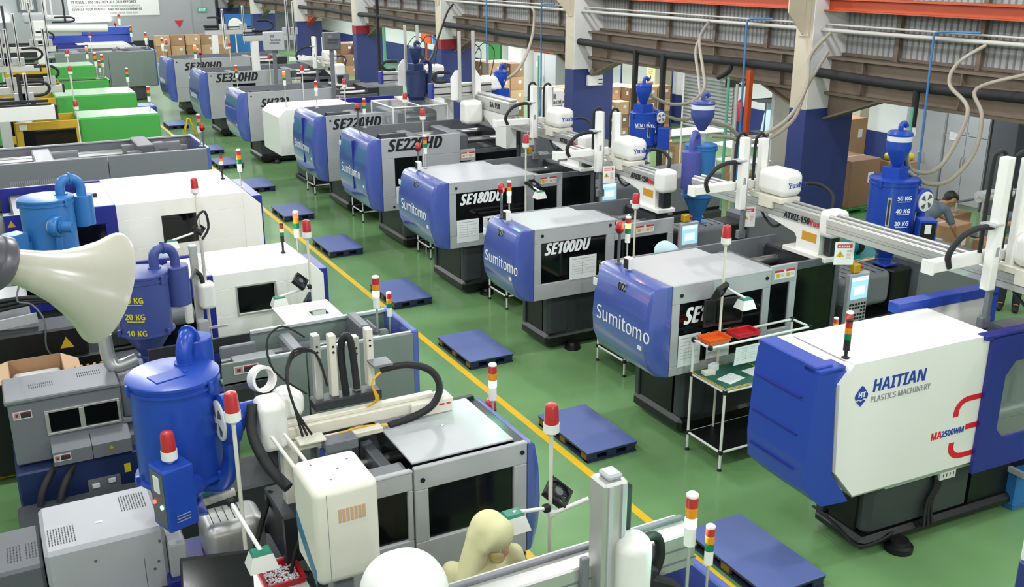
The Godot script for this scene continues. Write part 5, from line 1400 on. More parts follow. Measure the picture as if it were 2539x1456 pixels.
	robot("white take-out robot over machine 05, beside the second column", v(8.12, 1.74, -12.8))
	robot("white take-out robot over the large white machine, cut by the right edge", v(7.62, 1.8, -3.95), {"far": -3.3, "high": 1.5})
	danger_sign("red and white danger card hanging from the robot at the right edge", v(7.5, 2.0, -6.95), v(0.9, 0, 0.45), 0.2, 0.24)
	danger_sign("red and white danger card behind machine 02's robot arms", v(7.72, 1.98, -8.66), v(0.9, 0, 0.3), 0.17, 0.24)
	danger_sign("red and white danger card on machine 03's robot", v(7.5, 2.02, -11.3), v(0.95, 0, 0.25), 0.17, 0.24)
	danger_sign("red and white danger card on machine 05's robot", v(7.95, 2.05, -14.3), v(0.95, 0, 0.25), 0.17, 0.24)
	# dryers
	dryer("bright blue hopper dryer with white KG marks and a red-lit control box", v(9.3, 1.36, -7.98), 0.0, {"r": 0.27, "drum": 0.68, "cone": 0.26, "canister": 0.5, "canr": 0.6, "blower": -0.5, "bly": 0.62, "spin": -1.1, "box": 0.3, "facing": -0.6, "boxy": -0.12, "boxh": 0.4, "face": "black", "loader": 0.14, "clear": true, "marks": ["50 KG", "40 KG", "30 KG", "20 KG"], "marka": -0.35, "gauge": -0.95})
	dryer("steel-blue hopper dryer with a violet filter canister, behind machine 03's robot", v(8.63, 1.32, -10.75), 0.0, {"m": "dryer_steel_blue", "r": 0.21, "drum": 0.7, "cone": 0.3, "canister": -2.6, "canr": 0.6, "canh": 0.5, "can_m": "dryer_purple", "cany": -0.04, "loader": 0.16, "plinth": false, "load_m": "dryer_dull", "clear": true})
	dryer("bright blue hopper dryer with a brown control panel, beside the second column", v(9.63, 1.6, -13.55), 0.0, {"r": 0.215, "drum": 0.5, "cone": 0.24, "blower": -0.3, "bly": 0.85, "spin": -1.2, "box": 0.75, "boxy": -0.08, "boxh": 0.36, "face": "brass_label", "loader": 0.13, "gauge": -0.1, "marks": ["MIN LEVEL"], "marka": -0.8})
	dryer("bright blue loader and hopper beside the third column, with a brown hose", v(8.5, 1.7, -16.5), 0.0, {"r": 0.16, "drum": 0.45, "cone": 0.2, "loader": 0.13})
	dryer("dark blue hopper dryer seen between two silver robot rods", v(7.85, 1.9, -19.0), 0.0, {"m": "navy", "r": 0.2, "drum": 0.5, "cone": 0.22, "canister": 0.1, "canr": 0.7, "canh": 0.4, "loader": 0.13})

func left_tools() -> void:
	for e in [["green-lit signal tower on the blue end of the nearest grey machine", v(2.94, 1.66, -5.85), 0.14, "green", 1.0], ["green-lit signal tower at the end of the open grey-green machine", v(2.82, 1.45, -7.9), 0.44, "green", 1.05], ["slim cream signal tower beside the lit one on the open grey-green machine", v(2.92, 1.45, -7.85), 0.36, "", 0.8],
		["red-lit signal tower on the smaller white machine", v(2.95, 1.56, -10.85), 0.25, "red", 1.1], ["unlit signal tower on the largest white machine's corner", v(2.97, 1.86, -13.6), 0.22, "", 1.1], ["unlit signal tower at the end of the long open grey machine", v(3.18, 1.82, -17.4), 0.24, "", 1.1], ["unlit signal tower on the nearest green machine", v(3.12, 1.8, -22.4), 0.2, "", 1.15],
		["unlit signal tower on the second nearest green machine", v(3.24, 1.8, -26.5), 0.2, "", 1.2], ["dark-topped tallest signal tower on the open green machine", v(2.84, 1.8, -29.5), 0.34, "", 1.3], ["middle signal tower of three on the open green machine", v(2.93, 1.8, -29.55), 0.18, "", 1.1], ["signal tower with a white pole on the open green machine", v(3.02, 1.8, -29.6), 0.3, "", 1.2],
		["red-lit signal tower on the furthest green machine", v(3.1, 1.8, -34.5), 0.14, "red", 1.3], ["green-lit signal tower on the big grey-green machine across the aisle end", v(5.7, 1.76, -40.0), 0.14, "green", 1.6], ["green-lit signal tower on the furthest white machine", v(5.35, 2.3, -44.2), 0.1, "green", 1.6], ["unlit signal tower on the furthest white machine", v(5.66, 1.78, -43.5), 0.2, "", 1.6],
		["green-lit signal tower at the bottom edge, before the first pallet", v(2.58, 1.75, -3.12), 0.5, "green", 0.95], ["slim cream signal tower at the bottom edge, right of the green-lit one", v(2.64, 1.75, -3.05), 0.42, "", 0.72]]:
		signal_tower(e[0], e[1], e[2], e[3], e[4])
	signal_tower("small black signal tower on the smaller white machine's roof", v(2.74, 1.69, -10.7), 0.13, "amber", 0.75, "", "black")
	signal_tower("small black signal tower on the largest white machine's roof", v(2.75, 1.98, -13.7), 0.12, "green", 0.8, "", "black")
	for e in [["dark red dome beacon on the nearest grey machine's blue end", v(2.97, 1.5, -5.95), 0.13], ["dark red dome beacon at the end of the long open grey machine", v(3.21, 1.82, -17.3), 0.28], ["dark red dome beacon on the big grey-green machine", v(5.78, 1.76, -40.1), 0.3], ["dark red dome beacon on the furthest white machine", v(5.18, 2.3, -44.2), 0.1]]: dome_beacon(e[0], e[1], e[2])
	for e in [["large red beacon on a cream pole beside the nearest dryer's blower", v(1.05, 0.9, -5.6), 1.24], ["tall red beacon on a cream pole in front of the nearest grey machine's blue end", v(2.76, 0.85, -4.7), 1.21], ["red beacon on a leaning cream pole before the smaller white machine", v(2.8, 0.8, -9.9), 1.23], ["red beacon on a cream pole before the largest white machine's roof", v(2.14, 0.8, -12.4), 1.28],
		["red beacon on a cream pole between yellow door and green cover", v(1.61, 0.8, -21.6), 1.2], ["red beacon on a cream pole before the second green machine", v(1.88, 0.8, -25.5), 1.52], ["red beacon on a cream pole before the open green machine", v(2.12, 0.8, -29.0), 1.64], ["red beacon on a cream pole before the furthest white machine", v(3.77, 0.8, -39.9), 1.4]]: beacon(e[0], e[1], e[2])
	# dryers of the left row
	dryer("large blue hopper dryer with a round hatch lid, nearest of the left row", v(0.82, 1.26, -6.25), 0.0, {"r": 0.28, "drum": 0.68, "cone": 0.22, "hatch": true, "canister": 0.9, "canr": 0.4, "canh": 0.3, "cany": 0.14, "cano": 0.4, "blower": -0.75, "bly": 0.62, "blr": 0.6, "spin": -2.3, "box": -0.3, "facing": -1.25, "boxy": -0.14, "boxh": 0.42})
	beacon("short red beacon on the nearest dryer's control box", v(0.69, 1.86, -5.83), 0.0)
	dryer("dull blue hopper dryer with yellow KG marks, behind the horn loudspeaker", v(0.98, 1.4, -8.75), 0.0, {"m": "dryer_dull", "r": 0.22, "drum": 0.52, "cone": 0.22, "canister": 0.3, "canr": 0.5, "canh": 0.35, "cany": 0.0, "marks": ["30 KG", "20 KG", "10 KG"], "marka": -0.5, "mark_m": "ink_yellow"})
	dryer("light blue hopper dryer with a tall pipe bend, before the largest white machine", v(0.45, 1.3, -12.0), 0.0, {"m": "dryer_steel_blue", "r": 0.28, "drum": 0.66, "cone": 0.24, "canister": 0.25, "canr": 0.42, "canh": 0.34, "cany": -0.02, "blower": -1.4, "bly": 0.62, "blr": 0.42, "spin": -2.4, "box": -1.0, "boxy": 0.0, "boxh": 0.36})
	beacon("short red beacon on the light blue dryer's control box", v(0.1, 1.78, -11.75), 0.0)
	# silver ducting under the horn
	tag(part("silver_duct", mb().tube([v(0.62, 1.75, -8.7), v(0.63, 1.55, -8.68), v(0.68, 1.46, -8.66), v(0.85, 1.48, -8.7)], 0.06, 12), "silver_wrap"), "silver-wrapped duct bending into the dull blue dryer", "duct")
	task_lamp("white task lamp with a green top above the parts tray", v(1.04, 1.52, -5.1), v(0.97, 1.68, -5.5), 1.0)
	task_lamp("white task lamp with a green top before the nearest grey machine's end window", v(2.45, 1.63, -4.62), v(2.72, 1.58, -4.68), 1.05)
	box_fan("black box fan on the tall cream pole at the aisle", v(2.84, 1.62, -4.75), v(-0.9, 0.5, 0.3))
	tag(part("fan_arm", mb().cyl(v(2.77, 1.53, -4.68), v(2.98, 1.62, -4.6), 0.014).rbox(v(2.76, 1.53, -4.69), v(0.06, 0.05, 0.05), 0.015, 2), "robot_white"), "white pipe arm clamped to the tall cream pole", "arm")
	task_lamp("white task lamp before the smaller white machine's window", v(2.43, 1.46, -9.8), v(2.78, 1.52, -9.88), 1.0)
	box_fan("black box fan held up before the smaller white machine", v(2.68, 1.6, -9.86), v(-0.7, 0.6, 0.5), 0.15)
	monitor("thin grey monitor standing edge-on by the smaller white machine", v(2.7, 1.1, -9.7), 1.1, 0.3, 0.28, 0.0)
	task_lamp("white task lamp with a green top before the largest white machine's window", v(1.76, 1.6, -12.1), v(2.1, 1.62, -12.38), 0.9)
	box_fan("black box fan on the cream pole before the largest white machine", v(2.13, 1.66, -12.36), v(-0.8, 0.6, 0.5), 0.14)
	monitor("black monitor behind the lit parts tray", v(0.82, 1.02, -5.35), -0.25, 0.42, 0.3, -0.5)

# one skin over tapered limbs [from, to, radius, radius], joined softly
func skin(bones: Array, cell := 0.016, k := 0.04) -> Mb:
	var lo := Vector3.INF
	var hi := -Vector3.INF
	for b in bones:
		var r: float = maxf(b[2], b[3])
		lo = lo.min((b[0] as Vector3).min(b[1]) - Vector3.ONE * r)
		hi = hi.max((b[0] as Vector3).max(b[1]) + Vector3.ONE * r)
	lo -= Vector3.ONE * cell * 3.0
	hi += Vector3.ONE * cell * 3.0
	var n := Vector3i(((hi - lo) / cell).ceil()) + Vector3i.ONE
	var g := PackedFloat32Array()
	g.resize(n.x * n.y * n.z)
	g.fill(1.0)
	var live := {}
	for b in bones:
		var a: Vector3 = b[0]
		var ab: Vector3 = b[1] - b[0]
		var il := 1.0 / maxf(ab.length_squared(), 1e-9)
		var r0: float = b[2]
		var dr: float = b[3] - b[2]
		var m := maxf(b[2], b[3]) + cell * 2.0 + k * 0.5
		var p0 := Vector3i(((a.min(b[1]) - Vector3.ONE * m - lo) / cell).floor()).max(Vector3i.ZERO)
		var p1 := Vector3i(((a.max(b[1]) + Vector3.ONE * m - lo) / cell).ceil()).min(n - Vector3i.ONE)
		for z in range(p0.z, p1.z + 1):
			for y in range(p0.y, p1.y + 1):
				var row := (z * n.y + y) * n.x
				for x in range(p0.x, p1.x + 1):
					var p := lo + Vector3(x, y, z) * cell - a
					var t := clampf(p.dot(ab) * il, 0.0, 1.0)
					var d := (p - ab * t).length() - r0 - dr * t
					var e := g[row + x]
					var h := maxf(k - absf(d - e), 0.0)
					g[row + x] = minf(d, e) - h * h * 0.25 / k
					if absf(d) < cell * 3.0 + k: live[row + x] = true
	var sx := 1
	var sy := n.x
	var sz := n.x * n.y
	var off := [0, sx, sy, sx + sy, sz, sx + sz, sy + sz, sx + sy + sz]
	var vert := {}
	for i in live:
		var x: int = i % n.x
		var y: int = (i / n.x) % n.y
		var z: int = i / sz
		if x < 1 or y < 1 or z < 1 or x > n.x - 3 or y > n.y - 3 or z > n.z - 3: continue
		var c := 0
		for q in 8:
			if g[i + off[q]] < 0.0: c += 1
		if c == 0 or c == 8: continue
		var s := Vector3.ZERO
		var w := 0
		for e in [[0, 1], [2, 3], [4, 5], [6, 7], [0, 2], [1, 3], [4, 6], [5, 7], [0, 4], [1, 5], [2, 6], [3, 7]]:
			var u := g[i + off[e[0]]]
			var o := g[i + off[e[1]]]
			if (u < 0.0) != (o < 0.0):
				var t := u / (u - o)
				s += Vector3(e[0] & 1, (e[0] >> 1) & 1, e[0] >> 2).lerp(Vector3(e[1] & 1, (e[1] >> 1) & 1, e[1] >> 2), t)
				w += 1
		vert[i] = [lo + (Vector3(x, y, z) + s / w) * cell, Vector3(g[i + sx] - g[i - sx] + g[i + 2 * sx] - g[i], g[i + sy] - g[i - sy] + g[i + 2 * sy] - g[i], g[i + sz] - g[i - sz] + g[i + 2 * sz] - g[i]).normalized()]
	var out := mb()
	for i in vert:
		for e in [[sx, sy, sz], [sy, sz, sx], [sz, sx, sy]]:
			if (g[i] < 0.0) == (g[i + e[0]] < 0.0): continue
			if not (vert.has(i - e[1]) and vert.has(i - e[2]) and vert.has(i - e[1] - e[2])): continue
			var a: Array = vert[i]; var b: Array = vert[i - e[1]]; var c: Array = vert[i - e[1] - e[2]]; var d: Array = vert[i - e[2]]
			out.tri(a[0], b[0], c[0], a[1], b[1], c[1])
			out.tri(a[0], c[0], d[0], a[1], c[1], d[1])
	return out

func grown(bones: Array, by: float) -> Array:
	var o := []
	for b in bones: o.append([b[0], b[1], b[2] + by, b[3] + by])
	return o

func head_bones(c: Vector3, f: Vector3, u: Vector3) -> Array:
	var s := f.cross(u).normalized()
	return [[c + u * 0.035 - f * 0.02, c + u * 0.03 + f * 0.015, 0.088, 0.082], [c + f * 0.035, c + f * 0.05 - u * 0.075, 0.062, 0.04], [c + f * 0.09 + u * 0.015, c + f * 0.105 - u * 0.02, 0.011, 0.016], [c + s * 0.083 + u * 0.01, c + s * 0.086 - u * 0.03, 0.018, 0.012], [c - s * 0.083 + u * 0.01, c - s * 0.086 - u * 0.03, 0.018, 0.012], [c + f * 0.085 - u * 0.05, c + f * 0.088 - u * 0.058, 0.016, 0.012]]

func face_parts(t: Node, c: Vector3, f: Vector3, u: Vector3) -> void:
	var s := f.cross(u).normalized()
	for k in [-1.0, 1.0]:
		part("eye", mb().lathe([q2(0, 0.006), q2(0.009, 0.003), q2(0.011, 0)], c + f * 0.091 + s * 0.033 * k + u * 0.008, 10, f), "ink_white", t)
		part("iris", mb().lathe([q2(0, 0.008), q2(0.004, 0.006), q2(0.005, 0.004)], c + f * 0.091 + s * 0.033 * k + u * 0.007, 8, f), "hair", t)
		part("brow", mb().cyl(c + f * 0.093 + s * 0.018 * k + u * 0.028, c + f * 0.088 + s * 0.048 * k + u * 0.028, 0.005, 0.003, 6), "hair", t)

# palm with four unequal fingers and a thumb; d points along the fingers, n out of the back of the hand
func hand(w: Vector3, d: Vector3, n: Vector3, curl: float, side: float) -> Mb:
	var s := d.cross(n).normalized() * side
	var b := []
	b.append([w, w + d * 0.085 + s * 0.02, 0.022, 0.016])
	b.append([w, w + d * 0.085 - s * 0.02, 0.022, 0.016])
	for i in 4:
		var L: float = [0.062, 0.072, 0.067, 0.052][i]
		var p := w + d * 0.088 + s * (0.03 - 0.02 * i)
		var e := d
		for j in 3:
			e = (e * cos(curl) - n * sin(curl)).normalized()
			b.append([p, p + e * L * [0.48, 0.3, 0.24][j], 0.0095 - 0.001 * j, 0.0085 - 0.001 * j])
			p += e * L * [0.48, 0.3, 0.24][j]
	var th := w + s * 0.022 + d * 0.025
	b.append([th, th + s * 0.03 + d * 0.025 - n * 0.015, 0.014, 0.0115])
	b.append([th + s * 0.03 + d * 0.025 - n * 0.015, th + s * 0.028 + d * 0.055 - n * 0.03, 0.011, 0.009])
	return skin(b, 0.0045, 0.006)

# o: hip, chest, neck, head, face, up, arms [[shoulder, elbow, wrist, fingers, back]], legs [[hip, knee, ankle, toe]], shirt, trousers, hair
func person(label: String, at_: Vector3, turn: float, o: Dictionary) -> Node3D:
	var t := thing("person", label, "person", at_, turn)
	var hp: Vector3 = o.hip
	var ch: Vector3 = o.chest
	var nk: Vector3 = o.neck
	var hd: Vector3 = o.head
	var sd: Vector3 = o.get("side", v(1, 0, 0))
	var torso := [[hp + sd * 0.07, hp - sd * 0.07, 0.115, 0.115], [hp, ch, 0.125, 0.13], [ch + sd * 0.07, ch - sd * 0.07, 0.12, 0.12], [ch + (nk - ch) * 0.6 + sd * 0.13, ch + (nk - ch) * 0.6 - sd * 0.13, 0.062, 0.062]]
	var all := torso.duplicate()
	all.append([nk - (nk - ch) * 0.1, nk.lerp(hd, 0.6), 0.055, 0.05])
	all.append_array(head_bones(hd, o.face, o.up))
	var sleeves := []
	for a in o.arms:
		all.append([a[0], a[1], 0.05, 0.04])
		all.append([a[1], a[2], 0.04, 0.026])
		sleeves.append([a[0], (a[0] as Vector3).lerp(a[1], o.get("sleeve", 0.75)), 0.058, 0.058])
		if o.get("sleeve", 0.75) >= 1.0: sleeves.append([a[1], (a[1] as Vector3).lerp(a[2], 0.92), 0.052, 0.04])
	var legs := []
	for l in o.legs:
		legs.append([l[0], l[1], 0.085, 0.06])
		legs.append([l[1], l[2], 0.056, 0.04])
		all.append([l[2], l[3], 0.04, 0.03])
	all.append_array(legs)
	var cell: float = o.get("cell", 0.018)
	var b := skin(all, cell, 0.035)
	if o.get("hands", true):
		for i in o.arms.size():
			var a: Array = o.arms[i]
			var h := hand(a[2], a[3], a[4], a[5] if a.size() > 5 else 0.35, 1.0 if i == 0 else -1.0)
			b.V.append_array(h.V); b.N.append_array(h.N); b.U.append_array(h.U)
	part("body", b, o.get("skin", "skin"), t)
	var tp := grown(torso, 0.012)
	tp.append_array(sleeves)
	part("shirt", skin(tp, cell, 0.035), o.shirt, t)
	var lg := grown(legs, 0.014)
	lg.append([hp + sd * 0.07, hp - sd * 0.07, 0.125, 0.125])
	part("trousers", skin(lg, cell, 0.03), o.trousers, t)
	for l in o.legs: part("shoe", skin([[l[2] - v(0, 0.02, 0), l[3] - v(0, 0.0, 0), 0.052, 0.042]], 0.014, 0.02), "rubber", t)
	if o.get("hair", true): part("hair", skin([[hd + o.up * 0.05 - o.face * 0.03, hd + o.up * 0.06 + o.face * 0.03, 0.092, 0.075], [hd - o.face * 0.05 + o.up * 0.02, hd - o.face * 0.055 - o.up * 0.05, 0.075, 0.055]], 0.012, 0.03), "hair", t)
	if o.get("cap", "") != "": part("cap", skin([[hd + o.up * 0.06 - o.face * 0.04, hd + o.up * 0.065 + o.face * 0.03, 0.105, 0.095], [hd + o.up * 0.03 - o.face * 0.06, hd + o.up * 0.02, 0.1, 0.095]], 0.014, 0.03), o.cap, t)
	if o.get("mask", "") != "": part("face_mask", skin([[hd + o.face * 0.055 - o.up * 0.035, hd + o.face * 0.062 - o.up * 0.075, 0.058, 0.044]], 0.01, 0.02), o.mask, t)
	face_parts(t, hd, o.face, o.up)
	return t

func standing(label: String, p: Vector3, turn: float, extra: Dictionary) -> Node3D:
	var o := {"hip": v(0, 0.92, 0), "chest": v(0, 1.26, 0.0), "neck": v(0, 1.44, -0.01), "head": v(0, 1.58, 0.03), "face": v(0, -0.3, 0.95).normalized(), "up": v(0, 0.95, 0.3).normalized(),
		"arms": [[v(0.19, 1.38, 0), v(0.25, 1.1, 0.03), v(0.16, 0.98, 0.24), v(-0.3, -0.1, 0.95).normalized(), v(0, 1, 0.1)], [v(-0.19, 1.38, 0), v(-0.25, 1.1, 0.03), v(-0.16, 0.98, 0.24), v(0.3, -0.1, 0.95).normalized(), v(0, 1, 0.1)]],
		"legs": [[v(0.09, 0.88, 0), v(0.1, 0.48, 0.02), v(0.1, 0.08, 0), v(0.11, 0.04, 0.15)], [v(-0.09, 0.88, 0), v(-0.1, 0.48, 0.02), v(-0.1, 0.08, 0), v(-0.11, 0.04, 0.15)]], "shirt": "cloth_white", "trousers": "cloth_dark"}
	o.merge(extra, true)
	return person(label, p, turn, o)

func people() -> void:
	# woman in a headscarf at the bottom of the picture: she looks down to her work at the bench
	var f := v(0.42, -0.26, 0.87).normalized()
	var up := (v(0, 1, 0) - f * f.y).normalized()
	var w := standing("person in a pale yellow headscarf and yellow face mask, looking down at the bench", v(2.19, 0.0, -4.5), 0.0, {"head": v(0.03, 1.545, 0.05), "face": f, "up": up, "side": v(0.86, 0, -0.5), "skin": "skin_pale", "shirt": "hijab", "hair": false, "mask": "mask_yellow", "cell": 0.016, "sleeve": 1.0})
	w.scale = Vector3.ONE * 1.06
	var hd := v(0.03, 1.545, 0.05)
	var sd := f.cross(up).normalized()
	var hb := [[hd + up * 0.05 - f * 0.035, hd + up * 0.05 + f * 0.012, 0.105, 0.1]]
	for k in 9:
		var a := PI * (0.0 + k / 8.0)
		var p := hd + sd * cos(a) * 0.092 + up * (sin(a) * 0.1 + 0.0) + f * (0.03 + 0.015 * sin(a))
		hb.append([p, hd - f * 0.03 + up * 0.01 + sd * cos(a) * 0.05, 0.022, 0.06])
	for k in [-1.0, 1.0]:
		hb.append([hd + sd * k * 0.095 + f * 0.015, hd + sd * k * 0.07 - up * 0.14 + f * 0.0, 0.024, 0.04])
		hb.append([hd + sd * k * 0.05 - f * 0.05, v(0.0, 1.33, 0.0) + sd * k * 0.17, 0.07, 0.06])
	hb.append([hd - up * 0.17 + f * 0.0, v(0.04, 1.26, 0.08), 0.05, 0.09])
	hb.append([hd - f * 0.05 - up * 0.02, v(-0.02, 1.3, -0.06), 0.085, 0.1])
	part("headscarf", skin(hb, 0.009, 0.03), "hijab", w)
	# man bent over a carton behind the right-hand row
	var mf := v(0.72, -0.62, 0.3).normalized()
	person("person in a grey short-sleeved shirt bending over an open carton", v(13.0, 0, -10.3), 0.0, {"hip": v(-0.35, 0.86, -0.1), "chest": v(-0.1, 1.12, 0.0), "neck": v(0.08, 1.22, 0.06), "head": v(0.2, 1.27, 0.09), "face": mf, "up": (v(0, 1, 0) - mf * mf.y).normalized(), "side": v(-0.3, 0, 0.95),
		"arms": [[v(0.0, 1.16, 0.2), v(0.08, 0.9, 0.3), v(0.22, 0.68, 0.3), v(0.5, -0.85, 0).normalized(), v(0.8, 0.5, 0).normalized()], [v(0.08, 1.18, -0.14), v(0.26, 0.98, -0.2), v(0.5, 0.86, -0.15), v(0.9, -0.4, 0.1).normalized(), v(0.4, 0.9, 0).normalized()]],
		"legs": [[v(-0.36, 0.82, 0.0), v(-0.28, 0.46, 0.06), v(-0.38, 0.08, 0.03), v(-0.24, 0.04, 0.06)], [v(-0.36, 0.82, -0.2), v(-0.24, 0.46, -0.2), v(-0.34, 0.08, -0.22), v(-0.2, 0.04, -0.22)]], "shirt": "shirt_grey", "trousers": "cloth_dark"})
	# at the right edge, hands raised
	standing("person in a grey shirt holding a small part, cut by the right edge", v(12.78, 0, -8.66), -1.0, {"arms": [[v(0.19, 1.38, 0), v(0.22, 1.3, 0.28), v(0.06, 1.44, 0.42), v(-0.5, 0.6, 0.5).normalized(), v(0.6, 0.2, 0.6).normalized(), 0.5], [v(-0.19, 1.38, 0), v(-0.22, 1.28, 0.26), v(-0.08, 1.4, 0.44), v(0.4, 0.7, 0.4).normalized(), v(-0.5, 0.1, 0.7).normalized(), 0.5]], "shirt": "shirt_grey"})
	standing("person in a light blue cap standing between machines 02 and 03", v(6.72, 0, -8.92), 0.6, {"cap": "cap_blue", "hair": false, "cell": 0.022})
	standing("person in a light blue cap standing below the largest white machine's door", v(1.56, 0, -11.95), 0.9, {"cap": "cap_blue", "hair": false, "cell": 0.022}).scale = Vector3.ONE * 0.93
	standing("person in a light blue cap and white shirt, leaning beside the dull blue dryer", v(1.26, 0, -11.42), 1.2, {"cap": "cap_blue", "hair": false, "cell": 0.022, "hands": false}).scale = Vector3.ONE * 0.9
	standing("distant person in a white shirt and dark mask, beside the fourth column", v(12.2, 0, -38.3), 0.3, {"mask": "rubber", "cell": 0.024, "hands": false})

func pole_thing(called: String, label: String, a: Vector3, b: Vector3, r: float, m: String, cat := "pipe") -> MeshInstance3D:
	var o := part(called, mb().cyl(a, b, r, -1, 12), m)
	tag(o, label, cat)
	return o

func hose(label: String, pts: Array, r: float, m := "hose_clear") -> void:
	tag(part("hose", mb().tube(pts, r, 9, 6), m), label, "hose")

func cabinet(label: String, p: Vector3, turn: float, w: float, h: float, d: float, m: String, top := 0.0) -> Node3D:
	var t := thing("cabinet", label, "cabinet", p, turn)
	part("body", mb().bb(v(-w * 0.5, 0.06, -d), v(w * 0.5, h, 0), 0.006).bb(v(-w * 0.5 + 0.02, 0, -d + 0.02), v(w * 0.5 - 0.02, 0.06, -0.03)), m, t)
	for k in 2:
		var x0 := -w * 0.5 + 0.01 + k * w * 0.5
		var dr := part("door", mb().bb(v(x0, 0.08, 0), v(x0 + w * 0.5 - 0.02, h - top - 0.02, 0.018), 0.004), m, t)
		part("handle", mb().tube([v(0.035 if k else -0.035, h * 0.42, 0.018), v(0.035 if k else -0.035, h * 0.44, 0.05), v(0.035 if k else -0.035, h * 0.52, 0.05), v(0.035 if k else -0.035, h * 0.54, 0.018)], 0.007, 6), "steel", dr)
		if top > 0.0: part("top_door", mb().bb(v(x0, h - top, 0), v(x0 + w * 0.5 - 0.02, h - 0.01, 0.018), 0.004).box(v(0.04 if k else -0.04, h - top + 0.06, 0.025), v(0.02, 0.04, 0.02)), m, t)
	card("notice", t, v(-w * 0.3, h * 0.74, 0.022), v(1, 0, 0), v(0, 1, 0), 0.2, 0.16, "form_sheet")
	return t

func table(label: String, p: Vector3, w: float, d: float, h: float, top: String) -> Node3D:
	var t := thing("table", label, "table", p)
	part("tabletop", mb().bb(v(-w * 0.5, h - 0.03, -d * 0.5), v(w * 0.5, h, d * 0.5), 0.004), top, t)
	for x in [-w * 0.5 + 0.03, w * 0.5 - 0.03]:
		for z in [-d * 0.5 + 0.03, d * 0.5 - 0.03]: part("leg", mb().cyl(v(x, 0, z), v(x, h - 0.03, z), 0.018), "robot_white", t)
	return t

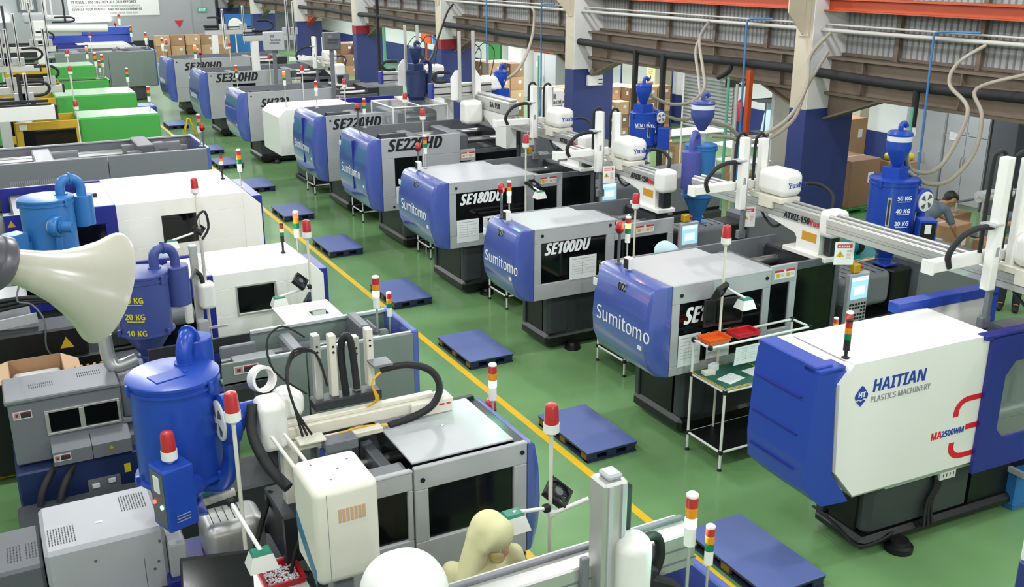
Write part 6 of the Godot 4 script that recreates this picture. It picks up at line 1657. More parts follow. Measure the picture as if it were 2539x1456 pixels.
func annex() -> void:
	# walls and lights under the mezzanine
	var wa := struct("wall_annex", mb().bb(v(19.2, 0, -62), v(19.4, 2.9, -7)), "wall_white", "white annex wall with a dark blue lower part")
	part("dado", mb().bb(v(19.18, 0, -62), v(19.2, 0.9, -7)), "column_blue", wa)
	for k in 4:
		var z := -17.5 - k * 8.0
		part("pier", mb().bb(v(18.9, 0.9, z - 0.5), v(19.2, 2.9, z)), "column_beige", wa)
		part("pier_base", mb().bb(v(18.89, 0, z - 0.51), v(19.2, 0.9, z + 0.01)), "column_blue", wa)
	struct("wall_annex_end", mb().bb(v(13.9, 0, -7.2), v(19.2, 2.9, -7.0)), "wall_white")
	struct("wall_board", mb().bb(v(15.2, 0.75, -16.6), v(16.9, 2.3, -16.5)).bb(v(15.2, 0, -16.6), v(16.9, 0.75, -16.5)), "wall_white", "white partition board behind the stacked cartons")
	var sh := struct("door_1", mb().bb(v(19.12, 0, -24.8), v(19.18, 2.75, -22.4)), "sheet_grey", "grey roller shutter in the annex wall")
	for k in 26: part("slat", mb().cyl(v(19.12, 0.06 + k * 0.105, -24.75), v(19.12, 0.06 + k * 0.105, -22.45), 0.046, -1, 8, false), "sheet_grey", sh)
	var slab: Node3D = get_node("slab")
	for k in 14:
		var p := v(16.2, 2.84, -9.5 - 3.6 * k)
		var tr := part("tube_light", mb().box(v(0, 0.03, 0), v(1.3, 0.05, 0.14), 0.006), "white", slab)
		tr.position = p
		part("tube", mb().cyl(v(-0.6, -0.01, 0), v(0.6, -0.01, 0), 0.018), "lamp_face", tr)
		var l := AreaLight3D.new()
		l.name = "lamp_light"
		l.area_size = Vector2(1.2, 0.14)
		l.light_energy = ANNEX * (0.3 if k < 2 else 1.0)
		l.light_color = Color("f6faff")
		l.area_range = 25.0
		l.area_attenuation = 2.0
		l.shadow_enabled = true
		l.rotation_degrees.x = -90
		l.position = v(0, -0.05, 0)
		tr.add_child(l)
	# cabinets
	cabinet("pale grey double-door cabinet with an upper cupboard, right of the other", v(17.5, 0, -13.35), -PI / 2, 1.0, 1.93, 0.5, "panel_light", 0.45)
	cabinet("pale grey double-door cabinet, left of the one with an upper cupboard", v(17.5, 0, -14.4), -PI / 2, 1.0, 1.86, 0.5, "panel_light")
	tag(part("dark_panel", mb().bb(v(17.5, 0, -12.8), v(18.0, 2.2, -12.25), 0.01), "panel_dark"), "tall dark grey panel right of the pale cabinets", "panel")
	tag(part("blue_partition", mb().bb(v(17.3, 0, -15.1), v(17.36, 1.1, -14.95), 0.01), "column_blue"), "narrow blue partition left of the pale cabinets", "panel")
	cabinet("grey electrical cabinet with red notices, left of the second column", v(17.9, 0, -31.3), -PI / 2, 1.6, 1.8, 0.5, "panel_light")
	cabinet("white instrument cabinet with a black display, beyond the carton stacks", v(17.7, 0, -33.2), -PI / 2, 1.0, 2.1, 0.6, "white")
	tag(part("red_header", mb().bb(v(17.8, 1.8, -32.2), v(17.95, 2.1, -28.6), 0.01), "orange"), "orange-red header strip above the electrical cabinet", "panel")
	tag(part("green_door", mb().bb(v(18.2, 0, -36.4), v(18.3, 2.1, -35.4), 0.01), "pallet_green"), "green door leaf behind the bright blue loader", "door")
	tag(part("orange_board", mb().bb(v(17.9, 1.4, -42.6), v(17.95, 2.1, -41.5), 0.005).bb(v(17.9, 0, -42.1), v(17.95, 1.4, -42.0)), "orange"), "orange notice board seen between the third and fourth columns", "board")
	tag(part("blue_board", mb().bb(v(17.9, 1.4, -41.3), v(17.95, 2.1, -40.0), 0.005).bb(v(17.9, 0, -40.7), v(17.95, 1.4, -40.6)), "dryer_steel_blue"), "blue notice board seen between the third and fourth columns", "board")
	# carton stacks, one box at a time
	var n := 0
	for e in [[15.9, -23.6, 4, 3, 4, "stack left of the shutter", 0.46, 0.36, 0.42], [15.0, -29.2, 2, 4, 4, "stack beside the second column", 0.5, 0.42, 0.5], [14.6, -32.0, 2, 2, 4, "stack by the loader", 0.5, 0.45, 0.5], [15.6, -26.0, 2, 3, 3, "stack behind the dryer", 0.46, 0.38, 0.5], [14.8, -43.5, 2, 3, 3, "far pale stack", 0.6, 0.45, 0.6]]:
		for i in e[2]:
			for j in e[3]:
				for k in e[4]:
					if k == e[4] - 1 and (i * 7 + j * 3) % 4 == 0: continue
					var c := carton("brown carton in the %s, %s layer, %s row, %s side" % [e[5], ["bottom", "second", "third", "top"][k], ["front", "second", "third", "last"][j], ["left", "right", "third", "far"][i]], v(e[0] + i * (e[6] + 0.02), k * (e[7] + 0.005), e[1] - j * (e[8] + 0.02)), v(e[6], e[7], e[8]), 0.0, ["card_brown", "card_dark", "card_pale"][(i + j * 2 + k) % 3], e[5])
					n += 1
	carton("large brown carton right of the nearest column, standing on another", v(16.3, 0.85, -15.6), v(0.75, 0.8, 0.8), 0.15)
	carton("lower brown carton under the large one by the nearest column", v(16.3, 0, -15.6), v(0.78, 0.85, 0.82), 0.1)
	carton("brown carton with a yellow bag on top, right of the nearest column", v(16.6, 0, -14.2), v(0.6, 0.92, 0.6), 0.1)
	tag(part("bag", mb().rbox(v(16.6, 1.0, -14.2), v(0.55, 0.16, 0.4), 0.08), "ink_yellow"), "crumpled yellow bag on a carton", "bag")
	var gp := pallet("green pallet under the film-wrapped cartons", -14.9, -13.9, 14.9, 15.9)
	gp.remove_meta("group")
	for c in gp.get_children():
		c.material_override = M["pallet_green"]
	carton("film-wrapped carton on the green pallet", v(15.4, 0.121, -14.4), v(0.85, 0.95, 0.85), 0.05, "card_dark")
	carton("open carton the bending person works at", v(13.85, 0, -10.75), v(0.6, 0.72, 0.6), 0.1)
	carton("carton right of the open one at the bending person", v(14.5, 0, -11.2), v(0.55, 0.72, 0.5), 0.1)
	carton("low carton beside the film roll cart", v(14.6, 0, -10.3), v(0.6, 0.42, 0.45), 0.1)
	# film roll cart
	var ct := thing("roll_cart", "grey tube cart carrying a big roll of clear film", "cart", v(15.1, 0, -10.9))
	for x in [-0.5, 0.55]:
		for z in [-0.25, 0.25]:
			part("post", mb().cyl(v(x, 0.06, z), v(x, 0.98, z), 0.018), "pipe_grey", ct)
			part("wheel", mb().cyl(v(x, 0.05, z - 0.015), v(x, 0.05, z + 0.015), 0.05), "rubber", ct)
	part("shelf", mb().bb(v(-0.52, 0.35, -0.27), v(0.57, 0.38, 0.27)).bb(v(-0.52, 0.88, -0.27), v(0.57, 0.9, -0.2)), "panel_dark", ct)
	part("handrail", mb().tube([v(-0.5, 0.98, 0.25), v(-0.5, 1.1, 0.25), v(0.0, 1.12, 0.25), v(0.55, 1.1, 0.25), v(0.55, 0.98, 0.25)], 0.018), "pipe_grey", ct)
	part("film_roll", mb().cyl(v(-0.35, 1.02, 0.05), v(0.45, 1.02, 0.05), 0.1, -1, 24).cyl(v(-0.42, 1.02, 0.05), v(0.52, 1.02, 0.05), 0.02), "plastic_film", ct)
	# benches and tables in the annex
	var b := bench("white pipe bench with a teal machine on it, right of the nearest column", v(10.95, 0, -10.1), 0.95, 0.5, {"h": 0.6, "mat": "teal", "edge": false, "back": 0.95})
	var gm := thing("bench_grinder", "teal bench machine with a black guard on the pipe bench", "machine", v(11.25, 0.604, -10.35))
	part("motor", mb().cyl(v(-0.2, 0.12, 0), v(0.1, 0.12, 0), 0.11, -1, 20), "teal", gm)
	part("foot", mb().bb(v(-0.16, 0, -0.08), v(0.08, 0.03, 0.08), 0.005), "teal", gm)
	part("guard", mb().cyl(v(0.1, 0.13, 0), v(0.2, 0.13, 0), 0.13, -1, 20).tube([v(0.15, 0.24, 0), v(0.25, 0.3, 0.02), v(0.3, 0.24, 0.04)], 0.02), "rubber", gm)
	for e in [["white worktable before the roller shutter", v(15.3, 0, -19.6), 1.8, 0.8], ["white worktable right of the green standing pipe", v(15.4, 0, -17.6), 1.4, 0.8], ["white worktable close to the nearest column's left side", v(14.0, 0, -16.0), 0.9, 0.8], ["white worktable far back beside the pale carton stack", v(11.9, 0, -40), 1.6, 1.0], ["white worktable near the fan by the end wall", v(10.5, 0, -46), 2.2, 1.0]]: table(e[0], e[1], e[2], e[3], 0.86, "white")
	for e in [["carton under the white worktable before the shutter", v(15.0, 0, -19.6)], ["second carton under the white worktable before the shutter", v(15.6, 0, -19.6)], ["carton under the worktable close to the nearest column", v(14.0, 0, -16.0)], ["carton under the worktable right of the green pipe", v(15.3, 0, -17.6)]]: carton(e[0], e[1], v(0.5, 0.55, 0.5))
	tag(part("apron", mb().loft([[v(16.7, 0.9, -18.4), v(17.2, 0.9, -18.5), v(17.2, 0.9, -18.6), v(16.7, 0.9, -18.55)], [v(16.75, 1.3, -18.45), v(17.15, 1.3, -18.5), v(17.15, 1.3, -18.58), v(16.75, 1.3, -18.52)], [v(16.85, 1.6, -18.48), v(17.05, 1.6, -18.5), v(17.05, 1.6, -18.54), v(16.85, 1.6, -18.52)]]), "cap_blue"), "pale blue cloth hanging left of the nearest column", "cloth")
	var rk := mb()
	for z in [-18.2, -18.8]:
		for x in [16.5, 17.5]: rk.cyl(v(x, 0, z), v(x, 1.66, z), 0.015)
	rk.cyl(v(16.5, 1.64, -18.2), v(17.5, 1.64, -18.2), 0.012).cyl(v(16.5, 1.64, -18.8), v(17.5, 1.64, -18.8), 0.012).bb(v(16.5, 1.62, -18.8), v(17.5, 1.63, -18.2)).cyl(v(16.5, 1.62, -18.5), v(17.5, 1.62, -18.5), 0.012).bb(v(16.5, 0.86, -18.8), v(17.5, 0.88, -18.2))
	tag(part("cloth_rack", rk, "cloth_dark"), "dark square rack holding the pale blue cloth", "rack")
	var bf := mb()
	for e in [[17.6, -23.4], [17.6, -26.0]]: bf.bb(v(e[0] - 0.02, 0, e[1] - 0.02), v(e[0] + 0.02, 2.1, e[1] + 0.02))
	bf.bb(v(17.58, 2.06, -26.0), v(17.62, 2.1, -23.4)).bb(v(17.6, 2.06, -26.02), v(19.2, 2.1, -25.98)).bb(v(17.6, 2.06, -23.42), v(19.2, 2.1, -23.38))
	tag(part("door_frame", bf, "column_blue"), "dark blue tube frame against the bright annex wall", "frame")
	tag(card("yellow_sign", null, v(17.56, 1.75, -24.4), v(0, 0, 1), v(0, 1, 0), 0.4, 0.5, "yellow_picture"), "yellow notice hanging in front of the bright annex wall", "sign")
	var ex := thing("fire_extinguisher", "red fire extinguisher at the white wall right of the shutter", "extinguisher", v(19.02, 0.5, -22.05))
	part("bottle", mb().lathe([q2(0, 0), q2(0.09, 0.01), q2(0.09, 0.5), q2(0.05, 0.58), q2(0.025, 0.6), q2(0, 0.62)], Vector3.ZERO, 16), "tray_red", ex)
	part("hose", mb().tube([v(0, 0.6, 0), v(-0.02, 0.66, 0.08), v(-0.02, 0.4, 0.13)], 0.012), "rubber", ex)
	var sg := thing("area_sign", "black hanging sign with white AREA lettering and a down arrow", "sign", v(14.6, 2.42, -17.0))
	part("board", mb().box(v(0, 0, 0), v(0.75, 0.36, 0.03)), "rubber", sg)
	part("hanger", mb().cyl(v(-0.3, 0.18, 0), v(-0.3, 0.48, 0), 0.006).cyl(v(0.3, 0.18, 0), v(0.3, 0.48, 0), 0.006), "steel", sg)
	text("area_lettering", "AREA", 0.13, "ink_white", sg, v(0.06, 0.0, 0.017), v(1, 0, 0), v(0, 1, 0), {"mid": true})
	part("arrow", mb().prism([q2(0.02, -0.05), q2(0.1, -0.05), q2(0.1, -0.09), q2(0.15, -0.09), q2(0.06, -0.15), q2(-0.03, -0.09), q2(0.02, -0.09)], 0.015, 0.02), "ink_white", sg)
	# emergency light on the second column
	var em := thing("emergency_light", "white twin-head emergency light on the second column", "lamp", v(13.58, 2.02, -21.29))
	part("housing", mb().box(v(0, 0, 0.06), v(0.42, 0.26, 0.12), 0.015), "white", em)
	part("blue_label", mb().box(v(0.13, 0.02, 0.121), v(0.12, 0.03, 0.004)).box(v(0.13, -0.08, 0.121), v(0.12, 0.03, 0.004)), "ink_blue", em)
	for x in [-0.13, 0.2]:
		part("spot", mb().lathe([q2(0, -0.05), q2(0.05, -0.05), q2(0.075, 0.03), q2(0.075, 0.04), q2(0, 0.035)], v(x, 0.24, 0.08), 18, v(0.2, -0.2, 1)).cyl(v(x, 0.12, 0.06), v(x, 0.2, 0.06), 0.015), "panel_light", em)
	tag(card("yellow_notice", null, v(12.985, 0.75, -13.5), v(0, 0, 1), v(0, 1, 0), 0.36, 0.5, "yellow_picture"), "yellow safety notice low on the nearest column, behind the robot", "sign")
	# standing pipes and posts along the girder
	for e in [["blue pipe dropping beside the black pipe, right of the nearest column", v(13.05, 1.1, -10.75), v(13.05, 3.75, -10.8), 0.018, "pipe_blue"], ["green pipe standing right of the nearest column", v(13.1, 0, -11.05), v(13.1, 2.62, -11.06), 0.03, "pipe_green"], ["blue pipe standing left of the orange post", v(13.05, 0, -15.05), v(13.05, 3.72, -15.1), 0.022, "pipe_blue"],
		["grey pipe standing left of the blue one by the orange post", v(13.08, 0, -15.25), v(13.08, 2.55, -15.28), 0.03, "pipe_grey"], ["green pipe standing before the roller shutter", v(13.1, 0, -15.57), v(13.1, 2.66, -15.57), 0.03, "pipe_green"], ["thin white pipe standing left of the green one", v(13.1, 0, -17.0), v(13.1, 2.6, -17.0), 0.018, "white"], ["blue pipe left of the second column", v(13.05, 0, -23.0), v(13.05, 3.85, -23.03), 0.02, "pipe_blue"], ["green pipe left of the second column", v(13.08, 0, -23.2), v(13.08, 2.5, -23.2), 0.025, "pipe_green"],
		["blue pipe right of the third column", v(13.05, 1.0, -26.2), v(13.05, 4.0, -26.2), 0.022, "pipe_blue"], ["thick green pipe right of the fourth column", v(13.1, 0, -34.6), v(13.1, 2.6, -34.6), 0.06, "pipe_green"]]: pole_thing("standing_pipe", e[0], e[1], e[2], e[3], e[4])
	for e in [["black post in the gap right of the second column, nearer one", v(13.1, 0, -17.75), "lagging_black", 2.95], ["black post in the gap right of the second column, further one", v(13.1, 0, -18.8), "lagging_black", 2.95], ["orange post left of the nearest column", v(13.12, 0, -14.98), "orange", 2.85], ["black post right of the fourth column", v(13.1, 0, -35.2), "lagging_black", 4.3]]: tag(part("post", mb().bb(e[1] - v(0.05, 0, 0.05), e[1] + v(0.05, e[3], 0.05), 0.006), e[2]), e[0], "post")
	for e in [[-10.8, 0.75], [-15.1, 0.6], [-23.03, 0.5]]: tag(part("pipe_elbow", mb().tube([v(13.05, 3.72, e[0]), v(13.07, 3.8, e[0] + 0.08), v(13.15, 3.82, e[0] + e[1])], 0.02), "pipe_blue"), "blue pipe elbow %s" % {-10.8: "right of the nearest column", -15.1: "above the orange post", -23.03: "left of the second column"}[e[0]], "pipe")
	tag(part("drop_lagging", mb().cyl(v(13.14, 2.3, -11.06), v(13.14, 2.95, -11.06), 0.055).tube([v(13.14, 2.95, -15.57), v(13.12, 2.78, -15.6), v(13.1, 2.68, -15.75), v(13.1, 2.62, -15.9)], 0.05), "lagging_black"), "short black lagged drops under the long black pipe", "pipe")
	# clear feed hoses
	hose("clear hose from the right dryer's loader up past the black pipe, inner loop", [v(9.4, 2.72, -7.95), v(9.7, 2.45, -8.1), v(10.3, 2.36, -8.25), v(10.9, 2.55, -8.5), v(11.6, 2.95, -8.9), v(12.3, 3.15, -9.8), v(12.8, 3.4, -10.1), v(13.1, 3.66, -9.9)], 0.028)
	hose("clear hose from the right dryer up past the black pipe, outer loop", [v(9.4, 2.5, -7.9), v(9.9, 2.28, -8.0), v(10.5, 2.25, -8.15), v(11.2, 2.5, -8.4), v(11.9, 2.85, -8.9), v(12.5, 3.1, -9.5), v(13.1, 3.3, -9.2)], 0.028)
	hose("grey hose swinging from the steel-blue dryer to the girder, upper one", [v(8.75, 2.75, -10.75), v(9.3, 2.6, -11.0), v(9.9, 2.35, -11.4), v(10.5, 2.3, -11.6), v(11.2, 2.5, -11.8), v(12.0, 2.9, -12.3), v(12.6, 3.3, -12.9), v(13.1, 3.65, -13.0)], 0.03)
	hose("grey hose swinging from the steel-blue dryer to the girder, lower one", [v(8.75, 2.55, -10.7), v(9.3, 2.45, -10.95), v(9.9, 2.28, -11.35), v(10.6, 2.22, -11.6), v(11.4, 2.45, -11.9), v(12.2, 2.85, -12.5), v(13.0, 3.35, -12.9)], 0.03)
	hose("grey hose curving left from the second column's dryer, upper one", [v(9.75, 2.72, -13.5), v(10.2, 2.55, -13.6), v(10.8, 2.52, -13.8), v(11.4, 2.68, -14.2), v(11.9, 2.95, -14.9), v(12.5, 3.4, -15.8), v(13.1, 3.68, -16.3)], 0.03)
	hose("brown hose looping below the upper one at the second column's dryer", [v(9.75, 2.55, -13.5), v(10.2, 2.33, -13.6), v(10.8, 2.22, -13.85), v(11.4, 2.38, -14.3), v(11.9, 2.75, -15.0), v(12.5, 3.2, -15.9), v(13.1, 3.55, -16.4)], 0.03)
	hose("brown hose climbing from the loader by the third column", [v(8.5, 2.75, -16.4), v(9.2, 2.8, -17.2), v(10.2, 3.0, -18.6), v(11.4, 3.3, -20.5), v(12.6, 3.6, -22.6), v(13.1, 3.66, -23.6)], 0.032)
	hose("dark hose climbing between the third and fourth columns", [v(7.9, 3.1, -19.0), v(9.0, 2.7, -21.0), v(11, 2.9, -25), v(12.4, 3.4, -27.5), v(13.1, 3.6, -28.6)], 0.03, "rubber")
	people()
	# fan and wall lamps at the far end
	var fn := thing("wall_fan", "white round fan far back on a blue panel", "fan", v(12.9, 1.55, -57.0))
	part("cage", mb().lathe([q2(0, 0.12), q2(0.3, 0.1), q2(0.38, 0.0), q2(0.3, -0.1), q2(0, -0.12)], Vector3.ZERO, 24, v(-0.3, 0, 1)), "white", fn)
	part("stand", mb().cyl(v(0, -1.55, -0.1), v(0, 0, -0.1), 0.03), "white", fn)
	tag(part("blue_partition", mb().bb(v(12.6, 0, -58.2), v(14.6, 2.1, -58.0), 0.01), "dryer_steel_blue"), "blue partition behind the far white fan", "partition")
	var bn := thing("banner", "white wall banner with four lines of slogan lettering", "banner", v(4.75, 2.05, -59.985))
	part("cloth", mb().bb(v(0, 0, 0), v(4.7, 1.7, 0.01), 0.004), "wall_white", bn)
	for e in [["IT KILLS... and DESTROY ALL OUR EFFORTS", 0.66, 0.21, "ink_black"], ["ITU MEMBUNUH DAN MENGHANCURKAN SEGALA USAHA KITA", 0.47, 0.15, "ink_grey"], ["CHANGE YOUR MINDSET AND SET GOOD EXAMPLE", 0.28, 0.19, "ink_black"], ["UBAH POLA PIKIR ANDA dan TENTUKAN CONTOH YANG BAIK", 0.1, 0.145, "ink_grey"]]: text("banner_lettering", e[0], e[2] * 0.66, e[3], bn, v(0.2, e[1], 0.012), v(1, 0, 0), v(0, 1, 0), {"wide": 0.86})
	part("print", mb().prism([q2(3.7, 0.95), q2(3.95, 0.82), q2(4.4, 0.95), q2(4.5, 1.1), q2(4.2, 1.05), q2(3.9, 0.95)], 0.01, 0.014), "card_brown", bn)
	for e in [["bright tube lamp on the end wall under the banner", v(5.9, 1.78, -59.9), 1.6], ["bright tube lamp on the end wall at the left picture edge", v(0.9, 1.88, -59.9), 1.6]]:
		var o := thing("wall_lamp", e[0], "lamp", e[1])
		part("tube", mb().cyl(v(-e[2] * 0.5, 0, 0.03), v(e[2] * 0.5, 0, 0.03), 0.03), "lamp_face", o)
		part("holder", mb().bb(v(-e[2] * 0.5, -0.05, -0.06), v(e[2] * 0.5, -0.025, 0.03), 0.004), "white", o)
		var a := AreaLight3D.new()
		a.name = "lamp_light"
		a.area_size = Vector2(1.6, 0.1)
		a.light_energy = 3.0
		a.area_range = 12.0
		a.area_attenuation = 2.0
		a.shadow_enabled = true
		a.rotation_degrees.x = 40
		a.position = v(0, 0.06, 0.06)
		o.add_child(a)
	var xs := thing("exit_sign", "green EXIT sign hanging before the end wall's pier", "sign", v(11.65, 2.3, -59.3))
	part("board", mb().box(v(0, 0, 0), v(0.55, 0.24, 0.03)), "exit_green", xs)
	part("hanger", mb().cyl(v(0, 0.12, 0), v(0, 0.9, 0), 0.01), "steel", xs)
	text("exit_lettering", "EXIT", 0.13, "ink_white", xs, v(0, -0.065, 0.017), v(1, 0, 0), v(0, 1, 0), {"mid": true})
	tag(part("triangle_sign", mb().prism([q2(10.2, 1.72), q2(10.68, 1.72), q2(10.44, 1.32)], -59.985, -59.97).prism([q2(10.29, 1.67), q2(10.59, 1.67), q2(10.44, 1.42)], -59.97, -59.965), "ink_red"), "small red triangular sign on the end wall", "sign")
	var wn := struct("window_1", mb().plate(2.3, 2.35, 3.25, 3.6, [[2.45, 2.45, 3.1, 3.5]], -59.98, -59.93), "panel_dark", "barred window in the end wall")
	part("pane", mb().bb(v(2.45, 2.45, -59.97), v(3.1, 3.5, -59.96)), "wall_white", wn)
	for k in 6: part("bar", mb().cyl(v(2.5 + k * 0.11, 2.45, -59.94), v(2.5 + k * 0.11, 3.5, -59.94), 0.012), "panel_dark", wn)
	n = 0
	for i in 5:
		for k in 2:
			carton("brown carton at the end wall, %s layer, %s from the left" % [["lower", "upper"][k], ["first", "second", "third", "fourth", "fifth"][i]], v(9.0 + i * 0.8, k * 0.55, -57.5 - 0.2 * (i % 2)), v(0.74, 0.54, 0.7), 0.0, ["card_brown", "card_pale"][(i + k) % 2], "cartons at the end wall", true)
	# row of small robots and boxes over the right-hand row further back
	far_robots()

func gantry(label: String, p: Vector3, x0: float, x1: float, rods: Array, o := {}) -> Node3D:
	var t := thing("gantry_robot", label, "robot", p)
	var h: float = o.get("h", 0.16)
	var m: String = o.get("m", "aluminium")
	part("beam", mb().bb(v(x0, -h, -0.1), v(x1, 0, 0.1), 0.008), m, t)
	part("beam_end", mb().bb(v(x1, -h - 0.01, -0.11), v(x1 + 0.04, 0.01, 0.11), 0.006), "rubber", t)
	part("rail", mb().bb(v(x0, 0, -0.06), v(x1 - 0.05, 0.03, 0.02)).bb(v(x0, 0.06, -0.05), v(x1 - 0.1, 0.11, 0.03), 0.005), "rubber", t)
	for r in rods:
		var a := part("vertical_arm", mb().bb(v(r[0] - 0.035, r[1], 0.1), v(r[0] + 0.035, r[2], 0.16), 0.006), r[3] if r.size() > 3 else "aluminium", t)
		part("arm_slot", mb().bb(v(r[0] - 0.012, r[1] + 0.02, 0.16), v(r[0] + 0.012, r[2] - 0.02, 0.163)), "rubber", a)
		part("arm_carriage", mb().bb(v(r[0] - 0.12, 0.0, -0.02), v(r[0] + 0.12, 0.2, 0.1), 0.01), "panel_light", a)
	for c in o.get("loops", []): part("cable_chain", mb().tube([v(c - 0.45, 0.14, 0.05), v(c, 0.14, 0.05), v(c + 0.14, 0.2, 0.05), v(c + 0.18, 0.28, 0.05), v(c + 0.14, 0.36, 0.05), v(c, 0.42, 0.05), v(c - 0.3, 0.42, 0.05)], 0.03), "rubber", t)
	if o.get("post", true): part("post", mb().bb(v(o.get("px", x0 + 0.3) - 0.1, -p.y + o.get("py", 1.5), -0.1), v(o.get("px", x0 + 0.3) + 0.1, -h, 0.1), 0.01), o.get("pm", "robot_white"), t)
	return t

func far_robots() -> void:
	robot("white take-out robot far back, behind the white machine with the small emblem", v(8.35, 1.74, -25.35), {"far": -3.6})
	# two tall-rod robots over the SE220HD machines
	for e in [["tall-rod robot with two white side plates, by the fourth column", v(7.9, 2.62, -19.5), 7.38, 0.0], ["tall-rod robot over the nearer SE220HD machine, by the third column", v(7.72, 2.68, -16.5), 7.1, 1.0]]:
		var t := thing("takeout_robot", e[0], "robot", e[1])
		part("cross_beam", mb().bb(v(-0.6, -0.16, -0.08), v(0.55, 0.06, 0.08), 0.008), "aluminium", t)
		part("beam_slots", mb().bb(v(-0.6, -0.12, 0.08), v(0.55, -0.1, 0.083)).bb(v(-0.6, 0.0, 0.08), v(0.55, 0.02, 0.083)), "rubber", t)
		part("blue_end", mb().bb(v(-0.65, -0.18, -0.09), v(-0.6, 0.08, 0.09), 0.006), "deep_blue", t)
		for x in [-0.12, 0.15]:
			var a := part("side_plate", mb().prism([q2(x - 0.16, -0.22), q2(x + 0.0, -0.22), q2(x + 0.0, 0.3), q2(x - 0.06, 0.3), q2(x - 0.16, 0.16)] if x < 0 else [q2(x, -0.22), q2(x + 0.16, -0.22), q2(x + 0.16, 0.16), q2(x + 0.06, 0.3), q2(x, 0.3)], 0.085, 0.12), "robot_white", t)
			part("rod", mb().bb(v(x - 0.025, -0.25, 0.12), v(x + 0.025, 0.98, 0.17), 0.005), "aluminium", a)
			part("rod_cable", mb().tube([v(x + 0.02, 0.5, 0.1), v(x + 0.25, 0.75, 0.05), v(x + 0.5, 0.6, 0.0), v(x + 0.45, 0.15, -0.05)], 0.008), "rubber", a)
		part("head_cover", mb().rbox(v(0.62, 0.02, -0.1), v(0.34, 0.26, 0.34), 0.06), "robot_white", t)
		part("cable_chain", mb().tube([v(-0.3, 0.1, 0.0), v(-0.5, 0.1, 0.0), v(-0.58, 0.18, 0.0), v(-0.5, 0.26, 0.0), v(-0.25, 0.26, 0.0)], 0.03), "rubber", t)
		var bm := part("long_beam", mb().bb(v(0.2, -0.38, -0.3), v(0.42, -0.14, 2.4 - e[3]), 0.02).bb(v(0.24, -0.14, -0.3), v(0.38, -0.1, 2.4 - e[3]), 0.01), "aluminium", t)
		text("model_lettering", "SA-150", 0.09, "ink_black", bm, v(0.196, -0.3, 0.7), v(0, 0, 1), v(0, 1, 0))
		var po := mb()
		po.X = Transform3D(Basis(v(0, 0, -1), v(0, 1, 0), v(1, 0, 0)), v(0.21, 0, 0))
		part("post", po.prism([q2(-1.3, -0.38), q2(-1.3, -0.95), q2(-0.9, -0.95), q2(-0.9, -0.7), q2(-0.2, -0.38)], 0, 0.2), "robot_white", t)
		part("hip_cover", mb().rbox(v(0.0, -0.42, 0.35), v(0.36, 0.42, 0.3), 0.08), "robot_white", t)
	for e in [["white control box with servo lettering left of the second column", v(8.92, 2.2, -15.3), "white", 0.36, 0.48], ["grey control box in front of the fourth column's left side", v(7.88, 2.75, -24.5), "panel_dark", 0.42, 0.42], ["pale control box on the far robot beam", v(7.35, 2.5, -28.0), "panel_light", 0.55, 0.5]]:
		var c := thing("control_box", e[0], "control box", e[1])
		part("case", mb().box(v(0, e[4] * 0.5, 0), v(e[3], e[4], 0.2), 0.015), e[2], c)
		part("display", mb().box(v(-0.06, e[4] * 0.78, 0.101), v(0.12, 0.08, 0.004)), "panel_slate", c)
		text("brand_lettering", "Yushin", 0.06, "ink_black", c, v(-0.12, e[4] * 0.5, 0.101), v(1, 0, 0), v(0, 1, 0), {"font": "Droid Serif"})
		text("servo_lettering", "SERVOLINER", 0.04, "ink_black", c, v(-0.14, e[4] * 0.36, 0.101), v(1, 0, 0), v(0, 1, 0), {"lean": 0.1, "wide": 0.8})
		part("bracket", mb().bb(v(-0.05, -(e[1] as Vector3).y, -0.06), v(0.05, 0.0, 0.0), 0.006), "panel_slate", c)
	gantry("gantry robot with two tall silver arms over the SE350HD machine", v(8.0, 2.78, -30), -1.0, 0.5, [[0.28, -0.5, 1.0], [0.48, -0.6, 0.95]], {"loops": [-0.3], "py": 0.0})
	gantry("gantry robot with a pale side plate over the furthest blue-ended machine", v(8.0, 2.6, -36), -0.9, 0.8, [[-0.3, -0.6, 0.7, "robot_white"], [0.4, -0.5, 0.8]], {"loops": [-0.5], "py": 0.0})
	# left-hand robots over the green machines
	gantry("white gantry beam over the nearest green machine's yellow door", v(0.0, 2.15, -21.6), -2.2, 1.22, [], {"h": 0.27, "m": "white", "px": 0.3, "py": 0.9, "pm": "aluminium"})
	gantry("gantry robot with two tall silver arms and round motors over the second green machine", v(0.0, 2.2, -24.8), -1.5, 1.62, [[0.62, -0.1, 1.25], [1.38, 0.0, 1.25]], {"loops": [1.4], "py": 1.6})
	gantry("black-jointed robot arm with a looped cable chain beside the yellow doors", v(0.0, 2.1, -22.6), -1.5, 0.9, [[0.8, -0.35, 0.6, "panel_light"], [0.68, 0.0, 0.6, "rubber"]], {"loops": [1.05], "py": 1.6, "m": "rubber"})
	gantry("gantry robot with thin tall rods at the left picture edge", v(0.0, 2.29, -29.0), -1.5, 1.42, [[0.97, 0.0, 1.3], [0.6, 0.0, 0.9], [0.75, 0.1, 1.5, "panel_dark"]], {"loops": [1.35], "py": 1.6})
	gantry("far gantry robot with dark rods before the end wall", v(0.0, 2.4, -34.0), -1.0, 2.2, [[1.6, 0.0, 1.3], [2.0, 0.0, 1.4]], {"loops": [2.0], "py": 1.6})
	var g4 := thing("gantry_robot", "far robot with a square white head box and a round white beam", "robot", v(2.1, 2.64, -39.0))
	part("head_box", mb().box(v(0, 0, 0), v(0.4, 0.52, 0.4), 0.02), "robot_white", g4)
	part("round_beam", mb().cyl(v(0.2, 0, 0), v(2.2, -0.05, 0), 0.13, -1, 18), "robot_white", g4)
	part("post", mb().bb(v(-0.2, -1.2, -0.12), v(0.05, -0.26, 0.12), 0.02), "robot_white", g4)
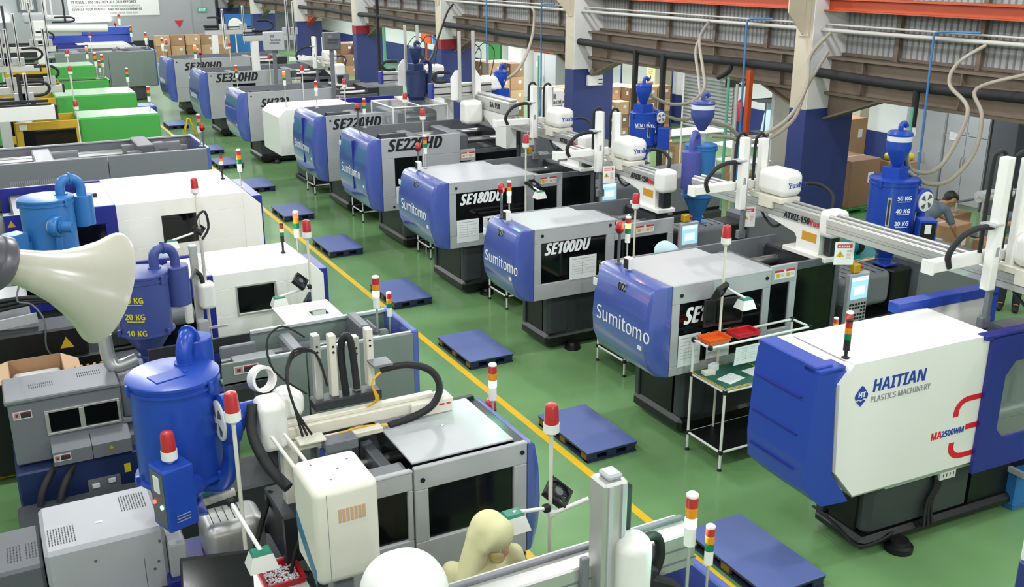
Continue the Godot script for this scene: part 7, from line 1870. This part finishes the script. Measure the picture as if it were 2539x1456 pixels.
	part("cable_chain", mb().tube([v(0.4, 0.2, 0), v(1.0, 0.2, 0), v(1.15, 0.28, 0), v(1.0, 0.36, 0), v(0.5, 0.36, 0)], 0.03), "rubber", g4)
	var g5 := thing("gantry_robot", "furthest robot with a wide pale hood and tall twin rods", "robot", v(2.6, 2.72, -45.0))
	part("hood", mb().rbox(v(-0.35, 0, 0), v(0.8, 0.4, 0.5), 0.1), "panel_light", g5)
	part("beam", mb().cyl(v(0, 0, 0), v(1.05, -0.05, 0), 0.12, -1, 16), "robot_white", g5)
	part("rod", mb().bb(v(0.1, 0, 0.14), v(0.16, 1.3, 0.2)).bb(v(0.3, 0, 0.14), v(0.36, 1.3, 0.2)), "aluminium", g5)
	part("dark_arm", mb().bb(v(0.75, -0.2, 0.14), v(0.82, 0.8, 0.2)).bb(v(0.55, 0.7, 0.14), v(0.82, 0.76, 0.2)), "rubber", g5)
	part("post", mb().bb(v(-0.4, -1.1, -0.12), v(-0.15, -0.2, 0.12), 0.02), "panel_light", g5)

func foreground() -> void:
	# horn loudspeaker close to the camera, hung from above
	var hn := thing("horn_loudspeaker", "large cream horn loudspeaker with a dark grey driver, close at the left edge", "loudspeaker", v(0.19, 4.05, -2.49))
	var ax := v(0.87, -0.45, -0.26).normalized()
	var pr := [q2(0.036, -0.235), q2(0.042, -0.2), q2(0.05, -0.16), q2(0.064, -0.115), q2(0.086, -0.07), q2(0.111, -0.03), q2(0.13, -0.008), q2(0.137, 0.0), q2(0.139, 0.004), q2(0.135, 0.006), q2(0.127, -0.006), q2(0.107, -0.03), q2(0.08, -0.075), q2(0.055, -0.13), q2(0.03, -0.2), q2(0.0, -0.22)]
	part("horn", mb().lathe(pr, Vector3.ZERO, 48, ax), "horn_cream", hn)
	part("driver", mb().lathe([q2(0.0, -0.34), q2(0.045, -0.34), q2(0.055, -0.33), q2(0.058, -0.26), q2(0.058, -0.26), q2(0.062, -0.255), q2(0.062, -0.235), q2(0.05, -0.225), q2(0.036, -0.222)], Vector3.ZERO, 28, ax), "horn_grey", hn)
	part("bracket", mb().tube([ax * -0.27 + v(0, -0.05, 0.02), ax * -0.33 + v(0, -0.06, 0.02), ax * -0.48 + v(0, -0.1, 0.0), v(-0.62, -0.0, -0.1)], 0.011, 8, 3).bb(v(-0.66, -0.2, -0.14), v(-0.58, 3.4, -0.06), 0.006), "horn_grey", hn)
	# robot of the machine at the bottom edge: low beam, upright column with a white capsule motor
	var r := thing("gantry_robot", "robot at the bottom edge with an upright silver column and a white capsule motor", "robot", v(0, 2.16, -3.4))
	part("beam", mb().bb(v(0.7, -0.2, -0.09), v(2.78, 0, 0.09), 0.008), "aluminium", r)
	part("beam_groove", mb().bb(v(0.7, -0.08, 0.09), v(2.78, -0.07, 0.093)).bb(v(0.7, -0.15, 0.09), v(2.78, -0.14, 0.093)).bb(v(0.7, 0.0, -0.05), v(2.78, 0.02, -0.02), 0.004), "panel_slate", r)
	part("beam_clamp", mb().bb(v(2.1, -0.26, 0.09), v(2.14, 0.06, 0.12), 0.004), "panel_slate", r)
	var col := part("column", mb().bb(v(2.17, -0.3, 0.05), v(2.3, 0.45, 0.18), 0.012), "aluminium", r)
	part("column_rail", mb().bb(v(2.19, -0.3, 0.18), v(2.21, 0.44, 0.19)).bb(v(2.26, -0.3, 0.18), v(2.28, 0.44, 0.19)), "panel_light", col)
	part("column_chain", mb().bb(v(2.3, -0.2, 0.06), v(2.345, 0.4, 0.15), 0.01), "rubber", col)
	part("column_cap", mb().bb(v(2.2, 0.45, 0.07), v(2.28, 0.48, 0.16), 0.01), "panel_light", col)
	part("capsule_motor", mb().rbox(v(2.32, 0.0, 0.2), v(0.17, 0.37, 0.17), 0.08, 5), "robot_white", r)
	part("motor_hose", mb().tube([v(2.36, 0.07, 0.16), v(2.45, 0.09, 0.14), v(2.52, 0.05, 0.12), v(2.54, -0.05, 0.12), v(2.5, -0.16, 0.12)], 0.024, 10, 5), "rubber", r)
	part("gripper", mb().at(v(2.5, -0.17, 0.16), v(0, 0, -0.5)).box(Vector3.ZERO, v(0.2, 0.07, 0.08), 0.012).box(v(0.1, -0.02, 0), v(0.06, 0.1, 0.1), 0.01).box(v(-0.08, 0.05, 0), v(0.05, 0.06, 0.07), 0.01), "rubber", r)
	part("gripper_base", mb().tube([v(1.9, -0.24, 0.12), v(2.2, -0.22, 0.14), v(2.42, -0.18, 0.16)], 0.035), "rubber", r)
	part("head_dome", mb().rbox(v(1.26, 0.1, 0.05), v(0.37, 0.4, 0.36), 0.17, 6), "robot_white", r)
	part("post", mb().bb(v(0.9, -1.2, -0.1), v(1.1, -0.2, 0.1), 0.01), "robot_white", r)
	open_machine({"label": "machine at the bottom edge whose open blue-edged end shows below the robot", "z": -3.15, "x0": 1.2, "x1": 3.16, "h": 1.56, "bot": 0.6, "w": 0.92, "mat": "panel_slate", "split": 2.0, "k0": 0.4})
	# white drive cabinet with a teal band
	var wb := thing("drive_cabinet", "white rounded robot cabinet with a teal diagonal band, at the bottom left centre", "cabinet", v(1.375, 0, -4.65))
	part("case", mb().rbox(v(0, 1.92, 0), v(0.36, 0.58, 0.4), 0.045), "white_warm", wb)
	part("teal_band", mb().at(v(-0.1815, 1.82, 0), v(0, 0, 0)).tri_band(), "band_teal", wb)
	var vn := mb()
	for i in 7: vn.bb(v(-0.05 + i * 0.022, 2.0, 0.199), v(-0.034 + i * 0.022, 2.08, 0.203))
	part("vent", vn, "card_pale", wb)
	var sw := mb()
	for p in [[-0.1, -0.1], [0.02, 0.0], [0.1, -0.08], [-0.05, 0.1]]: sw.cyl(v(p[0], 2.209, p[1]), v(p[0], 2.213, p[1]), 0.006)
	part("cover_screw", sw, "panel_slate", wb)
	part("seam", mb().bb(v(-0.11, 1.64, 0.199), v(-0.108, 2.18, 0.2015)), "panel_slate", wb)
	part("post", mb().bb(v(-0.06, 0, -0.06), v(0.06, 1.64, 0.06), 0.01).bb(v(-0.15, 0, -0.15), v(0.15, 0.03, 0.15), 0.005), "panel_slate", wb)
	part("guide_rod", mb().cyl(v(-0.1, 2.05, -0.15), v(-0.1, 2.0, -0.95), 0.012).cyl(v(-0.02, 2.05, -0.15), v(-0.02, 2.0, -0.95), 0.012), "robot_cream", wb)
	# cluttered robot behind it, over the nearest grey machine
	var g := thing("gantry_robot", "cluttered white robot with a black looped hose and yellow wires over the nearest grey machine", "robot", v(0, 0, -5.92))
	part("beam", mb().bb(v(1.42, 1.82, -0.06), v(2.62, 1.9, 0.06), 0.006).bb(v(1.42, 1.9, -0.03), v(2.5, 1.93, 0.03), 0.005), "robot_cream", g)
	part("lower_beam", mb().bb(v(1.42, 1.8, 0.12), v(2.05, 1.84, 0.2), 0.006), "robot_cream", g)
	var be := part("beam_end", mb().bb(v(2.3, 1.79, 0.06), v(2.62, 1.9, 0.09), 0.01), "robot_cream", g)
	part("red_mark", mb().box(v(2.53, 1.86, 0.091), v(0.04, 0.012, 0.002)).box(v(2.58, 1.86, 0.091), v(0.03, 0.012, 0.002)), "ink_red", be)
	part("drive_cover", mb().rbox(v(1.35, 1.95, 0.0), v(0.18, 0.34, 0.24), 0.05), "robot_white", g)
	part("dome_cover", mb().rbox(v(1.5, 2.0, -0.14), v(0.22, 0.24, 0.22), 0.1), "robot_white", g)
	part("pulley_cover", mb().lathe([q2(0.07, -0.04), q2(0.09, -0.04), q2(0.09, 0.04), q2(0.07, 0.04), q2(0.07, -0.04)], v(1.36, 2.18, -0.2), 20, v(0.3, 0.2, 1)), "robot_white", g)
	for e in [[1.69, 2.0, 2.46, "aluminium"], [1.8, 2.02, 2.44, "robot_cream"], [1.96, 2.1, 2.4, "aluminium"], [2.06, 2.12, 2.44, "robot_cream"]]:
		var a := part("vertical_arm", mb().bb(v(e[0], e[1] - 0.1, -0.16), v(e[0] + 0.05, e[2], -0.09), 0.006), e[3], g)
		part("arm_holes", mb().cyl(v(e[0] + 0.025, e[2] - 0.08, -0.09), v(e[0] + 0.025, e[2] - 0.08, -0.086), 0.008).cyl(v(e[0] + 0.025, e[2] - 0.12, -0.09), v(e[0] + 0.025, e[2] - 0.12, -0.086), 0.008), "ink_black", a)
	part("arm_base", mb().bb(v(1.66, 1.93, -0.18), v(2.14, 2.0, -0.04), 0.01), "iron", g)
	part("arm_chain", mb().tube([v(1.9, 2.0, -0.1), v(1.88, 2.3, -0.1), v(1.9, 2.42, -0.08), v(1.94, 2.38, -0.06), v(1.96, 2.05, -0.04)], 0.026), "rubber", g)
	part("loop_plate", mb().bb(v(2.06, 2.2, -0.1), v(2.2, 2.22, 0.04), 0.004), "panel_slate", g)
	part("loop_hose", mb().tube([v(2.12, 2.17, 0.0), v(2.3, 2.18, 0.02), v(2.46, 2.12, 0.05), v(2.52, 2.0, 0.08), v(2.46, 1.88, 0.1), v(2.32, 1.82, 0.1), v(2.12, 1.8, 0.12)], 0.026, 10, 6), "rubber", g)
	var yw := mb()
	for i in 3: yw.tube([v(2.1 + i * 0.008, 2.16, 0.02), v(2.04, 2.1, 0.04), v(2.06 + i * 0.01, 1.98, 0.05), v(2.0, 1.93, 0.03)], 0.006).tube([v(2.1, 1.82, 0.13 + i * 0.01), v(1.9, 1.85, 0.14), v(1.7, 1.84, 0.16 + i * 0.01), v(1.5, 1.86, 0.18)], 0.006)
	part("yellow_wire", yw, "cable_yellow", g)
	var bk := mb()
	for i in 3: bk.tube([v(1.5 + i * 0.03, 1.9, 0.2), v(1.47, 2.1, 0.16), v(1.46, 2.28, 0.05 + i * 0.015), v(1.55, 2.4 - i * 0.02, -0.05), v(1.7, 2.34, -0.08), v(1.76, 2.1, -0.06)], 0.008)
	bk.tube([v(1.6, 2.1, 0.0), v(1.4, 2.3, 0.0), v(1.38, 2.5, -0.05), v(1.5, 2.56, -0.1), v(1.64, 2.46, -0.1)], 0.007)
	part("black_cables", bk, "rubber", g)
	part("thick_hose", mb().tube([v(1.24, 2.1, 0.0), v(1.2, 1.95, 0.12), v(1.24, 1.8, 0.3), v(1.32, 1.7, 0.45)], 0.035, 10, 5), "rubber", g)
	part("wire_plate", mb().bb(v(1.46, 1.86, 0.14), v(1.64, 1.88, 0.26), 0.006), "robot_cream", g)
	part("gripper", mb().bb(v(1.62, 1.78, 0.18), v(1.84, 1.86, 0.3), 0.01).bb(v(1.66, 1.7, 0.2), v(1.8, 1.78, 0.28), 0.006), "panel_slate", g)
	part("blue_tab", mb().bb(v(1.6, 1.68, 0.22), v(1.615, 1.8, 0.28)), "ink_blue", g)
	part("support", mb().bb(v(1.4, 0.8, -0.05), v(1.5, 1.82, 0.05), 0.006).bb(v(1.9, 1.72, -0.05), v(1.96, 1.82, 0.05)), "robot_cream", g)
	# lit inspection table with a red parts tray
	var lt := thing("light_table", "glowing white inspection table at the bottom left", "table", v(1.1, 0, -5.6))
	part("glow_top", mb().bb(v(-0.3, 0.98, -0.22), v(0.02, 1.0, 0.2), 0.004), "light_box", lt)
	part("top_frame", mb().bb(v(-0.32, 0.95, -0.25), v(0.3, 0.98, 0.22), 0.004), "white", lt)
	for x in [-0.29, 0.27]:
		for z in [-0.22, 0.19]: part("leg", mb().cyl(v(x, 0, z), v(x, 0.95, z), 0.015), "robot_white", lt)
	tray("red tray of small clear beads on the lit inspection table", v(1.26, 0.982, -5.62), "tray_red", 0.24, 0.26)
	var mm := MultiMesh.new()
	mm.transform_format = MultiMesh.TRANSFORM_3D
	mm.mesh = mb().rbox(Vector3.ZERO, v(0.013, 0.011, 0.013), 0.005, 2).mesh()
	mm.instance_count = 260
	for i in 260: mm.set_instance_transform(i, Transform3D(Basis(v(0, 1, 0), rng.randf() * TAU), v(1.16 + 0.2 * rng.randf(), 0.995 + 0.012 * rng.randf(), -5.72 + 0.21 * rng.randf())))
	var mi := MultiMeshInstance3D.new()
	mi.name = "beads"
	mi.multimesh = mm
	mi.material_override = M["plastic_film"]
	add_child(mi)
	tag(mi, "small clear plastic beads spread in the red tray", "beads", "", "stuff")
	# clutter between the horn and the dull blue dryer
	var bx := thing("open_carton", "open brown carton with clear parts inside, below the horn loudspeaker", "box", v(0.06, 1.2, -9.1))
	part("walls", mb().bb(v(-0.22, 0, -0.25), v(0.22, 0.01, 0.25)).bb(v(-0.22, 0, -0.25), v(-0.215, 0.22, 0.25)).bb(v(0.215, 0, -0.25), v(0.22, 0.22, 0.25)).bb(v(-0.22, 0, -0.25), v(0.22, 0.22, -0.245)).bb(v(-0.22, 0, 0.245), v(0.22, 0.2, 0.25)), "card_brown", bx)
	part("flap", mb().at(v(0.22, 0.22, 0), v(0, 0, -0.5)).bb(v(0, -0.004, -0.25), v(0.16, 0, 0.25)), "card_pale", bx)
	part("flap", mb().at(v(-0.22, 0.22, 0), v(0, 0, 0.3)).bb(v(-0.16, -0.004, -0.25), v(0, 0, 0.25)), "card_pale", bx)
	part("contents", mb().rbox(v(0, 0.06, 0), v(0.4, 0.1, 0.44), 0.04), "plastic_film", bx)
	var iu := thing("injection_unit", "black injection unit with a pale sheet cover and looped cables, behind the horn loudspeaker", "machine", v(0, 0, -10.3))
	part("black_bed", mb().bb(v(-1.2, 0.1, -0.7), v(0.75, 1.2, 0.5), 0.02), "black", iu)
	part("black_box", mb().bb(v(-0.3, 1.2, 0.1), v(0.55, 1.5, 0.5), 0.02), "black", iu)
	part("voltage_triangle", mb().prism([q2(0.3, 1.3), q2(0.42, 1.3), q2(0.36, 1.41)], 0.5, 0.505), "machine_yellow", iu)
	part("sheet_cover", mb().bb(v(-1.2, 1.2, -0.75), v(0.1, 1.62, -0.1), 0.02), "panel_light", iu)
	part("panel_strip", mb().at(v(-0.2, 1.55, 0.3), v(0, 0, 0.08)).box(Vector3.ZERO, v(0.7, 0.1, 0.02), 0.004), "panel_light", iu)
	for i in 3: part("cable", mb().tube([v(-0.9, 1.62 + i * 0.05, 0.2), v(-0.4, 1.66 + i * 0.05, 0.25), v(0.1, 1.72 + i * 0.03, 0.28), v(0.35, 1.7, 0.3)], 0.022), "rubber", iu)
	part("thin_cable", mb().tube([v(0.05, 1.95, 0.3), v(0.0, 1.8, 0.4), v(0.12, 1.74, 0.4), v(0.2, 1.6, 0.52), v(0.18, 1.35, 0.54), v(0.25, 1.2, 0.52)], 0.009), "panel_dark", iu)
	part("barrel", mb().cyl(v(0.7, 1.35, 0.2), v(1.6, 1.35, 0.2), 0.1), "panel_slate", iu)
	var mf := thing("valve_manifold", "silver valve manifold with small red and blue handles, under the horn loudspeaker", "valves", v(0.45, 1.28, -9.05))
	part("rail", mb().box(v(0, 0, 0), v(0.34, 0.06, 0.07), 0.006), "aluminium", mf)
	for i in 6:
		var vl := part("valve", mb().cyl(v(-0.14 + i * 0.056, 0.03, 0), v(-0.14 + i * 0.056, 0.1, 0), 0.012, -1, 8), "brass_label", mf)
		part("valve_handle", mb().box(v(-0.14 + i * 0.056, 0.075, 0.02), v(0.03, 0.012, 0.02), 0.003), "tray_red" if i % 2 else "dryer_steel_blue", vl)
	part("stand", mb().cyl(v(0.05, -1.28, 0), v(0.05, -0.03, 0), 0.03), "brass_label", mf)
	# small swing robot in front of the smaller white machine
	var s := thing("swing_robot", "small swing robot with a white rounded cover and looped cream cables", "robot", v(1.5, 0, -9.45))
	part("column", mb().bb(v(0.02, 0.75, -0.04), v(0.09, 2.25, 0.03), 0.008), "aluminium", s)
	part("air_pipe", mb().cyl(v(0.14, 1.2, 0), v(0.14, 2.3, 0), 0.016), "pipe_grey", s)
	part("cover", mb().rbox(v(0.13, 1.76, 0.08), v(0.15, 0.27, 0.14), 0.045), "robot_white", s)
	part("arm", mb().bb(v(-0.09, 1.5, 0.05), v(-0.02, 1.95, 0.1), 0.012), "robot_white", s)
	part("cylinder", mb().cyl(v(-0.04, 1.75, 0.12), v(-0.1, 2.0, 0.12), 0.018).cyl(v(0.0, 1.95, 0.1), v(0.05, 2.05, 0.1), 0.02), "steel", s)
	var cc := mb()
	for i in 3: cc.tube([v(-0.02, 2.04, 0.1), v(-0.12, 2.08 + i * 0.012, 0.14), v(-0.24, 1.98, 0.16 + i * 0.01), v(-0.3, 1.78 - i * 0.01, 0.16), v(-0.24, 1.76, 0.14), v(-0.1, 1.95, 0.12)], 0.009)
	part("cream_cables", cc, "robot_cream", s)
	part("black_cable", mb().tube([v(0.14, 2.28, 0), v(0.22, 2.4, 0), v(0.2, 2.56, 0), v(0.12, 2.5, 0), v(0.08, 2.3, 0)], 0.012).tube([v(0.02, 2.02, 0.08), v(0.08, 1.98, 0.1), v(0.1, 1.88, 0.1)], 0.022), "rubber", s)
	part("tool", mb().bb(v(0.02, 1.3, 0.02), v(0.12, 1.5, 0.08), 0.01).bb(v(0.1, 1.4, 0.03), v(0.3, 1.42, 0.06)), "panel_light", s)
	part("foot", mb().bb(v(-0.1, 0.0, -0.15), v(0.2, 0.75, 0.1), 0.01), "deep_blue", s)
	# things standing on the aisle further back
	var tr := thing("trolley", "dark blue box trolley standing at the end of the green machines", "trolley", v(4.1, 0, -31.0))
	part("box", mb().bb(v(-0.3, 0.12, -0.4), v(0.35, 0.85, 0.4), 0.04), "royal_blue", tr)
	for x in [-0.22, 0.27]:
		for z in [-0.3, 0.3]: part("wheel", mb().cyl(v(x, 0.06, z - 0.02), v(x, 0.06, z + 0.02), 0.06), "rubber", tr)
	part("handle", mb().tube([v(-0.3, 0.6, -0.2), v(-0.38, 0.66, -0.2), v(-0.38, 0.66, 0.2), v(-0.3, 0.6, 0.2)], 0.012), "steel", tr)
	var af := thing("folding_stand", "yellow folding floor stand on the aisle line", "sign", v(5.2, 0, -30.0))
	for e in [[-0.12, 1.0], [0.12, 1.0]]: part("leg", mb().cyl(v(-0.18, 0, e[0]), v(-0.03, 0.5, e[0] * 0.3), 0.018).cyl(v(0.18, 0, e[0]), v(0.03, 0.5, e[0] * 0.3), 0.018).cyl(v(-0.03, 0.5, e[0] * 0.3), v(0.03, 0.5, e[0] * 0.3), 0.018), "line_yellow", af)
	# column at the right edge and the parts bin
	var nc := struct("column", mb().bb(v(3.74, 2.3, -2.28), v(4.3, 7.5, -1.9), 0.01), "column_white", "white and blue column cut by the right picture edge")
	part("blue_base", mb().bb(v(3.738, 0, -2.282), v(4.302, 2.3, -1.898), 0.01), "column_blue", nc)
	var pb := thing("parts_bin", "blue plastic bin with a grey rim beside the large white machine's base", "bin", v(7.98, 0, -5.05))
	part("tub", mb().bb(v(-0.17, 0.04, -0.2), v(0.17, 0.4, 0.15), 0.02).bb(v(-0.15, 0, -0.18), v(0.15, 0.05, 0.13), 0.01), "dryer_steel_blue", pb)
	part("rim", mb().plate(-0.19, -0.22, 0.19, 0.17, [[-0.15, -0.18, 0.15, 0.13]], 0, 0.05), "panel_light", pb).transform = Transform3D(Basis(v(1, 0, 0), v(0, 0, -1), v(0, 1, 0)), v(0, 0.38, 0))
	# clear guard box over the nearer SE220HD machine
	var gb := thing("clear_guard", "clear plastic guard box with a white frame between the SE220HD machines", "guard", v(6.95, 0.15, -18.02))
	part("frame", mb().cyl(v(0, 2.0, 0), v(1.15, 2.0, 0), 0.015).cyl(v(0, 2.0, -1.2), v(1.15, 2.0, -1.2), 0.015).cyl(v(0, 2.0, 0), v(0, 2.0, -1.2), 0.015).cyl(v(1.15, 2.0, 0), v(1.15, 2.0, -1.2), 0.015).cyl(v(0.58, 2.0, 0), v(0.58, 2.0, -1.2), 0.012).cyl(v(0, 1.6, 0), v(0, 2.0, 0), 0.015).cyl(v(1.15, 1.6, 0), v(1.15, 2.0, 0), 0.015).cyl(v(0, 1.6, -1.2), v(0, 2.0, -1.2), 0.015).cyl(v(1.15, 1.6, -1.2), v(1.15, 2.0, -1.2), 0.015), "robot_white", gb)
	part("top_sheet", mb().bb(v(0, 2.0, -1.2), v(1.15, 2.006, 0)), "window_clear", gb)
	part("front_sheet", mb().bb(v(0, 1.6, -0.004), v(1.15, 2.0, 0.0)), "window_clear", gb)
	part("side_sheet", mb().bb(v(-0.004, 1.6, -1.2), v(0.0, 2.0, 0.0)), "window_clear", gb)
